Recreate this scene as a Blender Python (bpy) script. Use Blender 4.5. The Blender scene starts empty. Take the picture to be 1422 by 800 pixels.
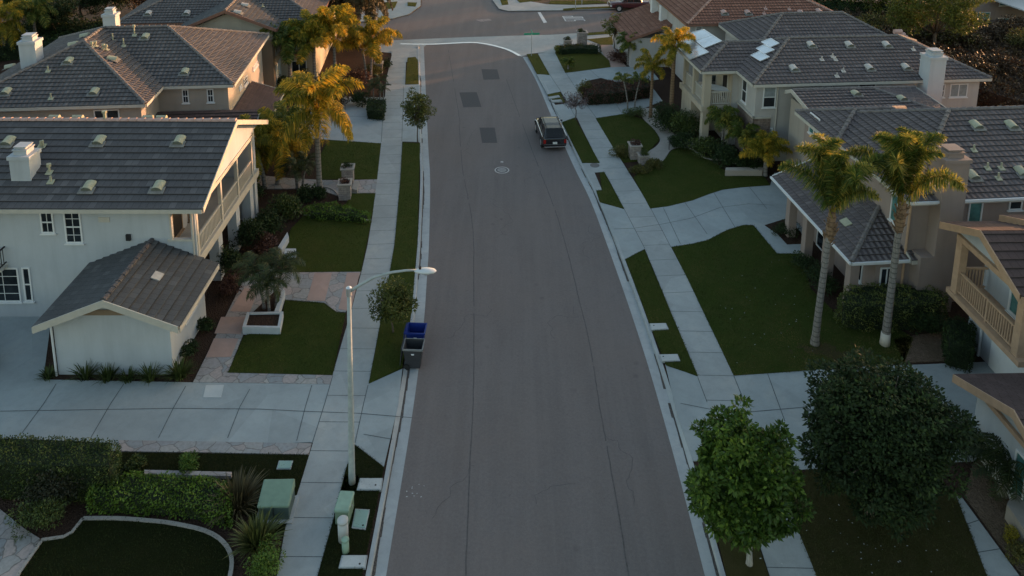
import bpy, bmesh, math, random
import numpy as np
from mathutils import Vector, Matrix
from mathutils.geometry import tessellate_polygon
R = math.radians
random.seed(7)
scene = bpy.context.scene
col = scene.collection

# ------------------------------------------------------------------ survey: photo measurements -> real ground / roof / wall points
F = 1095.0; CX = 711.0; CY = -50.0; TH = math.atan(220 / 1095.0); H = 24.0; RO = R(0.6)
def ray(px, py):
    u = px - CX; v = py - CY
    c, s = math.cos(RO), math.sin(RO)
    u, v = u * c + v * s, -u * s + v * c
    a = u / F; b = v / F
    return a, math.cos(TH) - b * math.sin(TH), -math.sin(TH) - b * math.cos(TH)
def G(px, py, z=0.0):
    X, Y, Z = ray(px, py); t = (z - H) / Z
    return (X * t, Y * t)
class Fr:
    """local frame of a plot: origin and heading"""
    def __init__(s, ox, oy, deg): s.o = (ox, oy); s.a = R(deg); s.deg = deg
    def loc(s, x, y):
        dx, dy = x - s.o[0], y - s.o[1]; c, n = math.cos(s.a), math.sin(s.a)
        return (dx * c + dy * n, -dx * n + dy * c)
    def w(s, x, y):
        c, n = math.cos(s.a), math.sin(s.a)
        return (s.o[0] + x * c - y * n, s.o[1] + x * n + y * c)
    def plane(s, px, py, n, d):
        X, Y, Z = ray(px, py); c0 = s.loc(0, 0); c, nn = math.cos(s.a), math.sin(s.a)
        rx, ry = X * c + Y * nn, -X * nn + Y * c
        den = n[0] * rx + n[1] * ry + n[2] * Z; t = (d - (n[0] * c0[0] + n[1] * c0[1] + n[2] * H)) / den
        return Vector((c0[0] + rx * t, c0[1] + ry * t, H + Z * t))
    def X(s, px, py, x): return s.plane(px, py, (1, 0, 0), x)
    def Y(s, px, py, y): return s.plane(px, py, (0, 1, 0), y)
    def face(s, px, py, poly):
        a, b, c = [Vector(p) for p in poly[:3]]
        n = (b - a).cross(c - a).normalized()
        return s.plane(px, py, n, n.dot(a)), n

# ------------------------------------------------------------------ objects
def tag(o, label=None, cat=None, group=None, kind=None):
    if label: o['label'] = label
    if cat: o['category'] = cat
    if group: o['group'] = group
    if kind: o['kind'] = kind
    return o
def empty(name, loc=(0, 0, 0), rz=0.0, label=None, cat=None, group=None):
    o = bpy.data.objects.new(name, None); col.objects.link(o)
    o.location = loc; o.rotation_euler = (0, 0, rz); o.empty_display_size = 0.3
    return tag(o, label, cat, group)
def copy_tree(o, parent=None):
    c = o.copy(); col.objects.link(c); c.parent = parent
    for ch in o.children: copy_tree(ch, c)
    return c

class MB:
    def __init__(s): s.v = []; s.f = []; s.m = []; s.uv = {}; s.tint = None; s.smooth = False
    def add(s, vs, fs, mi=0):
        b = len(s.v); s.v += [tuple(v) for v in vs]
        for f in fs: s.f.append(tuple(i + b for i in f)); s.m.append(mi)
        return b
    def box(s, a, b, mi=0):
        x0, y0, z0 = a; x1, y1, z1 = b
        x0, x1 = min(x0, x1), max(x0, x1); y0, y1 = min(y0, y1), max(y0, y1); z0, z1 = min(z0, z1), max(z0, z1)
        s.add([(x0,y0,z0),(x1,y0,z0),(x1,y1,z0),(x0,y1,z0),(x0,y0,z1),(x1,y0,z1),(x1,y1,z1),(x0,y1,z1)],
              [(3,2,1,0),(4,5,6,7),(0,1,5,4),(1,2,6,5),(2,3,7,6),(3,0,4,7)], mi)
    def obox(s, p, q, w, h, mi=0, up=(0,0,1)):
        """bar from p to q, width w, height h"""
        p = Vector(p); q = Vector(q); d = (q - p).normalized(); u = Vector(up)
        sd = d.cross(u)
        if sd.length < 1e-4: sd = d.cross(Vector((1,0,0)))
        sd.normalize(); u = sd.cross(d).normalized()
        vs = []
        for e in (p, q):
            for a, b in ((-1,-1),(1,-1),(1,1),(-1,1)): vs.append(e + sd * a * w / 2 + u * b * h / 2)
        s.add(vs, [(3,2,1,0),(4,5,6,7),(0,1,5,4),(1,2,6,5),(2,3,7,6),(3,0,4,7)], mi)
    def prism(s, pts, z0, z1, mi=0, mside=None):
        """vertical prism over a 2-D outline"""
        n = len(pts)
        A = sum(pts[i][0]*pts[(i+1)%n][1]-pts[(i+1)%n][0]*pts[i][1] for i in range(n))
        if A < 0: pts = pts[::-1]
        tri = tessellate_polygon([[Vector((p[0], p[1], 0)) for p in pts]])
        vs = [(p[0], p[1], z1) for p in pts] + [(p[0], p[1], z0) for p in pts]
        fs = []
        for t in tri:
            a, b, c = [Vector(pts[i]) for i in t]
            if (b - a).cross(c - a) < 0: t = (t[0], t[2], t[1])
            fs.append(tuple(t))
        s.add(vs, fs, mi)
        b = len(s.v) - 2 * n
        for i in range(n):
            j = (i + 1) % n
            s.f.append((b+i+n, b+j+n, b+j, b+i)); s.m.append(mi if mside is None else mside)
    def extr(s, pts, d, mi=0):
        """planar 3-D outline pts extruded by vector d"""
        n = len(pts); d = Vector(d)
        vs = [Vector(p) for p in pts]; vs = vs + [v + d for v in vs]
        fs = [tuple(range(n))[::-1], tuple(range(n, 2*n))]
        for i in range(n):
            j = (i+1) % n; fs.append((i, j, j+n, i+n))
        s.add(vs, fs, mi)
    def tube(s, pts, rs, n=8, mi=0, cap=True):
        pts = [Vector(p) for p in pts]
        if not hasattr(rs, '__len__'): rs = [rs] * len(pts)
        rings = []; prev = None
        for i, p in enumerate(pts):
            d = (pts[min(i+1, len(pts)-1)] - pts[max(i-1, 0)]).normalized()
            ref = Vector((0,0,1)) if abs(d.z) < 0.95 else Vector((1,0,0))
            if prev is None: a = d.cross(ref).normalized()
            else:
                a = prev - d * prev.dot(d); a.normalize()
            prev = a; b = d.cross(a)
            rings.append([p + (a * math.cos(2*math.pi*k/n) + b * math.sin(2*math.pi*k/n)) * rs[i] for k in range(n)])
        b0 = len(s.v)
        for r in rings: s.v += [tuple(v) for v in r]
        for i in range(len(rings)-1):
            for k in range(n):
                k2 = (k+1) % n
                s.f.append((b0+i*n+k, b0+i*n+k2, b0+(i+1)*n+k2, b0+(i+1)*n+k)); s.m.append(mi)
        if cap:
            s.f.append(tuple(b0+k for k in range(n))[::-1]); s.m.append(mi)
            s.f.append(tuple(b0+(len(rings)-1)*n+k for k in range(n))); s.m.append(mi)
    def build(s, name, mat, parent=None, smooth=False, bevel=0):
        me = bpy.data.meshes.new(name); me.from_pydata(s.v, [], s.f)
        mats = mat if isinstance(mat, (list, tuple)) else [mat]
        for m in mats: me.materials.append(m)
        if len(mats) > 1: me.polygons.foreach_set('material_index', s.m)
        if smooth: me.polygons.foreach_set('use_smooth', [True] * len(me.polygons))
        if s.uv:
            uvl = me.uv_layers.new(name='UVMap')
            for fi, uvs in s.uv.items():
                p = me.polygons[fi]
                for k, li in enumerate(p.loop_indices): uvl.data[li].uv = uvs[k]
        me.update()
        o = bpy.data.objects.new(name, me); col.objects.link(o)
        if bevel:
            md = o.modifiers.new('bevel', 'BEVEL'); md.width = bevel; md.segments = 2; md.limit_method = 'ANGLE'
        if parent: o.parent = parent
        return o

# ------------------------------------------------------------------ materials
def srgb(r, g, b):
    f = lambda c: (c/255/12.92) if c/255 <= 0.04045 else ((c/255+0.055)/1.055)**2.4
    return (f(r), f(g), f(b), 1)
class NT:
    def __init__(s, name):
        s.m = bpy.data.materials.new(name); s.m.use_nodes = True
        s.t = s.m.node_tree; s.t.nodes.clear()
        s.out = s.n('ShaderNodeOutputMaterial'); s.b = s.n('ShaderNodeBsdfPrincipled')
        s.l(s.b.outputs[0], s.out.inputs[0])
        s.b.inputs['Specular IOR Level'].default_value = 0.3
    def n(s, k, **kw):
        x = s.t.nodes.new(k)
        for a, v in kw.items(): setattr(x, a, v)
        return x
    def l(s, a, b): s.t.links.new(a, b)
    def coord(s, kind='Object', scale=(1,1,1), rot=(0,0,0)):
        if kind == 'World': c = s.n('ShaderNodeNewGeometry').outputs['Position']
        else: c = s.n('ShaderNodeTexCoord').outputs[kind]
        mp = s.n('ShaderNodeMapping'); mp.inputs['Scale'].default_value = scale; mp.inputs['Rotation'].default_value = rot
        s.l(c, mp.inputs[0]); return mp.outputs[0]
    def noise(s, vec, scale, detail=5, rough=0.6):
        x = s.n('ShaderNodeTexNoise'); x.inputs['Scale'].default_value = scale
        x.inputs['Detail'].default_value = detail; x.inputs['Roughness'].default_value = rough
        s.l(vec, x.inputs['Vector']); return x.outputs['Fac']
    def voro(s, vec, scale, feature='F1', out='Color'):
        x = s.n('ShaderNodeTexVoronoi', feature=feature); x.inputs['Scale'].default_value = scale
        s.l(vec, x.inputs['Vector']); return x.outputs[out]
    def ramp(s, fac, stops, interp='LINEAR'):
        x = s.n('ShaderNodeValToRGB'); x.color_ramp.interpolation = interp
        e = x.color_ramp.elements
        while len(e) < len(stops): e.new(0.5)
        for i, (p, c) in enumerate(stops):
            e[i].position = p; e[i].color = c if hasattr(c, '__len__') else (c, c, c, 1)
        s.l(fac, x.inputs[0]); return x.outputs[0]
    def mix(s, fac, a, b, mode='MIX'):
        x = s.n('ShaderNodeMix', data_type='RGBA', blend_type=mode)
        for k, v in ((0, fac), (6, a), (7, b)):
            if hasattr(v, 'is_linked'): s.l(v, x.inputs[k])
            elif k == 0: x.inputs[0].default_value = v
            else: x.inputs[k].default_value = v
        return x.outputs[2]
    def math(s, op, a, b=0.0):
        x = s.n('ShaderNodeMath', operation=op)
        for k, v in ((0, a), (1, b)):
            if hasattr(v, 'is_linked'): s.l(v, x.inputs[k])
            else: x.inputs[k].default_value = v
        return x.outputs[0]
    def base(s, c): s.l(c, s.b.inputs['Base Color'])
    def bump(s, h, st=0.3, d=0.02):
        x = s.n('ShaderNodeBump'); x.inputs['Strength'].default_value = st; x.inputs['Distance'].default_value = d
        s.l(h, x.inputs['Height']); s.l(x.outputs[0], s.b.inputs['Normal'])
    def rough(s, v):
        if hasattr(v, 'is_linked'): s.l(v, s.b.inputs['Roughness'])
        else: s.b.inputs['Roughness'].default_value = v
def mul(c, k): return (min(c[0]*k,1), min(c[1]*k,1), min(c[2]*k,1), 1)

def m_plain(name, c, rough=0.6, metal=0.0, var=0.12, scale=3.0, spec=0.3):
    t = NT(name); v = t.coord('World')
    n = t.noise(v, scale, 6)
    t.base(t.ramp(n, [(0.3, mul(c, 1-var)), (0.7, mul(c, 1+var))]))
    t.rough(rough); t.b.inputs['Metallic'].default_value = metal; t.b.inputs['Specular IOR Level'].default_value = spec
    return t.m
def m_stucco(name, c, dirt=0.42):
    t = NT(name); v = t.coord('World')
    a = t.noise(v, 0.7, 6); st = t.noise(t.coord('World', (2.2, 2.2, 0.28)), 1.0, 5)
    k = t.ramp(a, [(0.3, mul(c, 0.93)), (0.7, mul(c, 1.05))])
    k = t.mix(t.ramp(st, [(0.45, 0.0), (0.8, dirt)]), k, mul(c, 0.55))
    fine = t.noise(v, 60, 3)
    k = t.mix(0.25, k, t.ramp(fine, [(0.3, mul(c, 0.8)), (0.7, mul(c, 1.15))]))
    t.base(k); t.rough(0.9); t.bump(fine, 0.35, 0.01); return t.m
def m_asphalt():
    t = NT('asphalt'); v = t.coord('World')
    f = t.noise(v, 28, 6, 0.75); g = t.noise(t.coord('World', (0.55, 0.09, 1)), 1.6, 6); b = t.noise(v, 0.18, 4)
    c0 = (0.142, 0.124, 0.121, 1)
    k = t.ramp(f, [(0.28, mul(c0, 0.72)), (0.72, mul(c0, 1.32))])
    k = t.mix(t.ramp(g, [(0.38, 0.0), (0.66, 0.8)]), k, mul(c0, 0.74))
    g2 = t.noise(t.coord('World', (2.2, 0.05, 1)), 1.0, 4); k = t.mix(t.ramp(g2, [(0.45, 0.0), (0.7, 0.5)]), k, mul(c0, 1.22))
    g4 = t.noise(v, 9, 5, 0.8); k = t.mix(0.45, k, t.ramp(g4, [(0.3, mul(c0, 0.72)), (0.7, mul(c0, 1.3))]))
    g3 = t.noise(v, 1.7, 8, 0.75); k = t.mix(t.ramp(g3, [(0.5, 0.0), (0.72, 0.35)]), k, mul(c0, 0.72))
    k = t.mix(t.ramp(b, [(0.4, 0.0), (0.7, 0.30)]), k, (0.165, 0.130, 0.116, 1))
    od = t.voro(t.coord('World', (1, 1, 1)), 0.9, 'F1', 'Distance'); om = t.noise(t.coord('World', (0.5, 0.12, 1)), 1.3, 3); k = t.mix(t.math('MULTIPLY', t.ramp(od, [(0.0, 0.8), (0.07, 0.4), (0.16, 0.0)]), t.ramp(om, [(0.50, 0.0), (0.60, 1.0)])), k, mul(c0, 0.6))
    sp = t.noise(t.coord('World', (1, 1, 1)), 5.5, 3, 0.4)
    k = t.mix(t.ramp(sp, [(0.68, 0.0), (0.80, 0.35)]), k, mul(c0, 0.6))
    # tyre-worn wheel tracks: long, slightly paler bands along the street
    t.base(k); t.rough(0.85); t.b.inputs['Specular IOR Level'].default_value = 0.2; t.bump(f, 0.5, 0.01); return t.m
def m_concrete(name, c, stain=0.35):
    t = NT(name); v = t.coord('World')
    a = t.noise(v, 0.5, 7, 0.65); b = t.noise(v, 3.0, 6, 0.7); f = t.noise(v, 50, 3)
    k = t.ramp(a, [(0.3, mul(c, 0.76)), (0.55, mul(c, 1.0)), (0.72, (c[0]*1.22, c[1]*1.12, c[2]*1.04, 1))])  # palest patches shifted warm, painting in sunset reflections
    k = t.mix(t.ramp(b, [(0.46, 0.0), (0.72, stain)]), k, mul(c, 0.60))
    h = t.noise(t.coord('World', (1, 1, 1), (0, 0, 1.1)), 1.3, 8, 0.8); k = t.mix(t.ramp(h, [(0.60, 0.0), (0.78, 0.7)]), k, mul(c, 0.45))
    k = t.mix(0.25, k, t.ramp(f, [(0.3, mul(c, 0.75)), (0.7, mul(c, 1.2))]))
    sl = t.voro(t.coord('World', (0.42, 0.42, 0.42)), 1.0)
    k = t.mix(0.17, k, t.ramp(sl, [(0.0, mul(c, 0.5)), (1.0, mul(c, 1.4))]))
    t.base(k); t.rough(0.8); t.bump(b, 0.15, 0.01); return t.m
def m_grass(name, c, dry=0.15, drycol=(0.10, 0.075, 0.028, 1)):
    t = NT(name); v = t.coord('World')
    a = t.noise(v, 0.7, 6, 0.7); f = t.noise(v, 22, 5, 0.8); g = t.noise(v, 90, 2)
    k = t.ramp(f, [(0.25, mul(c, 0.45)), (0.55, c), (0.8, mul(c, 1.7))])
    k = t.mix(t.ramp(a, [(0.35, 0.0), (0.7, 0.5)]), k, mul((c[0]*1.5, c[1]*1.0, c[2], 1), 1.1))
    d = t.noise(t.coord('World', (1, 1, 1), (0, 0, 0.7)), 1.1, 7, 0.72)
    k = t.mix(t.ramp(d, [(0.58 - dry*0.45, 0.0), (0.80 - dry*0.35, 0.85)]), k, drycol)
    k = t.mix(0.4, k, t.ramp(g, [(0.35, mul(c, 0.35)), (0.7, mul(c, 1.8))]))
    t.base(k); t.rough(0.95); t.b.inputs['Specular IOR Level'].default_value = 0.1
    t.bump(t.math('ADD', f, g), 1.0, 0.05); return t.m
def m_soil(name, c, c2):
    t = NT(name); v = t.coord('World')
    f = t.noise(v, 9, 8, 0.8); a = t.noise(v, 0.8, 5); h = t.voro(v, 16, 'F1', 'Distance')
    k = t.ramp(f, [(0.3, mul(c, 0.5)), (0.7, mul(c, 1.6))])
    k = t.mix(t.ramp(a, [(0.4, 0.0), (0.65, 0.6)]), k, c2)
    t.base(k); t.rough(1.0); t.b.inputs['Specular IOR Level'].default_value = 0.05; t.bump(h, 1.0, 0.05); return t.m
def m_flag(name, cols, scale=1.6, mortar=(0.12, 0.11, 0.10, 1)):
    t = NT(name); v = t.coord('World')
    wv = t.n('ShaderNodeVectorMath', operation='ADD'); nz = t.n('ShaderNodeTexNoise'); nz.inputs['Scale'].default_value = 2.5
    t.l(v, nz.inputs['Vector']); sc = t.n('ShaderNodeVectorMath', operation='SCALE'); sc.inputs['Scale'].default_value = 0.25
    t.l(nz.outputs['Color'], sc.inputs[0]); t.l(v, wv.inputs[0]); t.l(sc.outputs[0], wv.inputs[1])
    vv = wv.outputs[0]
    cc = t.voro(vv, scale); e = t.voro(vv, scale, 'DISTANCE_TO_EDGE', 'Distance')
    sep = t.n('ShaderNodeSeparateColor'); t.l(cc, sep.inputs[0])
    k = t.ramp(sep.outputs[0], [(i/(len(cols)-1), c) for i, c in enumerate(cols)])
    k = t.mix(t.ramp(t.noise(v, 8, 5), [(0.4, 0.0), (0.7, 0.45)]), k, mul(cols[0], 0.55))
    k = t.mix(t.ramp(e, [(0.0, 1.0), (0.035, 0.0)]), k, mortar)
    t.base(k); t.rough(0.85); t.bump(e, 0.4, 0.02); return t.m
def m_tile(name, ca, cb, w=0.30, pitch=0.36, s_tile=False, flat=0.1):
    """concrete roof tiles: UV is in metres (across, up the slope)"""
    t = NT(name); uv = t.n('ShaderNodeUVMap', uv_map='UVMap').outputs[0]
    sx = t.n('ShaderNodeSeparateXYZ'); t.l(uv, sx.inputs[0])
    row = t.math('FLOOR', t.math('DIVIDE', sx.outputs[1], pitch))
    off = t.math('MULTIPLY', t.math('MODULO', row, 2.0), 0.0 if s_tile else 0.5)
    ux = t.math('ADD', t.math('DIVIDE', sx.outputs[0], w), off)
    tile = t.math('FLOOR', ux); fr = t.math('SUBTRACT', ux, tile)
    cmb = t.n('ShaderNodeCombineXYZ'); t.l(tile, cmb.inputs[0]); t.l(row, cmb.inputs[1])
    wn = t.n('ShaderNodeTexWhiteNoise', noise_dimensions='2D'); t.l(cmb.outputs[0], wn.inputs['Vector'])
    v = t.coord('World')
    k = t.ramp(wn.outputs['Value'], [(0.0, mul(ca, 0.84)), (0.5, ca), (0.85, mul(ca, 1.12)), (1.0, cb)])
    big = t.noise(v, 0.6, 6, 0.7)
    k = t.mix(t.ramp(big, [(0.35, 0.0), (0.7, 0.45)]), k, mul(ca, 0.6))
    k = t.mix(0.3, k, t.ramp(t.noise(v, 25, 4), [(0.3, mul(ca, 0.5)), (0.7, mul(cb, 1.2))]))
    edge = t.math('ABSOLUTE', t.math('SUBTRACT', fr, 0.5))
    if s_tile:
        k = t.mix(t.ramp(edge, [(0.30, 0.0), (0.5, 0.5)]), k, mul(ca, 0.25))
        hgt = t.math('COSINE', t.math('MULTIPLY', t.math('SUBTRACT', fr, 0.5), 6.283))
        t.bump(hgt, 1.0, 0.05)
    else:
        k = t.mix(t.ramp(edge, [(0.455, 0.0), (0.49, 0.7)]), k, mul(ca, 0.25))
        t.bump(t.noise(v, 18, 4), 0.4, 0.01)
    t.base(k); t.rough(0.88); t.b.inputs['Specular IOR Level'].default_value = 0.12
    return t.m
def m_leaf(name, c0, c1, c2=None, trans=0.3, rough=0.55):
    t = NT(name)
    at = t.n('ShaderNodeAttribute', attribute_name='tint')
    k = t.ramp(at.outputs['Fac'], [(0.0, c0), (0.6, c1), (1.0, c2 or mul(c1, 1.6))])
    k = t.mix(t.ramp(t.noise(t.coord('World'), 1.3, 4), [(0.35, 0.0), (0.7, 0.35)]), k, mul(c0, 0.6))
    t.base(k); t.rough(rough)
    tr = t.n('ShaderNodeBsdfTranslucent'); t.l(k, tr.inputs[0])
    mx = t.n('ShaderNodeMixShader'); mx.inputs[0].default_value = trans
    t.l(t.b.outputs[0], mx.inputs[1]); t.l(tr.outputs[0], mx.inputs[2]); t.l(mx.outputs[0], t.out.inputs[0])
    return t.m
def m_bark(name, c, ring=0):
    t = NT(name); v = t.coord('Object', (1, 1, 1))
    f = t.noise(t.coord('Object', (8, 8, 1.5)), 3, 6, 0.7)
    k = t.ramp(f, [(0.3, mul(c, 0.55)), (0.7, mul(c, 1.35))])
    if ring:
        sx = t.n('ShaderNodeSeparateXYZ'); t.l(v, sx.inputs[0])
        w = t.math('SINE', t.math('ADD', t.math('MULTIPLY', sx.outputs[2], ring), t.math('MULTIPLY', f, 2.0)))
        k = t.mix(t.ramp(w, [(0.55, 0.0), (0.9, 0.7)]), k, mul(c, 0.35))
    t.base(k); t.rough(0.95); t.bump(f, 0.6, 0.03); return t.m
def m_glass(name='window_glass', c=(0.012, 0.016, 0.02, 1), rough=0.07):
    t = NT(name); v = t.coord('World')
    n = t.noise(v, 1.3, 3)
    t.base(t.ramp(n, [(0.4, c), (0.7, mul(c, 2.2))])); t.rough(rough); t.b.inputs['Specular IOR Level'].default_value = 0.35
    return t.m
def m_stone(name, ca, cb, cm):
    t = NT(name)
    v = t.coord('World', (1, 1, 1)); br = t.n('ShaderNodeTexBrick')
    sx = t.n('ShaderNodeSeparateXYZ'); t.l(v, sx.inputs[0]); cb_ = t.n('ShaderNodeCombineXYZ')
    t.l(t.math('ADD', sx.outputs[0], sx.outputs[1]), cb_.inputs[0]); t.l(sx.outputs[2], cb_.inputs[1]); t.l(cb_.outputs[0], br.inputs['Vector'])
    br.inputs['Scale'].default_value = 1.0; br.inputs['Brick Width'].default_value = 0.42; br.inputs['Row Height'].default_value = 0.13
    br.inputs['Mortar Size'].default_value = 0.012; br.inputs['Color1'].default_value = ca; br.inputs['Color2'].default_value = cb
    br.inputs['Mortar'].default_value = cm
    k = t.mix(0.4, br.outputs['Color'], t.ramp(t.noise(v, 5, 5), [(0.3, mul(ca, 0.5)), (0.7, mul(cb, 1.4))]))
    t.base(k); t.rough(0.9); t.bump(br.outputs['Fac'], -0.5, 0.02); return t.m

M = {}
M['asphalt'] = m_asphalt()
M['patch'] = m_plain('asphalt_patch', (0.060, 0.058, 0.062, 1), 0.85, var=0.25, scale=20)
M['crack'] = m_plain('tar_seam', (0.082, 0.074, 0.073, 1), 0.8, var=0.3, scale=6)
M['paint'] = m_plain('road_paint', (0.55, 0.53, 0.52, 1), 0.7, var=0.25, scale=9)
M['concrete'] = m_concrete('concrete', (0.285, 0.315, 0.322, 1), 0.45)
M['walk'] = m_concrete('sidewalk_concrete', (0.300, 0.318, 0.318, 1), 0.5)
M['warmcon'] = m_concrete('warm_concrete', (0.30, 0.275, 0.25, 1), 0.5)
M['kerb'] = m_concrete('kerb_concrete', (0.335, 0.355, 0.365, 1), 0.6)
M['joint'] = m_plain('joint', (0.09, 0.10, 0.105, 1), 0.95, var=0.3, scale=8)
M['debris'] = m_soil('gutter_debris', (0.085, 0.075, 0.070, 1), (0.15, 0.14, 0.13, 1))
M['grass'] = m_grass('lawn_grass', (0.043, 0.063, 0.0105, 1), 0.25, (0.085, 0.075, 0.022, 1))
M['grass2'] = m_grass('light_lawn_grass', (0.070, 0.078, 0.013, 1), 0.2)
def m_worn():
    m = m_grass('worn_lawn_grass', (0.040, 0.064, 0.0105, 1), 0.25, (0.080, 0.070, 0.022, 1)).copy(); m.name = 'worn_lawn_grass'
    nt = m.node_tree; b = [n for n in nt.nodes if n.type == 'BSDF_PRINCIPLED'][0]; src = b.inputs['Base Color'].links[0].from_socket
    g = nt.nodes.new('ShaderNodeNewGeometry'); sub = nt.nodes.new('ShaderNodeVectorMath'); sub.operation = 'SUBTRACT'; sub.inputs[1].default_value = (14.6, 31.2, 0.16)
    ml = nt.nodes.new('ShaderNodeVectorMath'); ml.operation = 'MULTIPLY'; ml.inputs[1].default_value = (0.16, 0.42, 1); ln = nt.nodes.new('ShaderNodeVectorMath'); ln.operation = 'LENGTH'
    nz = nt.nodes.new('ShaderNodeTexNoise'); nz.inputs['Scale'].default_value = 1.7; nz.inputs['Detail'].default_value = 8; nz.inputs['Roughness'].default_value = 0.75
    ad = nt.nodes.new('ShaderNodeMath'); ad.operation = 'MULTIPLY_ADD'; ad.inputs[1].default_value = 1.6; rp = nt.nodes.new('ShaderNodeValToRGB'); e = rp.color_ramp.elements
    e[0].position = 0.98; e[0].color = (1, 1, 1, 1); e[1].position = 1.45; e[1].color = (0, 0, 0, 1)
    mx = nt.nodes.new('ShaderNodeMix'); mx.data_type = 'RGBA'; L = nt.links.new
    L(g.outputs['Position'], sub.inputs[0]); L(sub.outputs[0], ml.inputs[0]); L(ml.outputs[0], ln.inputs[0]); L(g.outputs['Position'], nz.inputs['Vector']); L(nz.outputs['Fac'], ad.inputs[0]); L(ln.outputs['Value'], ad.inputs[2])
    L(ad.outputs[0], rp.inputs[0]); L(rp.outputs[0], mx.inputs[0]); L(src, mx.inputs[6]); mx.inputs[7].default_value = (0.066, 0.055, 0.026, 1); L(mx.outputs[2], b.inputs['Base Color']); return m
M['worn'] = m_worn()
M['patchy'] = m_grass('patchy_lawn_grass', (0.040, 0.046, 0.011, 1), 0.70, (0.082, 0.064, 0.030, 1))
M['shadegrass'] = m_grass('shaded_lawn_grass', (0.014, 0.019, 0.004, 1), 0.1, (0.03, 0.026, 0.012, 1))  # darker copy of the lawn grass with shade put into the colour
M['soil'] = m_soil('mulch_soil', (0.040, 0.026, 0.020, 1), (0.055, 0.035, 0.026, 1))
M['dirt'] = m_soil('dry_dirt', (0.13, 0.095, 0.07, 1), (0.07, 0.055, 0.035, 1))
M['flag'] = m_flag('flagstone', [(0.26, 0.24, 0.235, 1), (0.36, 0.30, 0.28, 1), (0.22, 0.235, 0.25, 1), (0.33, 0.31, 0.29, 1)])
M['pink'] = m_concrete('pink_concrete', (0.36, 0.25, 0.215, 1), 0.4)
M['white_st'] = m_stucco('pale_stucco', (0.40, 0.425, 0.455, 1))
M['beige_st'] = m_stucco('beige_stucco', (0.34, 0.30, 0.26, 1))
M['tan_st'] = m_stucco('pinkish_stucco', (0.27, 0.215, 0.19, 1))
M['cream_st'] = m_stucco('cream_stucco', (0.41, 0.355, 0.28, 1))
M['grey_st'] = m_stucco('grey_stucco', (0.40, 0.385, 0.37, 1))
M['brown_st'] = m_stucco('brown_stucco', (0.23, 0.17, 0.12, 1))
M['tan_trim'] = m_plain('tan_trim', (0.40, 0.265, 0.175, 1), 0.6, var=0.12, scale=4)
M['trim'] = m_plain('pale_trim', (0.43, 0.405, 0.36, 1), 0.6, var=0.08)
M['white'] = m_plain('white_paint', (0.60, 0.61, 0.62, 1), 0.45, var=0.05)
M['red_trim'] = m_plain('brown_trim', (0.20, 0.10, 0.07, 1), 0.6)
M['tileA'] = m_tile('grey_flat_tile', (0.082, 0.080, 0.086, 1), (0.140, 0.134, 0.138, 1), 0.33, 0.42)
M['tileG'] = m_tile('weathered_flat_tile', (0.078, 0.079, 0.082, 1), (0.130, 0.130, 0.130, 1), 0.33, 0.36)
M['tileB'] = m_tile('grey_barrel_tile', (0.118, 0.110, 0.112, 1), (0.195, 0.182, 0.182, 1), 0.30, 0.36, True)
M['tileE'] = m_tile('mauve_barrel_tile', (0.136, 0.117, 0.120, 1), (0.21, 0.183, 0.18, 1), 0.30, 0.36, True)
M['tileR'] = m_tile('terracotta_barrel_tile', (0.24, 0.115, 0.085, 1), (0.34, 0.19, 0.14, 1), 0.30, 0.40, True)
M['tileD'] = m_tile('brown_flat_tile', (0.095, 0.066, 0.062, 1), (0.135, 0.098, 0.090, 1), 0.33, 0.40)
M['flash'] = m_plain('weathered_flashing', (0.17, 0.165, 0.155, 1), 0.8, var=0.3, scale=8)
M['butt'] = m_plain('tile_butt_shadow', (0.040, 0.037, 0.038, 1), 0.95, var=0.2, scale=8)  # butt faces darkened to paint the shadow line under each course
M['cap'] = m_plain('ridge_tile', (0.15, 0.135, 0.13, 1), 0.85, var=0.35, scale=5)
M['capR'] = m_plain('terracotta_ridge_tile', (0.30, 0.19, 0.155, 1), 0.85, var=0.35, scale=5)
M['capA'] = m_plain('pink_sunlit_tile', (0.40, 0.27, 0.24, 1), 0.8, var=0.2, scale=5)  # pink of the low sun put into the ridge colour; some vents share it
M['capG'] = m_plain('dark_ridge_tile', (0.075, 0.072, 0.078, 1), 0.85, var=0.35, scale=5)
M['vent'] = m_plain('vent_metal', (0.32, 0.32, 0.23, 1), 0.55, var=0.15, scale=6)
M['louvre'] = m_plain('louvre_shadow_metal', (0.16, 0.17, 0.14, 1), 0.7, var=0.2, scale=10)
M['ventP'] = m_plain('pale_vent_metal', (0.42, 0.39, 0.36, 1), 0.55, var=0.15, scale=6)
M['glass'] = m_glass()
M['carglass'] = m_glass('dark_car_glass', (0.006, 0.006, 0.007, 1), 0.22)
M['tealglass'] = m_glass('teal_window_glass', (0.05, 0.12, 0.115, 1), 0.12)
M['blind'] = m_plain('window_blind', (0.22, 0.25, 0.26, 1), 0.6, var=0.2, scale=4)
M['dark'] = m_plain('dark_recess', (0.025, 0.022, 0.022, 1), 0.9)
M['iron'] = m_plain('black_iron', (0.02, 0.02, 0.022, 1), 0.5)
M['stone'] = m_stone('ledge_stone', (0.14, 0.10, 0.085, 1), (0.23, 0.185, 0.16, 1), (0.06, 0.05, 0.045, 1))
M['bluedoor'] = m_plain('pale_blue_door', (0.50, 0.58, 0.62, 1), 0.5, var=0.05)
M['solar'] = m_plain('solar_glass', (0.50, 0.55, 0.60, 1), 0.10, 0.35, var=0.15, scale=1.2, spec=0.8)
M['alu'] = m_plain('aluminium', (0.62, 0.63, 0.65, 1), 0.35, 0.7, var=0.05)
M['pole'] = m_plain('galvanised_pole', (0.30, 0.335, 0.34, 1), 0.7, 0.0, var=0.15, scale=5)
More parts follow.
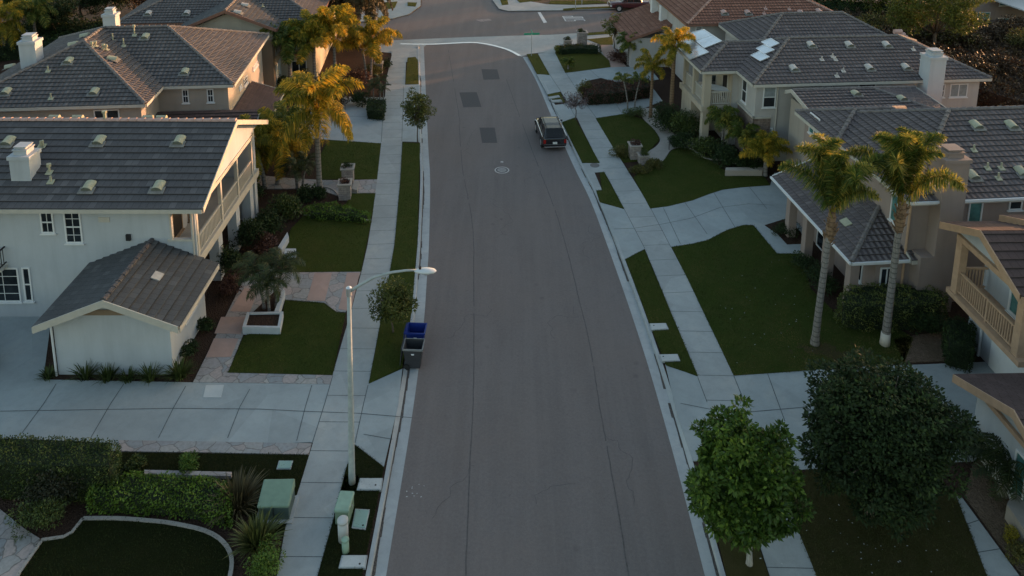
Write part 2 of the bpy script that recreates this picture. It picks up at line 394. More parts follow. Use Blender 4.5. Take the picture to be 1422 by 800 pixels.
M['lampglass'] = m_plain('lamp_lens', (0.50, 0.53, 0.55, 1), 0.15, 0.0, var=0.03)
M['util'] = m_plain('utility_green', (0.15, 0.22, 0.165, 1), 0.5, var=0.12, scale=4)
M['util2'] = m_plain('faded_utility_green', (0.21, 0.31, 0.245, 1), 0.55, var=0.12, scale=4)
M['utild'] = m_plain('dark_utility_green', (0.055, 0.085, 0.08, 1), 0.5)
M['lid'] = m_concrete('lid_concrete', (0.42, 0.44, 0.44, 1), 0.2)
M['lidg'] = m_concrete('green_lid', (0.22, 0.33, 0.30, 1), 0.3)
M['blue'] = m_plain('blue_plastic', (0.012, 0.028, 0.17, 1), 0.4, var=0.1)
M['black'] = m_plain('charcoal_plastic', (0.035, 0.037, 0.042, 1), 0.5, var=0.1)
M['rubber'] = m_plain('rubber', (0.02, 0.02, 0.02, 1), 0.9)
M['logo'] = m_plain('pale_stamp', (0.6, 0.62, 0.65, 1), 0.5)
M['paintblk'] = m_plain('black_car_paint', (0.012, 0.011, 0.013, 1), 0.12, 0.1, var=0.05, spec=0.9)
M['paintred'] = m_plain('maroon_car_paint', (0.07, 0.013, 0.016, 1), 0.2, 0.1, var=0.05, spec=0.8)
M['roofpanel'] = m_plain('dark_roof_panel', (0.02, 0.02, 0.022, 1), 0.35, 0.0, var=0.05)
M['chrome'] = m_plain('chrome', (0.7, 0.7, 0.7, 1), 0.2, 0.9, var=0.02)
M['redlens'] = m_plain('red_lens', (0.25, 0.012, 0.01, 1), 0.25, var=0.05)
M['plate'] = m_plain('number_plate', (0.62, 0.62, 0.60, 1), 0.5, var=0.03)
M['signgreen'] = m_plain('sign_green', (0.02, 0.30, 0.17, 1), 0.4, var=0.05)
M['manhole'] = m_plain('cast_iron_cover', (0.10, 0.10, 0.105, 1), 0.6, 0.4, var=0.25, scale=20)
M['ring'] = m_plain('pale_cover_ring', (0.36, 0.34, 0.33, 1), 0.8, var=0.15, scale=9)
M['bark'] = m_bark('bark', (0.12, 0.095, 0.075, 1))
M['barkpale'] = m_bark('pale_bark', (0.30, 0.29, 0.27, 1))
M['palmbark'] = m_bark('ringed_palm_bark', (0.195, 0.18, 0.165, 1), 26)
M['palmfib'] = m_bark('palm_boot_fibre', (0.20, 0.13, 0.08, 1), 30)
M['lf_lush'] = m_leaf('lush_leaf', (0.022, 0.050, 0.007, 1), (0.066, 0.125, 0.015, 1), (0.18, 0.26, 0.035, 1))
M['lf_dark'] = m_leaf('dark_leaf', (0.011, 0.022, 0.006, 1), (0.022, 0.042, 0.010, 1), (0.055, 0.090, 0.020, 1), 0.15, 0.75)
M['lf_olive'] = m_leaf('olive_leaf', (0.050, 0.055, 0.016, 1), (0.11, 0.105, 0.025, 1), (0.26, 0.20, 0.05, 1))
M['lf_hedge'] = m_leaf('hedge_leaf', (0.026, 0.042, 0.010, 1), (0.055, 0.082, 0.017, 1), (0.14, 0.16, 0.035, 1), 0.15)
M['lf_hedge2'] = m_leaf('fresh_hedge_leaf', (0.034, 0.050, 0.012, 1), (0.080, 0.105, 0.022, 1), (0.19, 0.20, 0.05, 1), 0.15)
M['lf_fresh'] = m_leaf('fresh_leaf', (0.036, 0.050, 0.012, 1), (0.100, 0.115, 0.025, 1), (0.28, 0.24, 0.06, 1))
M['lf_bronze'] = m_leaf('bronze_green_leaf', (0.016, 0.020, 0.009, 1), (0.032, 0.036, 0.016, 1), (0.10, 0.065, 0.045, 1), 0.15)
M['lf_bright'] = m_leaf('bright_hedge_leaf', (0.040, 0.075, 0.010, 1), (0.090, 0.155, 0.018, 1), (0.17, 0.25, 0.035, 1), 0.15)
M['lf_red'] = m_leaf('reddish_leaf', (0.050, 0.022, 0.018, 1), (0.090, 0.040, 0.030, 1), (0.15, 0.08, 0.05, 1), 0.15)
M['lf_rust'] = m_leaf('rust_brown_leaf', (0.030, 0.018, 0.010, 1), (0.060, 0.036, 0.018, 1), (0.11, 0.08, 0.035, 1), 0.1)
M['lf_mauve'] = m_leaf('mauve_leaf', (0.10, 0.075, 0.085, 1), (0.17, 0.135, 0.145, 1), (0.26, 0.22, 0.22, 1), 0.15)
M['lf_willow'] = m_leaf('yellow_green_leaf', (0.060, 0.075, 0.012, 1), (0.115, 0.135, 0.022, 1), (0.21, 0.20, 0.04, 1), 0.35)
M['fr_gold'] = m_leaf('sun_gold_frond', (0.075, 0.110, 0.013, 1), (0.34, 0.28, 0.028, 1), (0.90, 0.52, 0.05, 1), 0.5)  # gold of the sunlit leaflets painted into the frond colour
M['fr_green'] = m_leaf('green_frond', (0.040, 0.070, 0.012, 1), (0.110, 0.155, 0.025, 1), (0.46, 0.36, 0.07, 1), 0.4)  # orange end of the ramp is painted sun highlight
M['fr_dark'] = m_leaf('dark_frond', (0.016, 0.028, 0.009, 1), (0.034, 0.054, 0.016, 1), (0.080, 0.095, 0.030, 1), 0.25)
M['fr_bronze'] = m_leaf('bronze_frond', (0.045, 0.036, 0.018, 1), (0.085, 0.065, 0.030, 1), (0.17, 0.13, 0.06, 1), 0.3)
M['flax'] = m_leaf('flax_blade', (0.040, 0.036, 0.018, 1), (0.085, 0.070, 0.034, 1), (0.22, 0.17, 0.08, 1), 0.2)
M['flaxg'] = m_leaf('green_flax_blade', (0.038, 0.050, 0.012, 1), (0.085, 0.10, 0.025, 1), (0.19, 0.18, 0.06, 1), 0.2)
M['yellowfl'] = m_leaf('yellow_flower', (0.10, 0.09, 0.01, 1), (0.30, 0.24, 0.02, 1), (0.5, 0.4, 0.03, 1), 0.2)

# ------------------------------------------------------------------ ground, street, pavements
def struct(name, mb, mat, **k):
    o = mb.build(name, mat, **k); o['kind'] = 'structure'; return o
def gp(pts, z=0.13): return [G(x, y, z) for x, y in pts]
def spline(P, n=6, closed=False):
    out = []; N = len(P)
    for i in range(N if closed else N-1):
        p0 = P[(i-1) % N] if (closed or i > 0) else P[0]; p1 = P[i]; p2 = P[(i+1) % N]
        p3 = P[(i+2) % N] if (closed or i+2 < N) else P[-1]
        for k in range(n):
            t = k / n
            out.append(tuple(0.5*((2*p1[j])+(-p0[j]+p2[j])*t+(2*p0[j]-5*p1[j]+4*p2[j]-p3[j])*t*t+(-p0[j]+3*p1[j]-3*p2[j]+p3[j])*t**3) for j in range(len(p1))))
    if not closed: out.append(tuple(P[-1]))
    return out
def offset(P, d):
    out = []
    for i, p in enumerate(P):
        a = Vector(P[max(i-1, 0)][:2]); b = Vector(P[min(i+1, len(P)-1)][:2]); t = (b - a).normalized()
        out.append((p[0] + t.y * d, p[1] - t.x * d))      # d>0: to the right of travel
    return out
def strip(mb, A, B, za, zb, mi=0):
    n = len(A); vs = [(a[0], a[1], za[i] if hasattr(za, '__len__') else za) for i, a in enumerate(A)] + [(b[0], b[1], zb[i] if hasattr(zb, '__len__') else zb) for i, b in enumerate(B)]
    mb.add(vs, [(i, i+n, i+n+1, i+1) for i in range(n-1)], mi)

Lk = spline([(-3.8, -30), (-3.8, 5), (-3.8, 20.7), (-3.83, 28.0), (-4.0, 33.1), (-4.2, 36.2), (-4.5, 40.3), (-5.2, 47.6), (-5.85, 52.6), (-6.84, 60.5), (-8.85, 76.6)], 8)
Rk = spline([(6.45, -30), (6.42, 5), (6.36, 20.8), (6.24, 28.2), (5.95, 34.0), (5.42, 40.9), (5.0, 45.4), (4.3, 50.2), (3.27, 58.4), (2.24, 67.0), (1.15, 73.5)], 8)
mb = MB(); mb.add([(-400, -100, -0.06), (400, -100, -0.06), (400, 700, -0.06), (-400, 700, -0.06)], [(0, 1, 2, 3)])
struct('ground', mb, M['soil'])
# asphalt of the street and of the cross street (one sheet)
mb = MB()
strip(mb, Lk, Rk, 0.0, 0.0)
struct('street', mb, M['asphalt'])
mb = MB()
cross = [(-60, 66), *gp([(545, 56), (700, 50), (806, 46), (870, 42)], 0), (60, 88), (60, 104), *gp([(848, 12.5), (781, 14.5), (706, 15.5), (693, 12.5), (684, 0)], 0), (-1, 150), (-16, 150), *gp([(585.5, 0), (585, 8), (568, 20), (545, 26)], 0), (-60, 82)]
mb.prism(cross, -0.05, -0.004)
struct('cross_street', mb, M['asphalt'])
mb = MB(); mb.prism(gp([(575, 95), (583, 60), (640, 54), (705, 58), (738, 76), (738, 100)], 0.0), -0.05, -0.003); struct('street', mb, M['asphalt'])
# concrete cross gutter and the corner aprons at the junction
mb = MB(); mb.prism(gp([(500, 67), (545, 56), (640, 52), (700, 50), (760, 48.3), (806, 46), (771, 72), (747, 74), (731, 76), (724, 79), (700, 67.5), (660, 59.5), (592, 62.5), (583, 70), (562, 80), (545, 82), (520, 85)], 0.0), -0.04, 0.004)
struct('cross_gutter', mb, M['walk'])
mb = MB(); A = spline(gp([(556, 61), (600, 61.5), (660, 59.3), (700, 67.3), (722, 77.5)], 0.0), 6); strip(mb, offset(A, -0.16), offset(A, 0.16), 0.012, 0.012)
struct('gutter_lip', mb, m_plain('sky_lit_concrete', (0.62, 0.62, 0.62, 1), 0.25, var=0.1, scale=3, spec=0.8))  # pale tone paints the sky reflected along the gutter edge

def kerb_side(E, sgn, drops, name):
    """gutter pan 0.45 m, kerb 0.15 m wide, height 0.13 m, lowered at the drives"""
    a = [p for p in E if p[1] > -25]
    a2 = []
    for i in range(len(a)-1):
        n = max(1, int(math.dist(a[i], a[i+1]) / 0.5))
        for k in range(n): t = k/n; a2.append((a[i][0]*(1-t)+a[i+1][0]*t, a[i][1]*(1-t)+a[i+1][1]*t))
    a2.append(a[-1]); a = a2
    def hh(y):
        h = 0.13
        for y0, y1 in drops:
            m = min(y - y0, y1 - y)
            if m > 0: h = min(h, max(0.035, 0.13 - m*0.12))
        return h
    hs = [hh(p[1]) for p in a]
    g0 = offset(a, -0.01*sgn); g1 = offset(a, 0.45*sgn); k0 = offset(a, 0.47*sgn); k1 = offset(a, 0.62*sgn)
    mb = MB(); q = (lambda A, B, za, zb: strip(mb, A, B, za, zb)) if sgn > 0 else (lambda A, B, za, zb: strip(mb, B, A, zb, za))
    q(g0, g1, 0.006, 0.002)
    struct('gutter', mb, M['kerb'])
    mb = MB(); q = (lambda A, B, za, zb: strip(mb, A, B, za, zb)) if sgn > 0 else (lambda A, B, za, zb: strip(mb, B, A, zb, za))
    q(g1, k0, 0.0, [h-0.015 for h in hs]); q(k0, offset(a, 0.49*sgn), [h-0.015 for h in hs], hs); q(offset(a, 0.49*sgn), k1, hs, [max(h, 0.127) for h in hs]); q(k1, k1, 0.13, 0.0)
    struct('kerb', mb, M['kerb'])
    # leaf litter and grime lying in the gutter against the kerb (broken strip of varying width)
    rnd = random.Random(3 if sgn > 0 else 5); mb = MB()
    ph = 0
    for i in range(len(a)-1):
        ph += rnd.uniform(-1, 1)
        if math.sin(i*0.23+ph*0.1) + rnd.uniform(-0.8, 0.8) < -0.55: continue
        w = 0.03 + 0.10*abs(math.sin(i*0.31+1.3)) * rnd.uniform(0.3, 1.0)
        A = [g1[i], g1[i+1]]; B = [offset(a, (0.45-w)*sgn)[i], offset(a, (0.45-w*rnd.uniform(0.6, 1))*sgn)[i+1]]
        if sgn > 0: strip(mb, B, A, 0.012, 0.012)
        else: strip(mb, A, B, 0.012, 0.012)
    struct('gutter_litter', mb, M['debris'])
    return k1
offset_cache = {}
Lb = kerb_side(Lk, -1, [(25.5, 31.0), (53.8, 60.5)], 'left')
Rb = kerb_side(Rk, 1, [(24.5, 30.6), (40.0, 46.5), (56.0, 60.5), (65.5, 70.0)], 'right')
# raised plots either side
mb = MB(); mb.prism([(-150, -25)] + [p for p in Lb if p[1] < 74] + [(-24, 77), (-40, 74.5), (-60, 68), (-150, 60)], -0.05, 0.10)
struct('garden_soil', mb, M['soil'])
mb = MB(); far = gp([(733, 75), (748, 73.5), (771, 71), (806, 46.3), (870, 42.3)], 0.1)
mb.prism([(150, -25)] + [p for p in Rb if p[1] < 73.2] + far + [(60, 88), (150, 95)], -0.05, 0.10)
struct('garden_soil', mb, M['soil'])
mb = MB(); mb.prism([(150, 105), (60, 104.3)] + gp([(848, 12.2), (781, 14.2), (706, 15.2), (693, 12.2), (684, -0.3)], 0.1) + [(-0.7, 150), (20, 300), (150, 300)], -0.05, 0.10); struct('garden_soil', mb, M['dirt'])
mb = MB(); mb.prism([(-150, 80), (-60, 82.3)] + gp([(545, 25.6), (568, 19.6), (584.6, 8), (585, 0)], 0.1) + [(-16.3, 150), (-30, 300), (-150, 300)], -0.05, 0.10); struct('garden_soil', mb, M['dirt'])

def area(name, pts, mat, z0=0.06, z1=0.13, sm=0, world=False):
    P = pts if world else gp(pts, z1)
    if sm: P = spline(P, sm, True)
    mb = MB(); mb.prism(P, z0, z1); return struct(name, mb, mat)
LAWNS = []
def lawn(pts, mat='grass', sm=0, z=0.16):
    LAWNS.append((gp(pts, z), mat)); return area('lawn', pts, M[mat], 0.08, z - 0.01, sm)
JT = MB()
def joint(pts, z=0.134, w=0.03, world=False):
    P = pts if world else gp(pts, z)
    strip(JT, offset(P, -w/2), offset(P, w/2), z, z)
# left sidewalk
SLl = [(372, 850), (385, 797), (397, 728), (410.5, 693.5), (434.5, 615), (451, 560), (462, 520), (488, 430), (502, 377), (510.5, 340), (516.5, 303.8), (523.7, 248.8), (529.3, 198), (533.5, 150), (536.5, 110), (545, 72)]
SLr = [(425, 850), (440.5, 800), (463, 720), (479.5, 653), (493, 615.5), (505, 560), (512, 532), (529.6, 440), (538, 397), (547.5, 340), (552.5, 301), (556, 248), (558.6, 197), (560.5, 147), (562.7, 115), (564, 80)]
Lsp = [Vector(p) for p in gp(SLl)]; Rsp = [Vector(p) for p in gp(SLr)]
area('sidewalk', [(p.x, p.y) for p in Lsp] + [(p.x, p.y) for p in Rsp[::-1]], M['walk'], world=True)
def atrow(P, y):
    for a, b in zip(P, P[1:]):
        if a.y <= y <= b.y: t = (y-a.y)/(b.y-a.y); return (a.x*(1-t)+b.x*t, y)
    return None
y = 21.2; i = 0
while y < 74:
    sl = 0.0 if y < 33 else -0.10
    a = atrow(Lsp, y + 0.0); b = atrow(Rsp, y + (0.0 if y < 33 else -0.12) * -1)
    if a and b: joint([a, b], world=True, w=0.025)
    y += 1.42
# left driveways
area('driveway', [(558.8, 512), (512, 533), (458, 533.5), (268, 531), (60, 527), (72, 436), (-60, 436), (-150, 640), (165, 625), (430, 614), (493, 617), (533, 648), (553.5, 560)], M['concrete'], z1=0.126)
area('driveway', [(583.8, 197), (558, 196.5), (529, 199), (458, 194), (400, 190), (420, 118), (445, 133), (533, 135.5), (562, 117.5), (582, 117)], M['concrete'], z1=0.126)
area('corner_pavement', [(545, 86), (583.5, 86), (583, 68), (562, 66), (543, 70)], M['walk'], z1=0.122)
for j in [[(-40, 573), (0, 571), (240, 567), (360, 568), (420, 571), (500, 574), (572, 580)], [(61, 560), (30, 602)], [(78, 533), (61, 560)], [(154, 560), (126, 608)], [(172, 533), (154, 560)], [(241, 566), (220, 608)], [(258, 536), (241, 566)], [(333, 565), (316, 608)],
          [(347, 540), (333, 565)], [(424, 565), (412, 612)], [(433, 535), (424, 565)], [(451, 560), (434, 614)], [(462, 522), (451, 560)], [(505, 560), (493, 615)], [(511, 535), (505, 560)], [(505, 603), (545, 610)]]: joint(j)
for j in [[(533, 137), (529.5, 197)], [(480, 138), (477, 194)], [(560.5, 120), (558, 196)], [(445, 160), (534, 163)]]: joint(j)
# stone bands, flagstones and slabs on the left
area('stone_band', [(165, 611), (433, 615.5), (428.5, 631), (280, 628), (165, 626.6)], M['flag'], z1=0.136)
area('stone_band', [(316.5, 517.5), (462, 521), (458, 533.5), (300, 531), (270, 531), (280, 517)], M['flag'], z1=0.136)
area('garden_path', [(336, 393), (268, 531), (316, 530), (316.5, 518), (337, 466), (352, 432), (385, 400), (396, 416), (450, 420), (467, 433), (480, 433), (501, 377), (436, 378), (400, 378), (380, 372), (350, 380)], M['flag'], z1=0.138)
for q in [[(339, 400), (359, 401), (347, 433), (319, 432)], [(307, 440), (343, 440), (334, 464), (298, 462.5)], [(297, 470), (331, 470), (320.5, 495.5), (286, 496)],
          [(437, 378.5), (461, 378.5), (451, 418), (426, 417)], [(482, 378.5), (499.5, 378.5), (487, 432), (470, 429)]]:
    area('path_slab', q, M['pink'], z1=0.147)
area('garden_path', [(356, 243), (400, 247), (447, 250), (475, 250), (524, 249), (521, 268), (488, 268), (470, 272), (440, 262), (356, 262)], M['flag'], z1=0.138)
area('stone_paving', [(-60, 700), (0, 707), (35, 735), (56, 748), (27, 793), (10, 840), (-90, 840)], M['flag'], z1=0.138)
# left lawns
lawn([(316.5, 517), (461.5, 520), (479.5, 435), (467, 433.5), (450, 421), (396, 417), (392, 442), (339, 467)])
lawn([(395, 345), (404, 318), (422, 299), (450, 302), (515.5, 306.5), (501, 377), (436, 377.5), (408, 377)])
lawn([(470, 300), (489, 268.5), (521, 268.5), (517, 300)])
lawn([(457, 194.5), (529, 199), (523.5, 248.5), (494, 248.5), (447, 249), (440, 225), (450, 205)])
lawn([(558.8, 198), (583.4, 198.5), (580, 330), (572, 430), (558.5, 510), (512.5, 532), (530, 440), (547.5, 342), (556, 248)])
lawn([(562.9, 117), (581.2, 116.5), (580.5, 84), (577, 79), (566, 80)], 'grass2')
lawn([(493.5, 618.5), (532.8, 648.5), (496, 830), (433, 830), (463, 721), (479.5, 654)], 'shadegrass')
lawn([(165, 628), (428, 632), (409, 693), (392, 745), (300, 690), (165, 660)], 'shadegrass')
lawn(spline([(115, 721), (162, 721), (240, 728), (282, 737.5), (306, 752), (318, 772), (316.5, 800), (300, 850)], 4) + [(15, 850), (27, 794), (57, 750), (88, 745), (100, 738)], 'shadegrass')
def edging(pts, w=0.14, z=0.19, mat='warmcon', sm=6):
    P = spline(gp(pts, z), sm) if sm else gp(pts, z)
    A, B = offset(P, -w/2), offset(P, w/2); mb = MB(); mb.prism(A + B[::-1], 0.05, z); return struct('edging', mb, M[mat])
edging([(57, 749), (88, 744.5), (100, 738), (115, 719)], sm=0, w=0.10, z=0.19, mat='warmcon')
edging([(115, 719), (162, 719), (205, 722), (240, 726), (284, 736), (309, 751), (321, 772), (319, 800), (303, 850)], w=0.13, z=0.19, mat='warmcon', sm=3)
edging([(57, 751), (27, 794), (5, 840)], sm=0, w=0.1)
edging([(422, 298), (450, 300), (515.5, 305.5)], sm=0, w=0.10)
edging([(445, 258), (462, 262), (474, 275)], w=0.12)
# right sidewalk
SRl = [(1090, 850), (1069, 800), (1055.5, 758), (1030, 690), (1005, 620), (982, 558.6), (968, 520), (940, 455), (917, 397), (895.7, 346), (880, 315), (867, 290), (848, 254), (832, 226), (820, 202), (809, 180), (801, 163), (795.5, 152), (778, 126), (763.5, 104), (747, 74.5)]
SRr = [(1160, 850), (1135, 800), (1114, 749), (1085, 680), (1060, 622), (1033.7, 558.6), (1019, 522), (985, 450), (958, 393), (931.8, 343), (917, 313), (903.6, 289), (888, 263), (874, 240.5), (854, 209), (834.7, 177), (827, 164), (812, 142), (785, 101), (770.6, 73)]
Lq = [Vector(p) for p in gp(SRl)]; Rq = [Vector(p) for p in gp(SRr)]
area('sidewalk', [(p.x, p.y) for p in Lq] + [(p.x, p.y) for p in Rq[::-1]], M['walk'], world=True)
y = 21.0
while y < 73:
    a = atrow(Lq, y); b = atrow(Rq, y + (-0.02 if y < 35 else 0.15))
    if a and b: joint([a, b], world=True, w=0.025)
    y += 1.45 if y < 40 else 1.6
# right drives
area('driveway', [(924, 506), (969, 523), (1019, 521.5), (1166, 510.5), (1369, 502.5), (1470, 590), (1352, 640), (1113, 652), (1062, 625), (1010, 640), (962, 640), (940, 575)], M['concrete'], z1=0.126)
edge = [(903, 289.2), (927.5, 286), (961, 278), (985, 269), (1003.5, 263), (1031.6, 259.6), (1069.6, 257)]
area('driveway', [(833, 281), (867, 290.5)] + edge + [(1075, 240), (1120, 240), (1150, 300), (1120, 345), (1087, 345), (1046, 312.5), (1033, 312), (1010, 319), (983, 333), (960, 338.5), (933, 342.5), (896, 345), (868, 360), (850, 325)], M['concrete'], z1=0.126)
area('front_walk', [(1046, 312), (1060, 312), (1078, 326), (1092, 341), (1118, 341), (1125, 352), (1078, 352)], M['concrete'], z1=0.131)
area('driveway', [(768, 146), (781, 169.5), (796, 164.5), (800, 163), (827, 164), (868, 157.8), (890, 152), (920, 140), (905, 120), (870, 128), (830, 141), (812, 142), (795, 143)], M['concrete'], z1=0.126)
area('garden_path', spline([(890, 150), (892, 163), (908.5, 180), (916.5, 194), (910, 204), (897, 212), (886, 224), (905, 226), (921, 223), (932, 208), (950, 204), (968, 207), (960, 196), (935, 185), (920, 168), (910, 150)], 4), M['warmcon'], z1=0.129)
area('driveway', [(745, 103), (764, 104), (785, 101.3), (848, 93.3), (900, 92), (915, 110), (870, 118), (835, 108), (815, 112), (805, 124), (812, 141), (779, 127), (760, 131)], M['concrete'], z1=0.126)
area('corner_pavement', [(747, 74.2), (771, 70.5), (800, 50), (806, 46.5), (862, 42.5), (858, 75), (848, 93), (835, 74), (808, 58), (785, 66), (771, 73)], M['walk'], z1=0.124)
area('garden_path', [(832, 63), (848, 60), (858, 80), (870, 92), (848, 93.5), (840, 80)], M['pink'], z1=0.134)
for j in [[(982, 558.6), (969, 524)], [(1033.7, 558), (1019, 522)], [(1066, 519), (1090, 585)], [(1130, 514), (1160, 580)], [(945, 560), (985, 568), (1040, 572), (1110, 566), (1200, 555), (1300, 545)],
          [(895.5, 345), (867, 290.5)], [(931.5, 343), (903.5, 289)], [(921, 288), (945, 339)], [(951, 281), (982, 325)], [(991, 267), (1021, 316)], [(1040, 259), (1065, 290)],
          [(852, 318), (880, 317), (920, 311), (960, 303), (1000, 288), (1040, 283), (1075, 285)], [(800, 163.5), (780, 130)], [(828, 163.5), (812, 142)], [(864, 157.5), (850, 136)], [(764, 104.5), (779, 127)], [(786, 101.5), (812, 141)], [(820, 97.5), (832, 108)]]: joint(j)
# right lawns
lawn([(868.5, 359.5), (895, 347), (969, 521.5), (925, 507)])
lawn([(833, 239.5), (839, 238.8), (866.5, 289.5), (833.2, 280.5), (828, 264.5), (836, 264)])
lawn([(780.3, 169.6), (798, 163.3), (832.5, 225.8), (808.5, 225.8)])
lawn([(760.5, 131), (777.5, 127.5), (785, 142.5), (768.5, 140)], 'grass2')
lawn([(731.5, 75), (746.5, 75), (763.3, 104), (745.8, 102)], 'grass2')
lawn([(933.2, 343.2)] + [(960, 339), (983, 333.5), (1010, 319.5), (1033, 312.5), (1046, 312.8), (1079, 352), (1112, 352), (1125, 400), (1150, 425), (1168, 445), (1200, 452), (1245, 455), (1268, 470), (1256, 503), (1166, 510), (1100, 515.5), (1019.5, 521), (985, 450), (958, 393)], 'worn')
area('bed_soil', [(1240, 470), (1345, 455), (1345, 500), (1255, 503)], M['dirt'], 0.08, 0.150)
lawn(edge + [(1069, 256.8), (1061, 245), (1030, 236), (1006, 236), (985, 222), (961, 208), (950, 204.5), (933, 208.5), (921, 223.5), (905, 227), (880, 246)], 'grass')
lawn([(827.5, 164.2), (868, 158), (890, 164.3), (900, 172), (908.5, 181), (914, 188), (915.5, 194), (905, 206), (886, 223.5), (866, 225), (854.6, 210)], 'grass')
lawn([(770.8, 73), (785, 101), (848, 92.8), (846, 84), (835, 74), (800, 66), (775, 66)], 'grass2')
lawn([(806.5, 46.8), (848, 42.8), (844, 47), (808, 49.5)], 'grass2'); lawn([(815, 54.5), (850, 51), (852, 62), (834, 62)], 'grass2')
lawn([(1114, 750), (1087, 680), (1120, 653.5), (1250, 648), (1326, 684), (1371, 800), (1392, 850), (1155, 850)], 'patchy')
area('bed_soil', [(985, 700), (1034, 700), (1068, 800), (1088, 850), (1028, 850), (1009, 798)], M['patchy'], 0.08, 0.15)
area('side_path', [(1322, 684), (1336, 691), (1416, 800), (1452, 850), (1398, 850), (1371, 800), (1330, 732)], M['walk'], z1=0.131)
for j in [[(1330, 732), (1360, 722)], [(1352, 768), (1389, 762)], [(1372, 802), (1417, 800)]]: joint(j)
area('bed_soil', [(1340, 690), (1352, 640), (1470, 620), (1500, 850), (1456, 850), (1420, 800)], M['dirt'], 0.08, 0.12)
area('bed_soil', [(1062, 312.5), (1093, 303), (1112, 322), (1119, 338), (1093, 339), (1080, 325)], M['soil'], 0.08, 0.15)
edging([(952, 204), (962, 207), (980, 219), (1010, 222), (1035, 232), (1048, 238)], w=0.12, z=0.2, mat='warmcon')
# concrete pads in the right verge
area('verge_pad', [(808, 226.5), (832.5, 226.5), (839, 238.4), (825.5, 239.4), (836, 263.7), (827.7, 264.2)], M['walk'], z1=0.131)
for q in [[(761, 134.5), (776, 132), (778, 135), (763, 137)], [(765, 139), (779, 138), (781, 140.8), (767, 141.5)]]: area('verge_pad', q, M['walk'], 0.06, 0.200)
# far side of the cross street
area('sidewalk', [(684, 0), (693, 12), (706, 15), (781, 14), (848, 12), (905, 9), (905, 4), (800, 7), (760, 6), (737, 2), (735, -20), (684, -20)], M['walk'], z1=0.122)
lawn([(693, -6), (703, -6), (706, 6), (697, 7)], 'grass2'); lawn([(782, 12), (800, 10.5), (850, 8.5), (850, 11), (782, 13.8)], 'grass2'); lawn([(718, 0), (742, -8), (752, 0), (722, 3.5)], 'grass2')
lawn([(762, 5), (765, 1), (830, 1), (846, 3.5), (800, 6)], 'grass2')
area('sidewalk', [(545, 25.4), (568, 19.4), (584, 8), (584.5, -20), (510, -20), (500, 30)], M['walk'], z1=0.122)
lawn([(535, 3), (552, 2), (548, 11), (535, 13)], 'grass2'); lawn([(566, 3), (579, 3.5), (577, 9), (566, 8)], 'grass2')
wl = lambda q, m: area('lawn', q, M[m], 0.08, 0.15, world=True)
l0, r0_ = Lsp[0], Rsp[0]; area('sidewalk', [(l0.x+0.15, 2), (r0_.x+0.05, 2), (r0_.x, r0_.y), (l0.x, l0.y)], M['walk'], world=True)
l1, r1 = Lq[0], Rq[0]; area('sidewalk', [(l1.x-0.1, 2), (r1.x-0.1, 2), (r1.x, r1.y), (l1.x, l1.y)], M['walk'], world=True)
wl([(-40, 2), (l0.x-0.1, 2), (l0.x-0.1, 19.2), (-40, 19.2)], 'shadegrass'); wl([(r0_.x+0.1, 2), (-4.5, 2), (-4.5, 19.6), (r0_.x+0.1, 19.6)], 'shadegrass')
wl([(7.1, 2), (l1.x-0.15, 2), (l1.x-0.05, 19.3), (7.1, 19.3)], 'patchy'); wl([(r1.x, 2), (40, 2), (40, 18.6), (r1.x+0.1, 18.6)], 'patchy')
JT.build('pavement_joint', M['joint'])['kind'] = 'structure'
# tar seams, patches, paint on the asphalt
mb = MB()
rnd = random.Random(11)
for pts in ([(622, 66), (637, 158), (638, 180), (642.5, 235), (656, 312), (658, 400), (657.5, 540), (652, 660), (645, 840)], [(703, 110), (742, 217), (773, 298), (797, 385), (802, 408), (818, 474), (832, 560), (850, 660), (880, 840)]):
    P = spline(gp(pts, 0.004), 14)
    P = [(p[0] + rnd.uniform(-0.012, 0.012), p[1]) for p in P]
    A = offset(P, -0.022); B = offset(P, 0.022)
    for i in range(len(P)-1):
        if rnd.random() < 0.93: strip(mb, A[i:i+2], B[i:i+2], 0.004, 0.004)
for px0, py0, L, a0 in [(745, 700, 2, 0.4), (620, 470, 4, 1.2), (880, 700, 4, 2.2), (690, 330, 6, 1.7), (730, 260, 5, 1.2), (655, 215, 5, 2.0), (770, 470, 4, 0.9), (600, 720, 3, 1.0), (820, 360, 5, 1.9)]:
    x, y = G(px0, py0, 0); a0_ = a0; C1 = [(x, y)]
    for _ in range(int(L/0.18)): a0_ = a0 + 0.7*(a0_-a0) + rnd.gauss(0, 0.55); x += 0.18*math.cos(a0_); y += 0.18*math.sin(a0_); C1.append((x, y))
    strip(mb, offset(C1, -0.009), offset(C1, 0.009), 0.0045, 0.0045)
struct('tar_seam', mb, M['crack'])
for q in [[(668.5, 96), (690.5, 96.5), (694, 110), (671.5, 110.5)], [(638, 128.5), (662, 128), (668.5, 148.3), (643.5, 149)], [(665.8, 177.3), (687, 177.3), (690.5, 198.3), (669.5, 198.3)]]:
    mb = MB(); mb.prism(gp(q, 0.004), -0.01, 0.005); struct('asphalt_patch', mb, M['patch'])
mb = MB(); mb.prism(gp([(746.5, 17), (750.5, 17), (759.5, 31), (755, 32)], 0.004), -0.01, 0.006); struct('stop_line', mb, M['paint'])
mb = MB(); mb.prism(gp([(660, 27.5), (680, 26), (683, 28.5), (668, 30.5)], 0), -0.01, 0.004); struct('worn_paint', mb, m_plain('worn_paint', (0.24, 0.19, 0.18, 1), 0.8, var=0.4, scale=4))
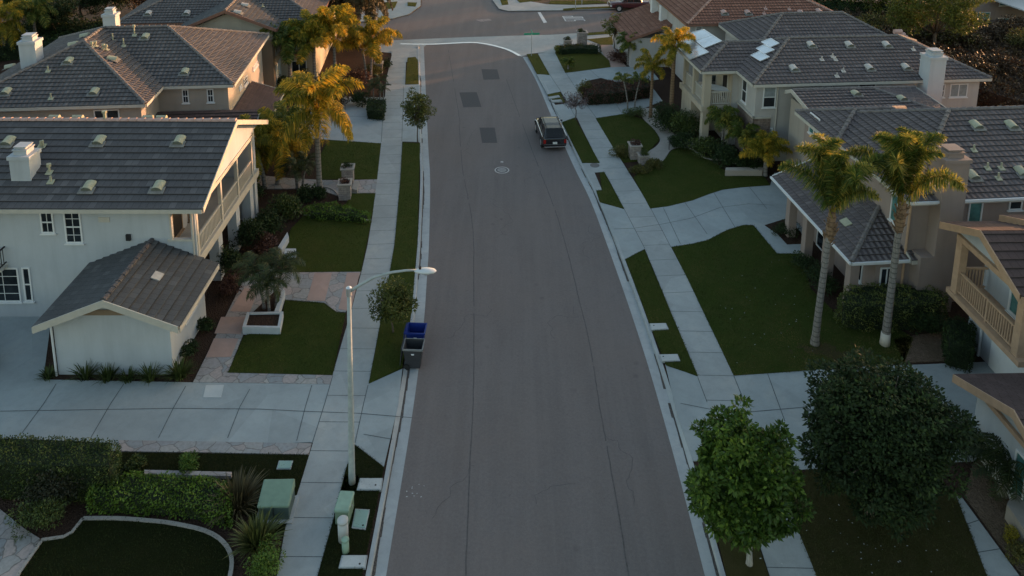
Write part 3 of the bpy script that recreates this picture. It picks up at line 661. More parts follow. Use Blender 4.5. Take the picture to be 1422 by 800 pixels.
# the word STOP, read by traffic coming from the right
def letters(mb, word, org, ux, uy, w, h, gap, th, z):
    seg = {'S': [((0,1),(1,1)),((0,1),(0,.5)),((0,.5),(1,.5)),((1,.5),(1,0)),((1,0),(0,0))], 'T': [((0,1),(1,1)),((.5,1),(.5,0))], 'O': [((0,0),(0,1)),((0,1),(1,1)),((1,1),(1,0)),((1,0),(0,0))], 'P': [((0,0),(0,1)),((0,1),(1,1)),((1,1),(1,.5)),((1,.5),(0,.5))]}
    x = 0
    for ch in word:
        for (a, b), (c, d) in seg[ch]:
            p = Vector(org) + Vector(ux)*(x + a*w) + Vector(uy)*(b*h); q = Vector(org) + Vector(ux)*(x + c*w) + Vector(uy)*(d*h)
            e = (q-p).normalized(); sd = Vector((-e.y, e.x)) * th/2; p = p - e*th/2; q = q + e*th/2
            mb.add([(p.x-sd.x, p.y-sd.y, z), (q.x-sd.x, q.y-sd.y, z), (q.x+sd.x, q.y+sd.y, z), (p.x+sd.x, p.y+sd.y, z)], [(0, 1, 2, 3)])
            z += 0.0004
        x += w + gap
mb = MB(); a = R(6); o = G(812, 28.8, 0)
letters(mb, 'STOP', (o[0], o[1]), (-math.sin(a), math.cos(a)), (-math.cos(a), -math.sin(a)), 0.36, 2.2, 0.20, 0.14, 0.006)
struct('road_lettering', mb, M['paint'])

# ------------------------------------------------------------------ roofs and walls
def clip(poly, n, d, keep_ge=True):
    """clip polygon by plane n.p >= d (or <=)"""
    out = []; N = len(poly)
    for i in range(N):
        a, b = poly[i], poly[(i+1) % N]; da = n.dot(a) - d; db = n.dot(b) - d
        if not keep_ge: da, db = -da, -db
        if da >= -1e-7: out.append(a)
        if (da > 1e-7 and db < -1e-7) or (da < -1e-7 and db > 1e-7):
            out.append(a + (b - a) * (da / (da - db)))
    return out
def tile_face(mb, poly, pitch, lift=0.065):
    poly = [Vector(p) for p in poly]
    n = (poly[1]-poly[0]).cross(poly[2]-poly[0]).normalized()
    if n.z < 0: poly = poly[::-1]; n = -n
    up = Vector((0,0,1)); s = (up - n*n.z).normalized(); a = s.cross(n).normalized()   # a: across, s: up the slope
    smin = min(p.dot(s) for p in poly); smax = max(p.dot(s) for p in poly)
    k = 0; y = smin
    while y < smax - 1e-4:
        y2 = min(y + pitch, smax)
        st = clip(clip(poly, s, y, True), s, y2, False)
        if len(st) >= 3:
            vs = []; uv = []
            for p in st:
                f = 1 - (p.dot(s) - y) / pitch
                vs.append(p + n * lift * f); uv.append((p.dot(a), (p.dot(s) - smin) * 0.999 + 1e-3))
            fi = len(mb.f); mb.add(vs, [tuple(range(len(vs)))]); mb.uv[fi] = uv
            low = [p for p in st if abs(p.dot(s) - y) < 1e-4]
            if len(low) >= 2:
                low.sort(key=lambda p: p.dot(a)); p, q = low[0], low[-1]
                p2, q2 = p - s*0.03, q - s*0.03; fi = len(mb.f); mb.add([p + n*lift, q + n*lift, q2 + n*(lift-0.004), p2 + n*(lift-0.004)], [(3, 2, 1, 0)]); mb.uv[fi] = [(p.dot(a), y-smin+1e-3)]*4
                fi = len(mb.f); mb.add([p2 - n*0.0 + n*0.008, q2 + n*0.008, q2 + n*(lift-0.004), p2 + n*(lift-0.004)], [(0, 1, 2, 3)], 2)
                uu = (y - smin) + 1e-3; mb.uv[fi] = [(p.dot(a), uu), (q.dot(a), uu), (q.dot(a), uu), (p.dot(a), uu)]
        y = y2; k += 1
def make_roof(root, polys, tile, capm, trimm, pitch=0.36, skip=lambda a, b: False, fh=0.20, soffit=None, capr=0.10, caps=True, gutter=None):
    polys = [[Vector(p) for p in q] for q in polys]
    mb = MB()
    for q in polys: tile_face(mb, q, pitch)
    for q in polys:        # soffit
        n = (q[1]-q[0]).cross(q[2]-q[0])
        qq = q if n.z > 0 else q[::-1]
        fi = len(mb.f); mb.add([p - Vector((0,0,0.14)) for p in qq[::-1]], [tuple(range(len(qq)))], 1); mb.uv[fi] = [(0,0)]*len(qq)
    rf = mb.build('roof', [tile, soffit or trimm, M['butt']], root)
    # edges
    E = {}
    for i, q in enumerate(polys):
        for k in range(len(q)):
            a, b = q[k], q[(k+1) % len(q)]
            key = tuple(sorted([tuple(round(c, 3) for c in a), tuple(round(c, 3) for c in b)])); E.setdefault(key, []).append((i, a, b))
    fm = MB(); cm = MB(); any_f = any_c = False
    for key, L in E.items():
        i, a, b = L[0]
        if (a-b).length < 0.05: continue
        if len(L) == 1:
            if skip(a, b): continue
            any_f = True
            c = sum(polys[i], Vector()) / len(polys[i])
            d = (b-a).normalized(); sd = Vector((d.y, -d.x, 0)).normalized() if abs(d.z) < 0.99 else Vector((1,0,0))
            if sd.dot((a+b)/2 - c) < 0: sd = -sd
            p = a + sd*0.02; q2 = b + sd*0.02
            lvl = abs(a.z-b.z) < 0.05
            top = -0.01 if lvl else 0.07
            fm.extr([p + Vector((0,0,top)), q2 + Vector((0,0,top)), q2 - Vector((0,0,fh)), p - Vector((0,0,fh))], sd*0.045)
        else:
            j = L[1][0]; c2 = sum(polys[j], Vector())/len(polys[j]); q = polys[i]
            n = (q[1]-q[0]).cross(q[2]-q[0]).normalized(); n = n if n.z > 0 else -n
            if n.dot(c2 - q[0]) > 0.01 or not caps: continue
            any_c = True
            lo, hi = (a, b) if a.z <= b.z else (b, a)
            d = (hi-lo); ln = d.length; d.normalize(); sd = d.cross(Vector((0,0,1))).normalized(); u = sd.cross(d).normalized()
            t = 0
            while t < ln - 0.05:
                t2 = min(t+0.42, ln); r0 = capr*1.15; r1 = capr*0.92; p0 = lo + d*t + u*0.05; p1 = lo + d*t2 + u*0.035
                vs = []
                for pp, r in ((p0, r0), (p1, r1)):
                    for ang in (-10, 35, 90, 145, 190): vs.append(pp + sd*math.cos(R(ang))*r*1.15 + u*(math.sin(R(ang))*r - 0.01))
                cm.add(vs, [(k2, k2+1, k2+6, k2+5) for k2 in range(4)] + [(4, 3, 2, 1, 0)])
                t = t2
    if any_f: fm.build('fascia', trimm, rf)
    if any_c: cm.build('ridge_cap', capm, rf)
    return rf
def hip(x0, y0, x1, y1, z, s=0.417, w='hip', e='hip', axis='x'):
    """hip or gable roof over the rectangle; returns faces and the ridge height. axis: ridge direction. w/e: low end and high end"""
    if axis == 'y': x0, y0, x1, y1 = y0, x0, y1, x1
    h = (y1-y0)/2; ym = (y0+y1)/2; zr = z + s*h
    xa = x0 + h if w == 'hip' else x0; xb = x1 - h if e == 'hip' else x1
    P = [[(x0,y0,z),(x1,y0,z),(xb,ym,zr),(xa,ym,zr)], [(x1,y1,z),(x0,y1,z),(xa,ym,zr),(xb,ym,zr)]]
    if w == 'hip': P.append([(x0,y1,z),(x0,y0,z),(xa,ym,zr)])
    if e == 'hip': P.append([(x1,y0,z),(x1,y1,z),(xb,ym,zr)])
    if axis == 'y': P = [[(b,a,c) for a,b,c in q][::-1] for q in P]
    return P
def wmap(face, c):
    """(u, n, z) -> local point on a wall: face s/n/w/e at coordinate c"""
    return {'s': lambda u, n, z: (u, c-n, z), 'n': lambda u, n, z: (u, c+n, z), 'w': lambda u, n, z: (c-n, u, z), 'e': lambda u, n, z: (c+n, u, z)}[face]
def fbox(mb, f, u0, u1, n0, n1, z0, z1, mi=0):
    a = f(u0, n0, z0); b = f(u1, n1, z1); mb.box(a, b, mi)
def window(root, face, c, u0, u1, z0, z1, grid=(1, 1), fr='white', glass='glass', sash=None, fw=0.07, blind=False):
    f = wmap(face, c); mb = MB()
    d0, d1 = -0.01, 0.05
    fbox(mb, f, u0, u0+fw, d0, d1, z0, z1); fbox(mb, f, u1-fw, u1, d0, d1, z0, z1)
    fbox(mb, f, u0+fw, u1-fw, d0, d1, z0, z0+fw); fbox(mb, f, u0+fw, u1-fw, d0, d1, z1-fw, z1)
    if sash == 'h': zm = (z0+z1)/2; fbox(mb, f, u0+fw, u1-fw, 0.0, 0.045, zm-0.03, zm+0.03)
    if sash == 'v': um = (u0+u1)/2; fbox(mb, f, um-0.03, um+0.03, 0.0, 0.045, z0+fw, z1-fw)
    for i in range(1, grid[0]): u = u0 + (u1-u0)*i/grid[0]; fbox(mb, f, u-0.012, u+0.012, 0.0, 0.035, z0+fw, z1-fw)
    for i in range(1, grid[1]): z = z0 + (z1-z0)*i/grid[1]; fbox(mb, f, u0+fw, u1-fw, 0.0, 0.033, z-0.012, z+0.012)
    w = mb.build('window', M[fr], root)
    sl = MB(); fbox(sl, f, u0-0.06, u1+0.06, -0.01, 0.10, z0-0.07, z0-0.002); sl.build('sill', M[fr], w)
    g = MB(); fbox(g, f, u0+fw-0.01, u1-fw+0.01, -0.005, 0.018, z0+fw-0.01, z1-fw+0.01); g.build('pane', M[glass], w)
    if blind:
        b = MB(); fbox(b, f, u0+fw, u1-fw, 0.019, 0.024, z0+(z1-z0)*0.5, z1-fw); b.build('blind', M['blind'], w)
    return w
def win_px(root, frm, face, c, pa, pb, **k):
    """window between two measured corners (upper left, lower right)"""
    A = (frm.Y if face in 'sn' else frm.X)(pa[0], pa[1], c); B = (frm.Y if face in 'sn' else frm.X)(pb[0], pb[1], c)
    i = 0 if face in 'sn' else 1
    u0, u1 = sorted((A[i], B[i])); z0, z1 = sorted((A[2], B[2]))
    return window(root, face, c, u0, u1, z0, z1, **k)
def wall(root, boxes, mat, name='wall', extra=None):
    mb = MB()
    for b in boxes: mb.box(*b)
    if extra: extra(mb)
    return mb.build(name, M[mat], root)
def gable_fill(mb, face, c, u0, u1, z, zr, t=0.15, um=None):
    f = wmap(face, c); um = (u0+u1)/2 if um is None else um
    a = Vector(f(u0, 0, z)); b = Vector(f(u1, 0, z)); k = Vector(f(um, 0, zr)); d = Vector(f(0, -t, 0)) - Vector(f(0, 0, 0))
    mb.extr([a, b, k], d)
def vent(root, fr, px, py, poly, mat='vent', w=0.52, l=0.55, h=0.26):
    """half-barrel attic vent sitting on a roof face, its louvred mouth facing down the slope"""
    p, n = fr.face(px, py, poly)
    if n.z < 0: n = -n
    s = (Vector((0,0,1)) - n*n.z).normalized(); a = s.cross(n).normalized(); p = p + n*0.03
    mb = MB(); N = 8
    lo, hi = [], []
    for k in range(N+1):
        t = math.pi*k/N
        lo.append(p + a*math.cos(t)*w/2 - s*0.12 + n*math.sin(t)*h*1.1); hi.append(p + a*math.cos(t)*w/2*0.95 + s*(l-0.1) + n*(math.sin(t)*h*0.55+0.02))
    mb.add(lo+hi, [(k, k+1, k+N+2, k+N+1) for k in range(N)] + [tuple(range(N+1, 2*N+2))])
    fl = [p - a*w*0.68 - s*0.30 + n*0.03, p + a*w*0.68 - s*0.30 + n*0.03, p + a*w*0.68 + s*l*0.2 + n*0.03, p - a*w*0.68 + s*l*0.2 + n*0.03]
    v = mb.build('roof_vent', M[mat], root)
    fb_ = MB(); fb_.extr([q_ + n*0.045 for q_ in fl], -n*0.03); fb_.build('flashing', M['flash'], v)
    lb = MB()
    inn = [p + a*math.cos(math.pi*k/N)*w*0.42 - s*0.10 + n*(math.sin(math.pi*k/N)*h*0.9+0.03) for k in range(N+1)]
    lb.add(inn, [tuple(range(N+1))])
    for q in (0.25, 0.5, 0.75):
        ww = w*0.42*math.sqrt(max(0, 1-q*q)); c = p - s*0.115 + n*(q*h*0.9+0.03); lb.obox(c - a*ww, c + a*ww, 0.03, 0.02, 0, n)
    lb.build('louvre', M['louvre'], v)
    return v
def pipe(root, fr, px, py, poly, h=0.45, cap=False, mat='vent'):
    p, n = fr.face(px, py, poly); mb = MB()
    mb.tube([p - Vector((0,0,0.05)), p + Vector((0,0,h))], 0.05, 8)
    if n.z < 0: n = -n
    s = (Vector((0,0,1)) - n*n.z).normalized(); a = s.cross(n).normalized()
    mb.extr([p - a*0.15 - s*0.14 + n*0.06, p + a*0.15 - s*0.14 + n*0.06, p + a*0.15 + s*0.14 + n*0.06, p - a*0.15 + s*0.14 + n*0.06], n*0.02)
    if cap: mb.tube([p + Vector((0,0,h-0.05)), p + Vector((0,0,h+0.10))], [0.10, 0.11], 8)
    return mb.build('vent_pipe', M[mat], root)
def chimney(root, x0, x1, y0, y1, z0, z1, mat, capmat=None, shoulder=None):
    mb = MB(); mb.box((x0, y0, z0), (x1, y1, z1-0.18)); mb.box((x0-0.06, y0-0.06, z1-0.18), (x1+0.06, y1+0.06, z1))
    if shoulder: mb.box(*shoulder)
    c = mb.build('chimney', M[mat], root)
    k = MB(); xm, ym = (x0+x1)/2, (y0+y1)/2; hw, hd = (x1-x0)*0.33, (y1-y0)*0.33
    k.box((xm-hw, ym-hd, z1), (xm+hw, ym+hd, z1+0.22)); k.box((xm-hw-0.04, ym-hd-0.04, z1+0.22), (xm+hw+0.04, ym+hd+0.04, z1+0.27))
    k.box((xm-hw*0.8, ym-hd*0.8, z1+0.27), (xm+hw*0.8, ym+hd*0.8, z1+0.36)); k.box((xm-hw, ym-hd, z1+0.36), (xm+hw, ym+hd, z1+0.40))
    k.build('flue_cap', M[capmat or mat], c)
    return c
def railing(root, pts, z0, z1, mat, gap=0.13, pk=0.035, rail=0.07, name='railing'):
    mb = MB()
    for a, b in zip(pts, pts[1:]):
        a = Vector((a[0], a[1], 0)); b = Vector((b[0], b[1], 0)); L = (b-a).length; d = (b-a)/L
        mb.obox(a + Vector((0,0,z1)), b + Vector((0,0,z1)), rail*1.3, rail); mb.obox(a + Vector((0,0,z0+0.12)), b + Vector((0,0,z0+0.12)), rail, rail*0.8)
        n = int(L/gap)
        for k in range(1, n):
            p = a + d*L*k/n; mb.box((p.x-pk/2, p.y-pk/2, z0+0.14), (p.x+pk/2, p.y+pk/2, z1-rail/2))
    return mb.build(name, M[mat], root)
def house(fr, label, name='house'):
    return empty(name, (fr.o[0], fr.o[1], 0), fr.a, label, 'house')
def gutter_run(root, p, q, mat='white', name='gutter', down=None):
    mb = MB(); mb.obox(p, q, 0.10, 0.11)
    g = mb.build(name, M[mat], root); return g
def downspout(root, pts, mat='white', r=0.045):
    mb = MB(); mb.tube(pts, r, 6); return mb.build('downspout', M[mat], root)

# ---------------------------------------------------------------- house A : pale house with side balcony
fA = Fr(-14.5, 33.3, 1)
h = house(fA, 'pale two-storey house with dark flat-tiled roof and white side balcony, behind the small garage wing')
rA = hip(-30, -0.45, 0.55, 9.75, 5.9, w='gable', e='gable')
make_roof(h, rA, M['tileA'], M['capA'], M['trim'], 0.42, capr=0.11)
def ex(mb):
    gable_fill(mb, 'e', 0.0, -0.3, 9.6, 5.72, 7.8, 0.12, 4.65)
wall(h, [((-30, 0, 0), (-1.9, 9.3, 5.72)), ((-1.9, 0, 0), (0, 0.12, 2.75)), ((-1.9, 0, 2.75), (0, 0.12, 4.15)), ((-1.9, 0, 4.15), (-1.08, 0.12, 5.72)), ((-0.22, 0, 4.15), (0, 0.12, 5.72)), ((-1.08, 0, 5.55), (-0.22, 0.12, 5.72)), ((-1.9, 8.9, 0), (-0.1, 9.3, 5.72)),
         ((-1.9, 0.12, 5.5), (-0.02, 8.9, 5.72))], 'white_st', extra=ex)
b = wall(h, [((-1.9, 0.12, 2.68), (0.02, 9.3, 2.80)), ((-0.12, -0.03, 2.80), (0.06, 9.3, 3.16))], 'trim', 'balcony_floor')
pm = MB()
for yy in (0.10, 3.30, 5.80, 8.25): pm.box((-0.14, yy, 3.16), (0.03, yy+0.17, 5.52))
pm.box((-0.15, 0.12, 5.36), (0.035, 8.9, 5.56))
pm.build('balcony_post', M['trim'], h)
for y0, y1 in ((0.27, 3.30), (3.47, 5.80), (5.97, 8.25)): railing(h, [(-0.05, y0), (-0.05, y1)], 3.16, 4.10, 'trim', 0.16, 0.05)
for y0 in (2.9, 5.6, 8.0):
    wall(h, [((-0.6, y0, 0), (-0.1, y0+0.55, 2.68))], 'white_st', 'porch_pillar')
for y0, y1 in ((0.8, 3.0), (3.7, 5.6), (6.3, 8.3)): window(h, 'e', -1.9, y0, y1, 2.95, 5.2, sash='v', fr='brown_st', glass='dark')
for y0, y1 in ((1.2, 2.6), (4.2, 5.2)): window(h, 'e', -1.9, y0, y1, 0.4, 2.3, sash='v', fr='trim')
ob = MB(); f = wmap('s', 0.0); fbox(ob, f, -1.18, -1.08, -0.02, 0.04, 4.05, 5.6); fbox(ob, f, -1.3, -0.1, -0.02, 0.06, 4.05, 4.15); ob.build('opening_trim', M['trim'], h)
window(h, 's', 0.0, -7.05, -6.45, 4.45, 5.55, sash='h', grid=(2, 1)); window(h, 's', 0.0, -5.98, -5.2, 3.95, 5.58, sash='h', grid=(2, 4))
window(h, 's', 0.0, -10.6, -8.35, 0.92, 2.68, grid=(3, 4)); window(h, 's', 0.0, -8.18, -7.8, 0.95, 2.70, sash='h')
railing(h, [(-10.4, -0.5), (-8.85, -0.5), (-8.85, 0)], 2.85, 3.75, 'iron', 0.14, 0.025, 0.05)
wall(h, [((-10.4, -0.5, 2.75), (-8.8, 0, 2.85))], 'trim', 'balcony_floor'); window(h, 's', 0.0, -10.3, -9.2, 2.9, 4.9, sash='v')
downspout(h, [(-0.12, -0.06, 5.6), (-0.12, -0.06, 3.2)], 'trim', 0.045); downspout(h, [(-11.2, -0.06, 5.7), (-11.2, -0.06, 0.1)], 'trim', 0.045)
wb_ = MB(); wb_.box((-3.2, -0.10, 4.1), (-3.0, 0.0, 4.4)); wb_.build('wall_lamp', M['iron'], h); wb_ = MB(); wb_.box((-4.4, -0.03, 5.0), (-3.9, 0.0, 5.25)); wb_.build('wall_vent', M['trim'], h)
chimney(h, -8.82, -7.9, 1.0, 1.9, 5.4, 7.75, 'white_st')
S = rA[0]
for q in [(10, 201), (136.6, 200), (248, 200), (122, 264), (219, 264)]: vent(h, fA, q[0], q[1], S)
for q in [(60, 204), (71, 254), (57, 205)]: pipe(h, fA, q[0], q[1], S, 0.35)
pipe(h, fA, 69, 241, S, 0.4, True)
N_ = rA[1]
for x in (-9.0, -7.8, -4.2, -3.5):
    p = Vector((x, 5.3, 0)); z = 7.8
    px_ = None
    vb = MB(); vb.tube([(x-0.25, 5.25, 7.92), (x+0.25, 5.25, 7.92)], 0.16, 8); vb.build('roof_vent', M['vent'], h)
vb = MB(); vb.tube([(-6.1, 4.65, 7.9), (-6.1, 4.65, 8.45)], 0.08, 8); vb.tube([(-6.1, 4.65, 8.45), (-6.1, 4.65, 8.55)], 0.13, 8); vb.build('vent_pipe', M['vent'], h)
# garage wing (own building volume of house A, seen as its front wing)
g = empty('garage', (fA.o[0], fA.o[1], 0), fA.a, 'small single-storey pale garage wing with dark gabled roof and white downspout, beside the left driveway', 'garage')
rG = hip(-4.98, -4.62, 0.92, -0.02, 2.9, 0.41, 'gable', 'gable', 'y')
make_roof(g, rG, M['tileG'], M['capG'], M['trim'], 0.36, skip=lambda a, b: a.y > -0.1 and b.y > -0.1, fh=0.24)
def ex(mb): gable_fill(mb, 's', -3.85, -4.64, 0.2, 2.80, 3.80, 3.7, -2.03)
wall(g, [((-4.64, -3.85, 0), (0.2, -0.02, 2.80))], 'white_st', extra=ex)
tb = MB(); tb.extr([(-3.9, -3.90, 2.95), (-0.4, -3.90, 2.95), (-1.0, -3.90, 3.2), (-3.3, -3.90, 3.2)], (0, 0.03, 0)); tb.build('gable_panel', M['brown_st'], g)
downspout(g, [(-4.95, -4.5, 2.74), (-4.8, -4.1, 2.62), (-4.69, -3.92, 2.5), (-4.69, -3.92, 0.05)])
wall(g, [((-4.9, -4.35, 2.6), (-4.64, -3.85, 2.8))], 'trim', 'eave_box')
win_px(g, fA, 'e', 0.2, (256, 449), (271, 424), fr='white', sash='v')
p, n = fA.face(218, 385, rG[0] if False else rG[1])
for face_ in rG:
    q, n = fA.face(218, 385, face_)
    if min(v[0] for v in face_) - 0.01 <= q.x <= max(v[0] for v in face_) + 0.01 and q.x > -2.1:
        if n.z < 0: n = -n
        s_ = (Vector((0,0,1)) - n*n.z).normalized(); a_ = s_.cross(n).normalized()
        sb = MB(); sb.extr([q - a_*0.25 - s_*0.2 + n*0.04, q + a_*0.25 - s_*0.2 + n*0.04, q + a_*0.25 + s_*0.2 + n*0.04, q - a_*0.25 + s_*0.2 + n*0.04], n*0.05); sb.build('roof_vent', M['ventP'], g); break

# ---------------------------------------------------------------- house B : grey hipped house
fB = Fr(-18.2, 49.5, 6)
h = house(fB, 'beige house with large grey hipped tile roof and two pale chimneys, behind the balcony house')
mB = hip(-15.8, -0.45, 0.0, 11.06, 5.9)
make_roof(h, mB, M['tileB'], M['cap'], M['trim'])
wB = hip(-15.87, -3.6, -4.47, 5.25, 5.91, w='hip', e='gable', axis='y')
make_roof(h, wB, M['tileB'], M['cap'], M['trim'], skip=lambda a, b: (a.y > 5 and b.y > 5) or (a.x > -5 and False))
wall(h, [((-15.3, 0, 0), (-0.5, 10.6, 5.72)), ((-15.35, -3.1, 0), (-4.95, 5, 5.72))], 'beige_st')
win_px(h, fB, 's', -3.1, (130, 152.5), (167, 169), sash='v'); win_px(h, fB, 's', 0.0, (252.5, 124), (263, 143), sash='h', grid=(2, 2)); win_px(h, fB, 's', 0.0, (287, 123.5), (297.5, 142), sash='h', grid=(2, 2))
for (a, b) in (((351, 99), (357, 84)), ((338.5, 121), (342.5, 104)), ((332, 126), (335, 116))): win_px(h, fB, 'e', -0.5, a, b, sash='h')
wall(h, [((-4.9, -0.35, 0), (-0.45, 0.0, 4.0)), ((-0.5, -0.1, 0), (-0.40, 10.5, 1.2))], 'stone', 'stone_veneer')
gr = [[(-9.0, -6.2, 2.9), (-1.0, -6.2, 2.9), (-1.0, -0.4, 4.6), (-9.0, -0.4, 4.6)]]
make_roof(h, [[(-8.4, -4.5, 3.0), (1.6, -4.5, 3.0), (1.6, -0.36, 4.1), (-8.4, -0.36, 4.1)]], M['tileD'], M['cap'], M['trim'], skip=lambda a, b: a.y > -0.5 and b.y > -0.5)
wall(h, [((-8.2, -4.1, 0), (1.2, -0.36, 2.9))], 'beige_st')
make_roof(h, [[(-0.4, -0.1, 3.7), (1.9, -0.1, 2.9), (1.9, 6.2, 2.9), (-0.4, 6.2, 3.7)]], M['tileD'], M['cap'], M['trim'], skip=lambda a, b: a.x < 0 and b.x < 0)
c1 = fB.face(56, 88, wB[2] if len(wB) > 2 else wB[0])[0]
chimney(h, -13.55, -12.55, 0.6, 1.6, 5.6, 8.75, 'white_st'); chimney(h, -10.15, -9.3, 5.3, 6.1, 7.6, 9.25, 'white_st')
Sw = wB[2]; Ew = [q for q in wB if sum(v[0] for v in q)/len(q) > -8.5][0]; Ww = [q for q in wB if sum(v[0] for v in q)/len(q) < -12][0]; Sm = mB[0]
for q in [(7.6, 131), (94.5, 88), (130, 131)]: vent(h, fB, q[0], q[1], Sw)
vent(h, fB, 158.6, 84, Ew); vent(h, fB, 201, 54, Sm); vent(h, fB, 256, 103, Sm)
for q in [(39, 78), (12, 95), (100, 64), (116, 52)]: vent(h, fB, q[0], q[1], Ww)
for q in [(67, 100), (71, 138)]: pipe(h, fB, q[0], q[1], Sw, 0.4)
for q in [(128, 66), (133, 65), (144, 69), (148, 70)]: pipe(h, fB, q[0], q[1], Ew, 0.3, True)
for q in [(157, 58), (172, 65)]: pipe(h, fB, q[0], q[1], Sm, 0.6)
pipe(h, fB, 187, 50, Sm, 0.7, True)

# ---------------------------------------------------------------- house C : cream house behind
fC = Fr(-20, 70, 6)
h = house(fC, 'cream house with a brown-trimmed gable, topmost house left of the street')
mC = hip(-13.6, -5.5, 3.0, 14.0, 5.9, axis='y')
make_roof(h, mC, M['tileB'], M['cap'], M['red_trim'])
gC = hip(-7.9, -8.2, 0.0, 4.0, 5.92, w='gable', e='gable', axis='y')
make_roof(h, gC, M['tileG'], M['cap'], M['red_trim'], skip=lambda a, b: a.y > 3.9 and b.y > 3.9)
def ex(mb): gable_fill(mb, 's', -7.7, -7.5, -0.4, 5.75, 7.2, 0.3)
wall(h, [((-13.1, -5.0, 0), (2.5, 13.4, 5.72)), ((-7.5, -7.7, 0), (-0.4, -4.9, 5.76))], 'cream_st', extra=ex)
wall(h, [((-2.2, -8.6, 0), (-0.3, -7.68, 5.2))], 'brown_st', 'brown_wall')
db = MB(); f = wmap('e', -0.4); fbox(db, f, -7.2, -5.2, 0.0, 0.05, 0.1, 2.5); db.build('garage_door', M['bluedoor'], h)
window(h, 'e', -0.4, -7.0, -5.6, 3.4, 5.0, sash='v'); window(h, 's', -5.0, 0.4, 1.6, 3.3, 4.9, sash='v'); window(h, 's', -5.0, 0.5, 1.8, 0.8, 2.2, sash='v')
railing(h, [(0.35, -5.6), (1.9, -5.6)], 3.0, 3.9, 'iron', 0.14, 0.03); wall(h, [((0.2, -5.7, 2.85), (2.1, -5.0, 3.0))], 'red_trim', 'balcony_floor')
for q in [(205.6, 21), (259, 20.5)]: vent(h, fC, q[0], q[1], [v for v in mC if sum(p[1] for p in v)/len(v) < 0][0] if True else None, 'ventP')
Eg = [q for q in gC if sum(v[0] for v in q)/4 > -4][0]
for q in [(342, 9), (332, 19)]: vent(h, fC, q[0], q[1], Eg, 'ventP')
pipe(h, fC, 365, 10, Eg, 0.3)

# ---------------------------------------------------------------- house E : pinkish house with the porch
fE = Fr(16.5, 34.5, 6)
h = house(fE, 'pinkish-tan house with mauve tiled roof and tall stucco chimney, behind the two tall palms')
mE = hip(2.3, -0.5, 22, 10.3, 5.9)
make_roof(h, mE, M['tileE'], M['cap'], M['trim'])
wE = hip(2.0, 5.9, 9.0, 10.7, 5.93)
make_roof(h, wE, M['tileE'], M['cap'], M['trim'])
wall(h, [((2.75, 0.0, 0), (21.5, 9.9, 5.72)), ((2.45, 6.3, 0), (4, 10.3, 5.74))], 'tan_st')
pr = [[(-0.2, -0.36, 2.8), (2.75, -0.36, 2.8), (2.75, 2.5, 4.0)], [(-0.2, 8.5, 2.8), (-0.2, -0.36, 2.8), (2.75, 2.5, 4.0), (2.75, 8.5, 4.0)]]
make_roof(h, pr, M['tileE'], M['cap'], M['white'], skip=lambda a, b: a.x > 2.7 and b.x > 2.7, fh=0.16)
make_roof(h, [[(2.76, -0.5, 2.83), (3.35, -0.5, 2.83), (3.35, -0.02, 3.03), (2.76, -0.02, 3.03)]], M['tileE'], M['cap'], M['trim'])
for y0 in (-0.15, 2.15, 4.35, 6.35): wall(h, [((-0.05, y0, 0), (0.4, y0+0.45, 2.66))], 'tan_st', 'porch_pillar')
wall(h, [((1.3, 0.0, 0), (2.74, 8.3, 2.66))], 'tan_st', 'porch_wall')
window(h, 'w', 1.3, 1.0, 2.0, 0.7, 2.1, sash='v'); window(h, 's', 0.0, 1.55, 2.25, 0.9, 2.2, sash='v'); window(h, 'w', 1.3, 4.7, 5.6, 0.1, 2.1)
window(h, 'w', 2.75, 0.4, 1.5, 3.9, 5.4, sash='v', glass='tealglass'); win_px(h, fE, 'w', 2.45, (1123.5, 183), (1139, 166), sash='v', glass='tealglass')
window(h, 's', 0.0, 5.72, 6.45, 3.6, 5.5, glass='tealglass', fr='white'); window(h, 's', 0.0, 7.8, 8.5, 4.95, 5.45, fr='white')
window(h, 's', 0.0, 9.2, 10.2, 4.2, 5.4, fr='white', sash='v')
chimney(h, 3.72, 4.92, -0.75, 0.35, 0, 8.05, 'tan_st', shoulder=((3.05, -0.75, 0), (3.72, 0.0, 3.1)))
downspout(h, [(2.7, -0.06, 5.7), (2.7, -0.06, 0.2)], 'tan_trim', 0.06)
gutter_run(h, (2.3, -0.60, 5.86), (22, -0.60, 5.86)); gutter_run(h, (-0.30, 8.5, 2.78), (-0.30, -0.46, 2.78)); gutter_run(h, (-0.2, -0.45, 2.77), (2.75, -0.45, 2.77))
SE = mE[0]
for q in [(1357, 178), (1406, 178), (1352, 248), (1420, 243)]: vent(h, fE, q[0], q[1], SE)
for q in [(1352, 210), (1371, 235), (1390, 235), (1386, 249)]: pipe(h, fE, q[0], q[1], SE, 0.35)
sb = MB(); q, n = fE.face(1175, 310, pr[1]); n = n if n.z > 0 else -n; s_ = (Vector((0,0,1)) - n*n.z).normalized(); a_ = s_.cross(n).normalized()
sb.extr([q - a_*0.3 - s_*0.2 + n*0.04, q + a_*0.3 - s_*0.2 + n*0.04, q + a_*0.3 + s_*0.2 + n*0.04, q - a_*0.3 + s_*0.2 + n*0.04], n*0.05); sb.build('roof_vent', M['vent'], h)
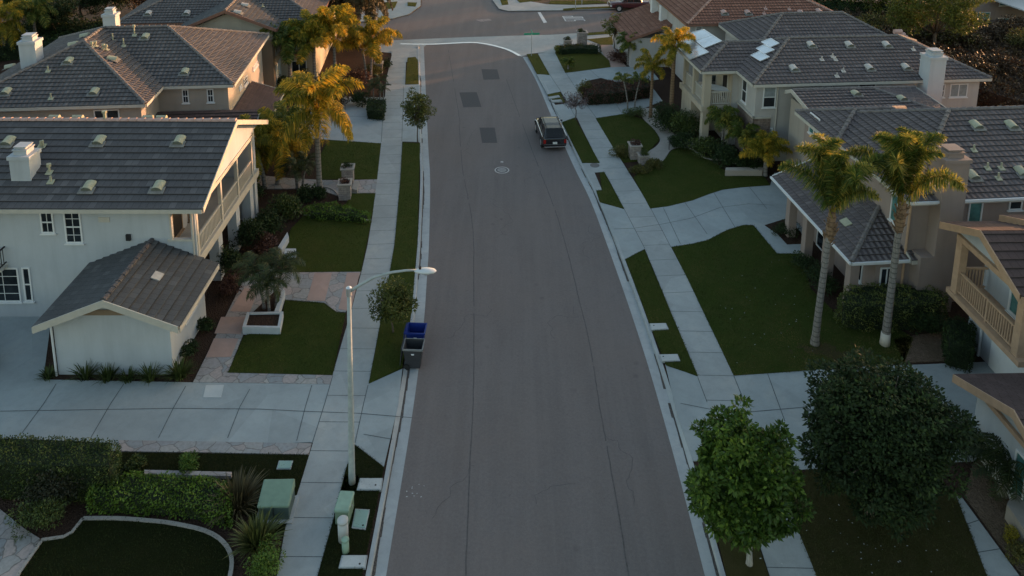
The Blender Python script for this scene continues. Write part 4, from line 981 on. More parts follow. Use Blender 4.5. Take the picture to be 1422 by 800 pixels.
# rear wing of house E
rr = [[(1.6, 14.2, 4.6), (12.5, 14.2, 4.6), (9.6, 17.1, 5.8), (1.6, 17.1, 5.8)], [(12.5, 20, 4.6), (1.6, 20, 4.6), (1.6, 17.1, 5.8), (9.6, 17.1, 5.8)], [(12.5, 14.2, 4.6), (12.5, 20, 4.6), (9.6, 17.1, 5.8)]]
rr = [[(3.46, 10.2, 5.2), (12.6, 10.2, 5.2), (9.0, 14.3, 5.9), (3.46, 14.3, 5.9)], [(12.6, 15.2, 5.5), (3.46, 15.2, 5.5), (3.46, 14.3, 5.9), (9.0, 14.3, 5.9)], [(12.6, 10.2, 5.2), (12.6, 15.2, 5.5), (9.0, 14.3, 5.9)]]
make_roof(h, rr, M['tileE'], M['cap'], M['trim'], skip=lambda a, b: a.y > 15 and b.y > 15 and False)
wall(h, [((3.8, 9.8, 0), (12.0, 15.0, 5.1))], 'beige_st')
for q in [(1190, 133), (1254, 140)]: vent(h, fE, q[0], q[1], rr[0])
chimney_less = True

# ---------------------------------------------------------------- house D : nearest right, tan balcony
fD = Fr(21, 31, 2)
h = house(fD, 'nearest right-hand house with tan timber balcony over a white wall and brown roof tiles')
gD = hip(-1.5, -3.78, 3.0, 1.62, 5.76, 0.425, 'gable', 'gable')
make_roof(h, gD, M['tileD'], M['cap'], M['tan_trim'], 0.40, skip=lambda a, b: a.x > 2.9 and b.x > 2.9, fh=0.26, caps=False)
gD2 = hip(1.3, -12.6, 15.0, 1.75, 6.0, 0.40, 'gable', 'gable')
make_roof(h, gD2, M['tileD'], M['cap'], M['tan_trim'], 0.40, fh=0.26, caps=False)
gD3 = hip(-4.1, -10.9, 0.4, -4.4, 2.82, 0.385, 'gable', 'gable')
make_roof(h, gD3, M['tileD'], M['cap'], M['tan_trim'], 0.36, skip=lambda a, b: a.x > 0.3 and b.x > 0.3, fh=0.26, caps=False)
def ex(mb):
    gable_fill(mb, 'w', -0.95, -3.5, 1.3, 5.58, 6.62, 0.12); gable_fill(mb, 'w', -3.45, -10.3, -4.9, 2.70, 3.76, 0.2)
wall(h, [((0.1, -12, 0), (14, -0.05, 2.72)), ((0.5, -12, 2.72), (14, 1.2, 5.75)), ((0.1, -0.05, 0), (14, 1.2, 2.6)), ((-3.45, -10.3, 0), (0.08, -4.9, 2.70))], 'white_st', extra=ex)
wall(h, [((-1.15, -3.75, 2.62), (0.5, 1.2, 2.86))], 'tan_trim', 'balcony_floor')
wall(h, [((0.0, -3.9, 2.3), (0.6, -3.6, 2.60))], 'tan_trim', 'balcony_beam')
wall(h, [((-1.08, 0.62, 2.86), (-0.74, 1.0, 5.5)), ((-1.08, -3.5, 2.86), (-0.74, -3.15, 5.5)), ((-1.1, -3.5, 5.36), (-0.76, 1.0, 5.60))], 'tan_trim', 'balcony_post')
railing(h, [(-0.95, 0.62), (-0.95, -1.25)], 2.88, 3.92, 'tan_trim', 0.14, 0.05, 0.08); railing(h, [(-0.95, -1.35), (-0.95, -3.15)], 2.88, 3.92, 'tan_trim', 0.14, 0.05, 0.08)
railing(h, [(-0.74, 0.95), (0.45, 0.95)], 2.88, 3.92, 'tan_trim', 0.14, 0.05, 0.08); railing(h, [(-0.74, -3.4), (3.0, -3.4)], 2.88, 3.92, 'tan_trim', 0.14, 0.05, 0.08)
wall(h, [((-0.98, -1.36, 2.86), (-0.9, -1.26, 3.96))], 'tan_trim', 'rail_post')
window(h, 'w', 0.5, -2.6, -0.6, 2.9, 5.0, sash='v', glass='tealglass', fw=0.12); 
bb = MB(); f = wmap('w', 0.1); fbox(bb, f, -4.4, -0.5, 0.0, 0.04, 0.02, 2.4); bb.build('garage_door', M['white'], h)
downspout(h, [(0.02, 0.15, 2.6), (0.02, 0.15, 0.05)], 'white', 0.06)
window(h, 'w', -3.45, -8.4, -7.2, 0.4, 2.2, sash='v', glass='tealglass')
tb = MB(); tb.extr([(-3.6, -4.55, 2.62), (-3.6, -10.7, 2.62), (-3.6, -10.7, 2.80), (-3.6, -4.55, 2.80)], (0.12, 0, 0)); tb.build('tie_beam', M['tan_trim'], h)
vb = MB(); vb.tube([(2.0, 0.3, 6.35), (2.35, 0.3, 6.5)], 0.22, 8); vb.build('roof_vent', M['pink'], h)

# ---------------------------------------------------------------- house F : solar panels
fF = Fr(16, 52, 6)
h = house(fF, 'pale house with solar panels on its roof, a corner balcony and a white chimney')
mF = hip(0.0, -1.95, 17.05, 6.8, 5.9)
make_roof(h, mF, M['tileE'], M['cap'], M['trim'])
pF = hip(-2.55, 0.95, 6.0, 6.72, 5.88)
make_roof(h, pF, M['tileE'], M['cap'], M['trim'])
bF = hip(3.0, 5.0, 15.5, 12.5, 5.95, 0.5)
make_roof(h, bF, M['tileE'], M['cap'], M['trim'])
wall(h, [((0.45, -1.45, 0), (16.6, 6.4, 5.72)), ((-0.1, 1.4, 0), (0.46, 6.2, 5.72)), ((3.4, 6, 0), (15, 12, 5.76))], 'grey_st')
wall(h, [((-2.1, 4.0, 0), (-0.1, 6.2, 2.8)), ((-0.16, 1.35, 0), (-0.09, 6.2, 5.7))], 'cream_st', 'balcony_wall')
wall(h, [((-2.3, 1.25, 2.75), (-0.1, 6.3, 3.15))], 'cream_st', 'balcony_floor')
wall(h, [((-2.15, 1.3, 0), (-1.65, 1.8, 5.7))], 'cream_st', 'corner_column')
wall(h, [((-2.1, 3.7, 3.15), (-1.75, 4.05, 5.7)), ((-2.1, 5.9, 3.15), (-1.75, 6.2, 5.7)), ((-2.12, 1.3, 5.45), (-0.1, 1.6, 5.75)), ((-2.12, 1.3, 5.45), (-1.7, 6.2, 5.75))], 'cream_st', 'balcony_post')
railing(h, [(-1.65, 1.45), (-0.1, 1.45)], 3.15, 4.15, 'trim', 0.14, 0.05); railing(h, [(-1.95, 1.8), (-1.95, 3.7)], 3.15, 4.15, 'trim', 0.14, 0.05); railing(h, [(-1.95, 4.05), (-1.95, 5.9)], 3.15, 4.15, 'trim', 0.14, 0.05)
bd = MB(); bd.box((-0.9, 1.42, 3.2), (-0.35, 1.5, 5.2)); 
window(h, 'w', -0.16, 2.0, 3.0, 3.2, 5.2, fr='trim', glass='dark'); window(h, 'w', -0.16, 4.2, 5.4, 3.2, 5.2, fr='trim', glass='glass')
wall(h, [((0.38, -1.52, 0), (0.46, 1.3, 3.3)), ((0.38, -1.52, 0), (1.6, -1.44, 3.3))], 'stone', 'stone_veneer')
wall(h, [((0.30, -1.6, 3.3), (0.46, 1.3, 3.42)), ((0.30, -1.6, 3.3), (1.6, -1.44, 3.42))], 'trim', 'stone_cap')
win_px(h, fF, 'w', 0.45, (1030, 139), (1038.5, 113), sash='h', blind=False); win_px(h, fF, 's', -1.45, (1060.5, 120.5), (1076, 149), sash='h', blind=True); win_px(h, fF, 's', -1.45, (1056, 178), (1071, 200), blind=True)
win_px(h, fF, 's', -1.45, (1141, 119), (1156, 124)); win_px(h, fF, 's', -1.45, (1192, 116), (1216, 123), glass='dark'); win_px(h, fF, 's', -1.45, (1320, 116.5), (1342, 134.5), sash='v', glass='blind'); win_px(h, fF, 's', -1.45, (1304.5, 117), (1310.5, 135), sash='h')
downspout(h, [(1.95, -1.52, 5.7), (1.95, -1.52, 0.1)], 'trim', 0.05)
chimney(h, 12.0, 13.15, -2.55, -1.45, 0, 7.7, 'white_st')
Wp = [q for q in pF if sum(v[0] for v in q)/len(q) < -0.9][0]; Wm = [q for q in mF if sum(v[0] for v in q)/len(q) < 2][0]; SF = mF[0]
for qd in ([(944, 46), (985, 75), (958, 85), (938, 63)], [(955, 49), (978, 43), (1003, 59.5), (979, 69)]):
    P_ = [fF.face(x, y, Wp) for x, y in qd]; n = P_[0][1]; n = n if n.z > 0 else -n
    sp = MB(); sp.extr([p + n*0.14 for p, _ in P_], -n*0.05); s_ = sp.build('solar_panel', M['solar'], h)
    fr_ = MB(); pp = [p + n*0.13 for p, _ in P_]
    for i in range(4): fr_.obox(pp[i], pp[(i+1) % 4], 0.05, 0.07, 0, n)
    fr_.obox((pp[0]+pp[3])/2, (pp[1]+pp[2])/2, 0.03, 0.06, 0, n)
    fr_.build('panel_frame', M['alu'], s_)
for qd in ([(1071, 56), (1083, 63), (1070, 68.5), (1058, 61)], [(1062, 65), (1076.5, 72), (1062.5, 77.5), (1051, 70)], [(1055.5, 74), (1069.5, 82), (1056.5, 87.5), (1043.5, 79.5)]):
    P_ = [fF.face(x, y, Wm) for x, y in qd]; n = P_[0][1]; n = n if n.z > 0 else -n
    sp = MB(); sp.extr([p + n*0.16 for p, _ in P_], -n*0.05); s_ = sp.build('solar_panel', M['solar'], h)
    fr_ = MB(); pp = [p + n*0.15 for p, _ in P_]
    for i in range(4): fr_.obox(pp[i], pp[(i+1) % 4], 0.05, 0.07, 0, n)
    fr_.build('panel_frame', M['alu'], s_)
for q in [(1127, 65), (1180, 65), (1232, 65), (1103, 98), (1208, 97), (1259, 96)]: vent(h, fF, q[0], q[1], SF, 'ventP')
for q in [(1156, 80), (1160, 84), (1171, 100), (1162, 107), (1141, 84), (1280, 85), (1268, 70)]: pipe(h, fF, q[0], q[1], SF, 0.3, mat='ventP')
SB = bF[0]
for x, y, z in ((15.2, 5.6, 6.5), (13.6, 3.9, 7.5), (14.4, 4.7, 7.0)):
    vb = MB(); vb.tube([(x-0.3, y, z+0.1), (x+0.3, y, z+0.1)], 0.18, 8); vb.build('roof_vent', M['capA'], h)

# ---------------------------------------------------------------- house G : terracotta roof
fG = Fr(18, 78, 6)
h = house(fG, 'white-walled house with terracotta tile roof, behind the solar-panel house')
mG = hip(-4.4, -12.8, 10.4, 3.0, 5.9, axis='y')
mG = hip(-4.4, -12.8, 10.4, 1.2, 5.9)
make_roof(h, mG, M['tileR'], M['capR'], M['red_trim'], 0.40)
gG = [[(-8.0, -7.2, 2.9), (-3.5, -7.2, 4.45), (-3.5, 0.5, 4.45), (-8.0, 0.5, 2.9)]]
make_roof(h, gG, M['tileR'], M['capR'], M['red_trim'], 0.40, skip=lambda a, b: a.x > -3.6 and b.x > -3.6)
wall(h, [((-3.9, -12.3, 0), (9.9, 0.7, 5.72)), ((-7.6, -6.9, 0), (-3.5, 0.3, 2.95))], 'grey_st')
wall(h, [((-4.5, -5.5, 3.0), (-3.9, -4.9, 5.6)), ((-4.5, -2.5, 3.0), (-3.9, -1.9, 5.6)), ((-4.6, -6, 2.9), (-3.9, 0.5, 3.15))], 'white', 'balcony_post')
railing(h, [(-4.4, -5.9), (-4.4, 0.4)], 3.15, 4.1, 'white', 0.2, 0.06)
for a, b, k in [((1046.5, 37), (1055, 55), 'h'), ((1120, 35.5), (1129.5, 53), 'h'), ((1093, 36.5), (1099, 43), 'h'), ((966, 37), (975, 43), 'h')]: win_px(h, fG, 's', -12.3, a, b, sash=k)
A_ = fG.Y(1074, 28, -12.9); B_ = fG.Y(1094, 28, -12.9); chimney(h, A_.x, B_.x, -12.95, -12.2, 0, A_.z, 'white_st')
for q in [(1006, 20), (1039, 20), (1113, 20), (1138, 18)]: vent(h, fG, q[0], q[1], mG[0], 'capA')
for q in [(1061, 20), (1096, 14), (1063, 13)]: pipe(h, fG, q[0], q[1], mG[0], 0.3, mat='capA')

# ---------------------------------------------------------------- far houses
fH = Fr(53.5, 89, 6)
h = house(fH, 'taupe house with white patio cover in the top right corner beyond the brown bank')
wall(h, [((-1.0, 0, 0), (22, 10, 6.4))], 'tan_st')
make_roof(h, hip(-1.6, -0.6, 22.6, 10.6, 6.5), M['tileE'], M['cap'], M['trim'])
for a, b in [((1357.5, 17), (1373.5, 30)), ((1385, 25), (1400, 34)), ((1389, -4), (1405, 8)), ((1417, -2), (1425, 13)), ((1412, 32), (1422, 38))]: win_px(h, fH, 's', 0.0, a, b, sash='v', glass='tealglass')
wall(h, [((2.0, -6.0, 2.5), (14, -0.05, 2.65))], 'white', 'patio_cover')
wall(h, [((2.1, -5.9, 0), (2.25, -5.75, 2.5)), ((7, -5.9, 0), (7.15, -5.75, 2.5))], 'white', 'patio_post')
fI = Fr(-62, 92, 0)
h = house(fI, 'tan house mostly hidden by garden palms in the top left corner')
wall(h, [((-12, 0, 0), (14, 9, 4.6))], 'brown_st'); make_roof(h, hip(-12.6, -0.6, 14.6, 9.6, 4.7), M['tileR'], M['capR'], M['trim'])
window(h, 's', 0.0, 9.4, 10.6, 1.2, 2.6); window(h, 's', 0.0, 2, 3.4, 1.0, 2.6)

# ------------------------------------------------------------------ vegetation
def np_mesh(name, V, Fq, mat, tint=None, parent=None, mats=None):
    me = bpy.data.meshes.new(name)
    nv, nf, k = len(V), len(Fq), Fq.shape[1]
    me.vertices.add(nv); me.vertices.foreach_set('co', np.ascontiguousarray(V, np.float32).ravel())
    me.loops.add(nf*k); me.loops.foreach_set('vertex_index', np.ascontiguousarray(Fq, np.int32).ravel())
    me.polygons.add(nf); me.polygons.foreach_set('loop_start', np.arange(0, nf*k, k, dtype=np.int32))
    me.materials.append(mat)
    if tint is not None:
        at = me.attributes.new('tint', 'FLOAT', 'POINT'); at.data.foreach_set('value', np.ascontiguousarray(tint, np.float32))
    me.update(calc_edges=True)
    o = bpy.data.objects.new(name, me); col.objects.link(o)
    if parent: o.parent = parent
    return o
def unit(a): return a / np.maximum(np.linalg.norm(a, axis=-1, keepdims=True), 1e-9)
def leaf_quads(C, D, L, W, rng, nrm=None, fold=0.0):
    """diamond leaves: base C, direction D, length L, width W"""
    n = len(C); D = unit(D)
    r = rng.normal(size=(n, 3)) if nrm is None else nrm + rng.normal(size=(n, 3))*0.35
    S = unit(np.cross(D, r)); L = np.asarray(L).reshape(-1, 1)*np.ones((n, 1)); W = np.asarray(W).reshape(-1, 1)*np.ones((n, 1))
    V = np.stack([C, C + D*L*0.45 + S*W*0.5, C + D*L - np.array([0, 0, 1])*L*fold, C + D*L*0.45 - S*W*0.5], 1).reshape(-1, 3)
    return V, np.arange(4*n).reshape(n, 4)
def clumps(center, rad, n, rng, shell=0.55, low=-1.0):
    P = unit(rng.normal(size=(n*3, 3))); P = P[P[:, 2] > low][:n]
    P = P * (shell + (1-shell)*rng.random((len(P), 1))) * np.where(rng.random((len(P), 1)) < 0.22, rng.uniform(1.08, 1.26, (len(P), 1)), 0.97)
    return np.array(center) + P*np.array(rad)
def foliage(name, center, rad, mat, parent=None, n=40, per=120, cr=0.5, L=0.16, W=0.08, seed=0, shell=0.6, low=-1.0, up=0.25, flatz=0.8):
    rng = np.random.default_rng(seed); C = clumps(center, rad, n, rng, shell, low); V = []; T = []
    for c in C:
        kk = rng.uniform(0.55, 1.35); m = max(6, int(per*kk**2*1.1)); d = unit(rng.normal(size=(m, 3))); r = cr*kk
        p = c + d*r*np.array([1, 1, flatz])*(0.45 + 0.55*rng.random((m, 1))**0.5)
        dd = d + rng.normal(size=(m, 3))*0.6 + np.array([0, 0, up])
        v, _ = leaf_quads(p, dd, L*rng.uniform(0.65, 1.3, m), W*rng.uniform(0.7, 1.2, m), rng, nrm=d*0.6+np.array([0, 0, 0.7]), fold=0.12)
        V.append(v); T.append(np.repeat(np.clip(rng.normal(0.45, 0.2, m) + rng.normal(0, 0.12), 0, 1), 4))
    V = np.concatenate(V); T = np.concatenate(T)
    return np_mesh(name, V, np.arange(len(V)).reshape(-1, 4), M[mat] if isinstance(mat, str) else mat, T, parent), C
def trunk_mesh(name, base, top, r0, r1, mat, parent, C=None, nb=10, seed=0, lean=0.1, br=0.05):
    rnd = random.Random(seed); mb = MB(); base = Vector(base); top = Vector(top)
    pts = [base.lerp(top, t) + Vector((rnd.uniform(-1, 1), rnd.uniform(-1, 1), 0))*lean*math.sin(math.pi*t) for t in (0, 0.25, 0.5, 0.75, 1)]
    pts[0] = base - Vector((0, 0, 0.05)); mb.tube([base - Vector((0, 0, 0.1))] + [base + Vector((0, 0, 0.12))] + pts[1:], [r0*1.5, r0*1.05] + [r0*(1-t) + r1*t for t in (0.25, 0.5, 0.75, 1)], 8)
    if C is not None:
        idx = list(range(len(C))); rnd.shuffle(idx)
        for i in idx[:nb]:
            c = Vector(C[i]); s = pts[3] if c.z > pts[3].z else pts[2]
            m = s.lerp(c, 0.5) + Vector((0, 0, (c-s).length*0.10)); mb.tube([s, m, c], [br*1.2, br*0.75, br*0.3], 5)
    return mb.build(name, M[mat], parent, smooth=True)
def tree(name, label, cat, base, cz, rad, lf, bark='bark', n=60, per=110, cr=0.5, L=0.16, W=0.08, seed=0, tr=0.1, nb=14, off=(0, 0), group=None, low=-0.8, shell=0.55, flatz=0.8):
    t = empty(name, (base[0], base[1], 0.12), 0, label, cat, group)
    o, C = foliage('crown', (off[0], off[1], cz-0.12), rad, lf, t, n, per, cr, L, W, seed, shell, low, flatz=flatz)
    trunk_mesh('trunk', (0, 0, 0), (off[0]*0.8, off[1]*0.8, cz - rad[2]*0.35), tr, tr*0.6, bark, t, C, nb, seed)
    return t
def shrub(label, pos, rad, lf, n=14, per=120, cr=None, L=0.10, W=0.05, seed=0, name='shrub', cat='shrub', z=0.0, group=None, low=-0.3):
    cr = cr or min(rad)*0.5
    o, C = foliage(name, (0, 0, rad[2]*0.55+z), (rad[0]*0.8, rad[1]*0.8, rad[2]*0.6), lf, None, n, per, cr, L, W, seed, 0.3, low)
    o.location = (pos[0], pos[1], 0.12); return tag(o, label, cat, group)
def hedge(label, P, z1, lf, dens=260, L=0.07, W=0.04, seed=0, name='hedge', z0=0.1, lump=0.06, cat='hedge', core=(0.012, 0.02, 0.008, 1)):
    """clipped hedge over a ground outline P (world points): leaf-covered solid with a woody core"""
    rng = np.random.default_rng(seed); V = []; T = []; n = len(P)
    A = sum(P[i][0]*P[(i+1) % n][1]-P[(i+1) % n][0]*P[i][1] for i in range(n))/2
    if A < 0: P = P[::-1]; A = -A
    P3 = [Vector((p[0], p[1], 0)) for p in P]; tri = tessellate_polygon([P3])
    def put(p, nr):
        m = len(p); ph = np.sin(p[:, :1]*5.1+p[:, 1:2]*3.3)*np.cos(p[:, 1:2]*4.3+p[:, 2:]*3)
        p = p + nr*(ph*lump + rng.normal(0, 0.035, (m, 1)))
        d = nr*0.9 + rng.normal(size=(m, 3))*0.75
        v, _ = leaf_quads(p, d, L*rng.uniform(0.7, 1.5, m), W*rng.uniform(0.8, 1.3, m), rng); V.append(v)
        T.append(np.repeat(np.clip(0.45 + 0.25*ph[:, 0] + rng.normal(0, 0.2, m), 0, 1), 4))
    for t in tri:
        a, b, c = [np.array(P3[i]) for i in t]; ar = np.linalg.norm(np.cross(b-a, c-a))/2; m = int(ar*dens)
        if m < 1: continue
        r = rng.random((m, 2)); f = r.sum(1) > 1; r[f] = 1-r[f]
        p = a + (b-a)*r[:, :1] + (c-a)*r[:, 1:]; p[:, 2] = z1; put(p, np.tile([0, 0, 1.0], (m, 1)))
    for i in range(n):
        a = P[i]; b = P[(i+1) % n]; l = math.dist(a, b); m = int(l*(z1-z0)*dens)
        if m < 1: continue
        t = rng.random(m); zz = z0 + (z1-z0)*rng.random(m); nx, ny = (b[1]-a[1])/l, -(b[0]-a[0])/l
        p = np.stack([a[0]+(b[0]-a[0])*t, a[1]+(b[1]-a[1])*t, zz], 1); put(p, np.tile([nx, ny, 0.15], (m, 1)))
    V = np.concatenate(V); T = np.concatenate(T)
    h = empty(name, (0, 0, 0), 0, label, cat)
    np_mesh('foliage', V, np.arange(len(V)).reshape(-1, 4), M[lf], T, h)
    mb = MB(); cx = sum(p[0] for p in P)/n; cy = sum(p[1] for p in P)/n
    k = max(0.6, 1 - 0.10/max(0.3, math.sqrt(A)/2)); mb.prism([(cx+(p[0]-cx)*k, cy+(p[1]-cy)*k) for p in P], z0-0.1, z1-0.07)
    mb.build('branches', m_plain('hedge_core', core, 0.95), h)
    c = Vector((cx, cy, 0.1)); h.location = c
    for ch in h.children: ch.location = -c
    return h
# ---- palm fronds
def frond_mesh(name, mat, length=3.0, nl=46, leaf=0.5, droop=0.9, rise=0.5, seed=0, lw=0.035, plume=0.5, hang=0.6):
    """feather frond growing along +x from the origin"""
    rng = np.random.default_rng(seed); V = []; Fq = []; T = []
    def pt(t):     # arching midrib
        x = length*(t - 0.18*droop*t*t); z = length*(rise*t - droop*0.75*t**2.2); return np.array([x, 0.05*length*math.sin(t*2.2+seed), z])
    k = 10; w0 = 0.035
    pts = [pt(i/k) for i in range(k+1)]
    for i, p in enumerate(pts):
        w = w0*(1-0.8*i/k); V += [p+[0, w, 0], p+[0, -w, 0.0], p+[0, 0, -w*1.2]]; T += [0.9, 0.9, 0.9]
    for i in range(k):
        a = 3*i; b = a+3
        Fq += [(a, a+1, b+1, b), (a+1, a+2, b+2, b+1), (a+2, a, b, b+2)]
    fb = rng.normal(0, 0.14)
    for i in range(nl):
        t = 0.12 + 0.86*(i+rng.random()*0.6)/nl; p = pt(t); q = pt(min(t+0.02, 1.0)); d = unit(q-p)
        L = leaf*(0.5 + 0.9*math.sin(math.pi*min(1, t*0.92+0.08))) * rng.uniform(0.8, 1.15)
        for s in (-1, 1):
            lift = rng.normal(0.1, plume)
            v = unit(d*0.55 + np.array([0, s*1.0, 0]) + np.array([0, 0, lift]))
            m = p + v*L*0.5 + np.array([0, 0, -hang*L*0.08]); e = p + v*L*0.85 + np.array([0, 0, -hang*L*0.62])
            sd = unit(np.cross(v, [0, 0, 1.0]) + rng.normal(size=3)*0.3)*lw/2
            b = len(V); V += [p-sd*0.6, p+sd*0.6, m+sd, m-sd, e+sd*0.25, e-sd*0.25]; Fq += [(b, b+1, b+2, b+3), (b+3, b+2, b+4, b+5)]
            tt = float(np.clip(rng.normal(0.40, 0.27) + fb + 0.18*(t-0.5), 0, 1)); T += [tt]*6
    o = np_mesh(name, np.array(V), np.array(Fq), mat, np.array(T)); me = o.data; bpy.data.objects.remove(o); return me
FR = {}
def frset(key, mat, n=4, **k):
    FR[key] = [frond_mesh('frond', M[mat], seed=s, **k) for s in range(n)]
frset('gold', 'fr_gold', length=3.3, nl=150, leaf=0.50, droop=0.95, rise=0.9, lw=0.060, plume=1.0, hang=0.55)
frset('golddown', 'fr_gold', length=3.1, nl=120, leaf=0.52, droop=1.25, rise=0.45, lw=0.060, plume=0.8, hang=0.8)
frset('queen', 'fr_green', length=3.6, nl=300, leaf=0.42, droop=1.0, rise=1.05, lw=0.036, plume=1.6, hang=0.25)
frset('green', 'fr_green', length=2.4, nl=100, leaf=0.48, droop=1.05, rise=0.8, lw=0.062, plume=0.8, hang=0.6)
frset('dark', 'fr_dark', length=1.2, nl=30, leaf=0.28, droop=1.0, rise=0.6, lw=0.030, plume=0.25, hang=0.4)
frset('canary', 'fr_bronze', length=5.0, nl=90, leaf=0.55, droop=1.15, rise=0.75, lw=0.12, plume=0.3, hang=0.5)
frset('bronze', 'fr_bronze', length=2.6, nl=36, leaf=0.45, droop=1.2, rise=0.35, lw=0.05, plume=0.4, hang=0.8)
def palm(label, base, hz, key, n=16, scale=1.0, tr=0.16, seed=0, elev=(0.9, -0.5), key2=None, lean=(0, 0), bark='palmbark', boots=False, group=None, name='palm_tree', nbr=1, spread=0.0, base_cap=False):
    rnd = random.Random(seed); t = empty(name, (base[0], base[1], 0.12), 0, label, 'palm tree', group)
    for h_ in range(nbr):
        a = 2*math.pi*h_/max(nbr, 1) + rnd.random(); bx, by = (math.cos(a)*spread, math.sin(a)*spread) if nbr > 1 else (0, 0)
        tx, ty = bx*2.2 + lean[0], by*2.2 + lean[1]; hh = hz*(1 if nbr == 1 else rnd.uniform(0.85, 1.1))
        mb = MB(); pts = [(bx*(1-s)+tx*s**1.4, by*(1-s)+ty*s**1.4, (hh-0.12)*s) for s in (0, 0.02, 0.08, 0.25, 0.5, 0.75, 1)]
        pts[0] = (bx, by, -0.1)
        mb.tube(pts, [tr*1.35, tr*1.3, tr*1.1, tr, tr*0.95, tr*0.88, tr*0.8], 12); mb.build('trunk', M[bark], t, smooth=True)
        if boots:
            mb = MB(); mb.tube([(tx*0.92, ty*0.92, hh-1.3), (tx, ty, hh-0.7), (tx, ty, hh+0.15)], [tr*1.0, tr*1.35, tr*0.9], 10)
            rr_ = random.Random(seed+5)
            for q in range(26):
                aa = rr_.uniform(0, 6.28); z = hh - rr_.uniform(0.1, 1.3); mb.obox((tx+math.cos(aa)*tr, ty+math.sin(aa)*tr, z-0.12), (tx+math.cos(aa)*tr*2.1, ty+math.sin(aa)*tr*2.1, z+0.14), 0.06, 0.03)
            mb.build('boot_fibre', M['palmfib'], t)
        if base_cap and h_ == 0:
            mb = MB(); mb.tube([(0, 0, -0.1), (0, 0, 0.62)], [tr*1.38, tr*1.22], 12); mb.build('painted_base', M['trim'], t, smooth=True)
        for i in range(n):
            u = (i + 0.5)/n; el = elev[0] + (elev[1]-elev[0])*u + rnd.uniform(-0.08, 0.08); az = i*2.39996 + rnd.uniform(-0.25, 0.25)
            k = key2 if (key2 and u > 0.6) else key
            o = bpy.data.objects.new('frond', FR[k][rnd.randrange(4)]); col.objects.link(o); o.parent = t
            o.location = (tx, ty, hh - 0.1 + 0.15*(1-u)); o.rotation_euler = (rnd.uniform(-0.3, 0.3), -el, az); s = scale*rnd.uniform(0.85, 1.1); o.scale = (s, s, s)
    return t
# frond rise is built in; elev tilts the whole frond
# ---- right side palms
palm('tall palm on the worn lawn, left one of the pair before the pinkish house', G(1131, 482), 6.4, 'queen', 12, 1.05, 0.155, 1, (1.15, 0.18), 'queen', (0.25, 0.1), boots=True)
palm('tall palm with white-painted trunk base, right one of the pair before the pinkish house', G(1228, 482), 6.9, 'queen', 12, 1.08, 0.165, 2, (1.15, 0.18), 'queen', (0.1, 0.1), boots=True, base_cap=True)
palm('golden-green palm with brown trunk beside the corner balcony of the solar-panel house', G(931, 172), 6.3, 'gold', 16, 0.62, 0.17, 3, (0.8, -0.9), 'gold', bark='palmfib')
palm('shorter golden palm left of the corner balcony, over the dark shrubs', G(903, 165), 4.3, 'gold', 13, 0.55, 0.12, 4, (0.7, -0.9), 'gold', bark='palmfib')
palm('slim twin-trunk palm in the round bed beside the winding path', G(877, 153), 2.3, 'green', 7, 0.42, 0.06, 5, (0.6, -0.3), nbr=2, spread=0.35, name='small_palm')
palm('bushy golden palm low against the wall left of the two tall palms', G(1062, 246), 1.5, 'gold', 18, 0.60, 0.15, 6, (0.9, -0.4), name='small_palm')
palm('green palm under the corner balcony beside the stone veneer', G(1002, 215), 2.4, 'green', 12, 0.75, 0.10, 7, (0.7, -0.5), name='small_palm')
palm('drooping palm in the dark bed in front of the stone veneer', G(1030, 228), 1.9, 'green', 12, 0.70, 0.10, 8, (0.6, -0.6), name='small_palm')
palm('drooping green palm in front of the terracotta garage roof', G(872, 92), 2.3, 'green', 13, 0.70, 0.10, 9, (0.6, -0.7), name='small_palm')
palm('small bushy palm on the lawn before the terracotta garage', G(789, 98), 0.5, 'green', 12, 0.42, 0.09, 10, (0.9, -0.1), name='small_palm')
palm('dark spreading sago palm at the right edge beside the low tan-edged roof', G(1392, 690), 1.15, 'dark', 22, 1.25, 0.16, 11, (0.8, -0.4), name='small_palm')
# ---- left side palms
palm('large golden palm in the middle of the left garden, trunk standing by the stone path', G(444, 270), 5.5, 'gold', 17, 1.05, 0.17, 21, (0.75, -0.35), 'golddown')
palm('double-trunk palm with hanging golden fronds next to the end of the white balcony', G(378, 262), 3.3, 'gold', 12, 0.80, 0.13, 22, (0.6, -0.8), 'golddown', nbr=2, spread=0.45)
palm('dark green palm with brown trunk between the garden path and the big golden palm', G(400, 236), 3.1, 'green', 13, 0.85, 0.15, 27, (0.8, -0.8), 'golddown', bark='palmfib')
palm('green palm in front of the cream house, left one of the top group', G(404, 131), 4.6, 'green', 16, 1.15, 0.15, 23, (0.7, -0.6))
palm('yellow-green palm in the middle of the top left group', G(466, 124), 4.9, 'gold', 18, 1.0, 0.15, 24, (0.8, -0.6))
palm('green and gold palm nearest the sidewalk in the top left group, on forked stems', G(512, 113), 3.4, 'gold', 12, 0.95, 0.11, 25, (0.7, -0.6), 'gold', nbr=2, spread=0.22)
palm('golden palm behind the big golden palm of the left garden', G(438, 128), 4.4, 'gold', 16, 0.95, 0.15, 28, (0.8, -0.6), 'gold')
palm('huge dark palm with dense drooping crown at the top beside the cross street', (-15.7, 76.5), 5.2, 'canary', 60, 1.05, 0.45, 26, (0.9, -0.75), bark='palmfib')
for i, (px, py, s) in enumerate([(519, 143, 0.55), (528, 138, 0.65), (533, 146, 0.5)]):
    palm(['tiny dark palm, left of three beside the sidewalk below the top palms', 'tiny dark palm, middle and tallest of three beside the sidewalk', 'tiny dark palm, right of three and closest to the sidewalk'][i], G(px, py), 1.3+0.3*(i == 1), 'dark', 10, s+0.2, 0.05, 30+i, (0.7, -0.4), name='small_palm', group='tiny palms by the sidewalk')
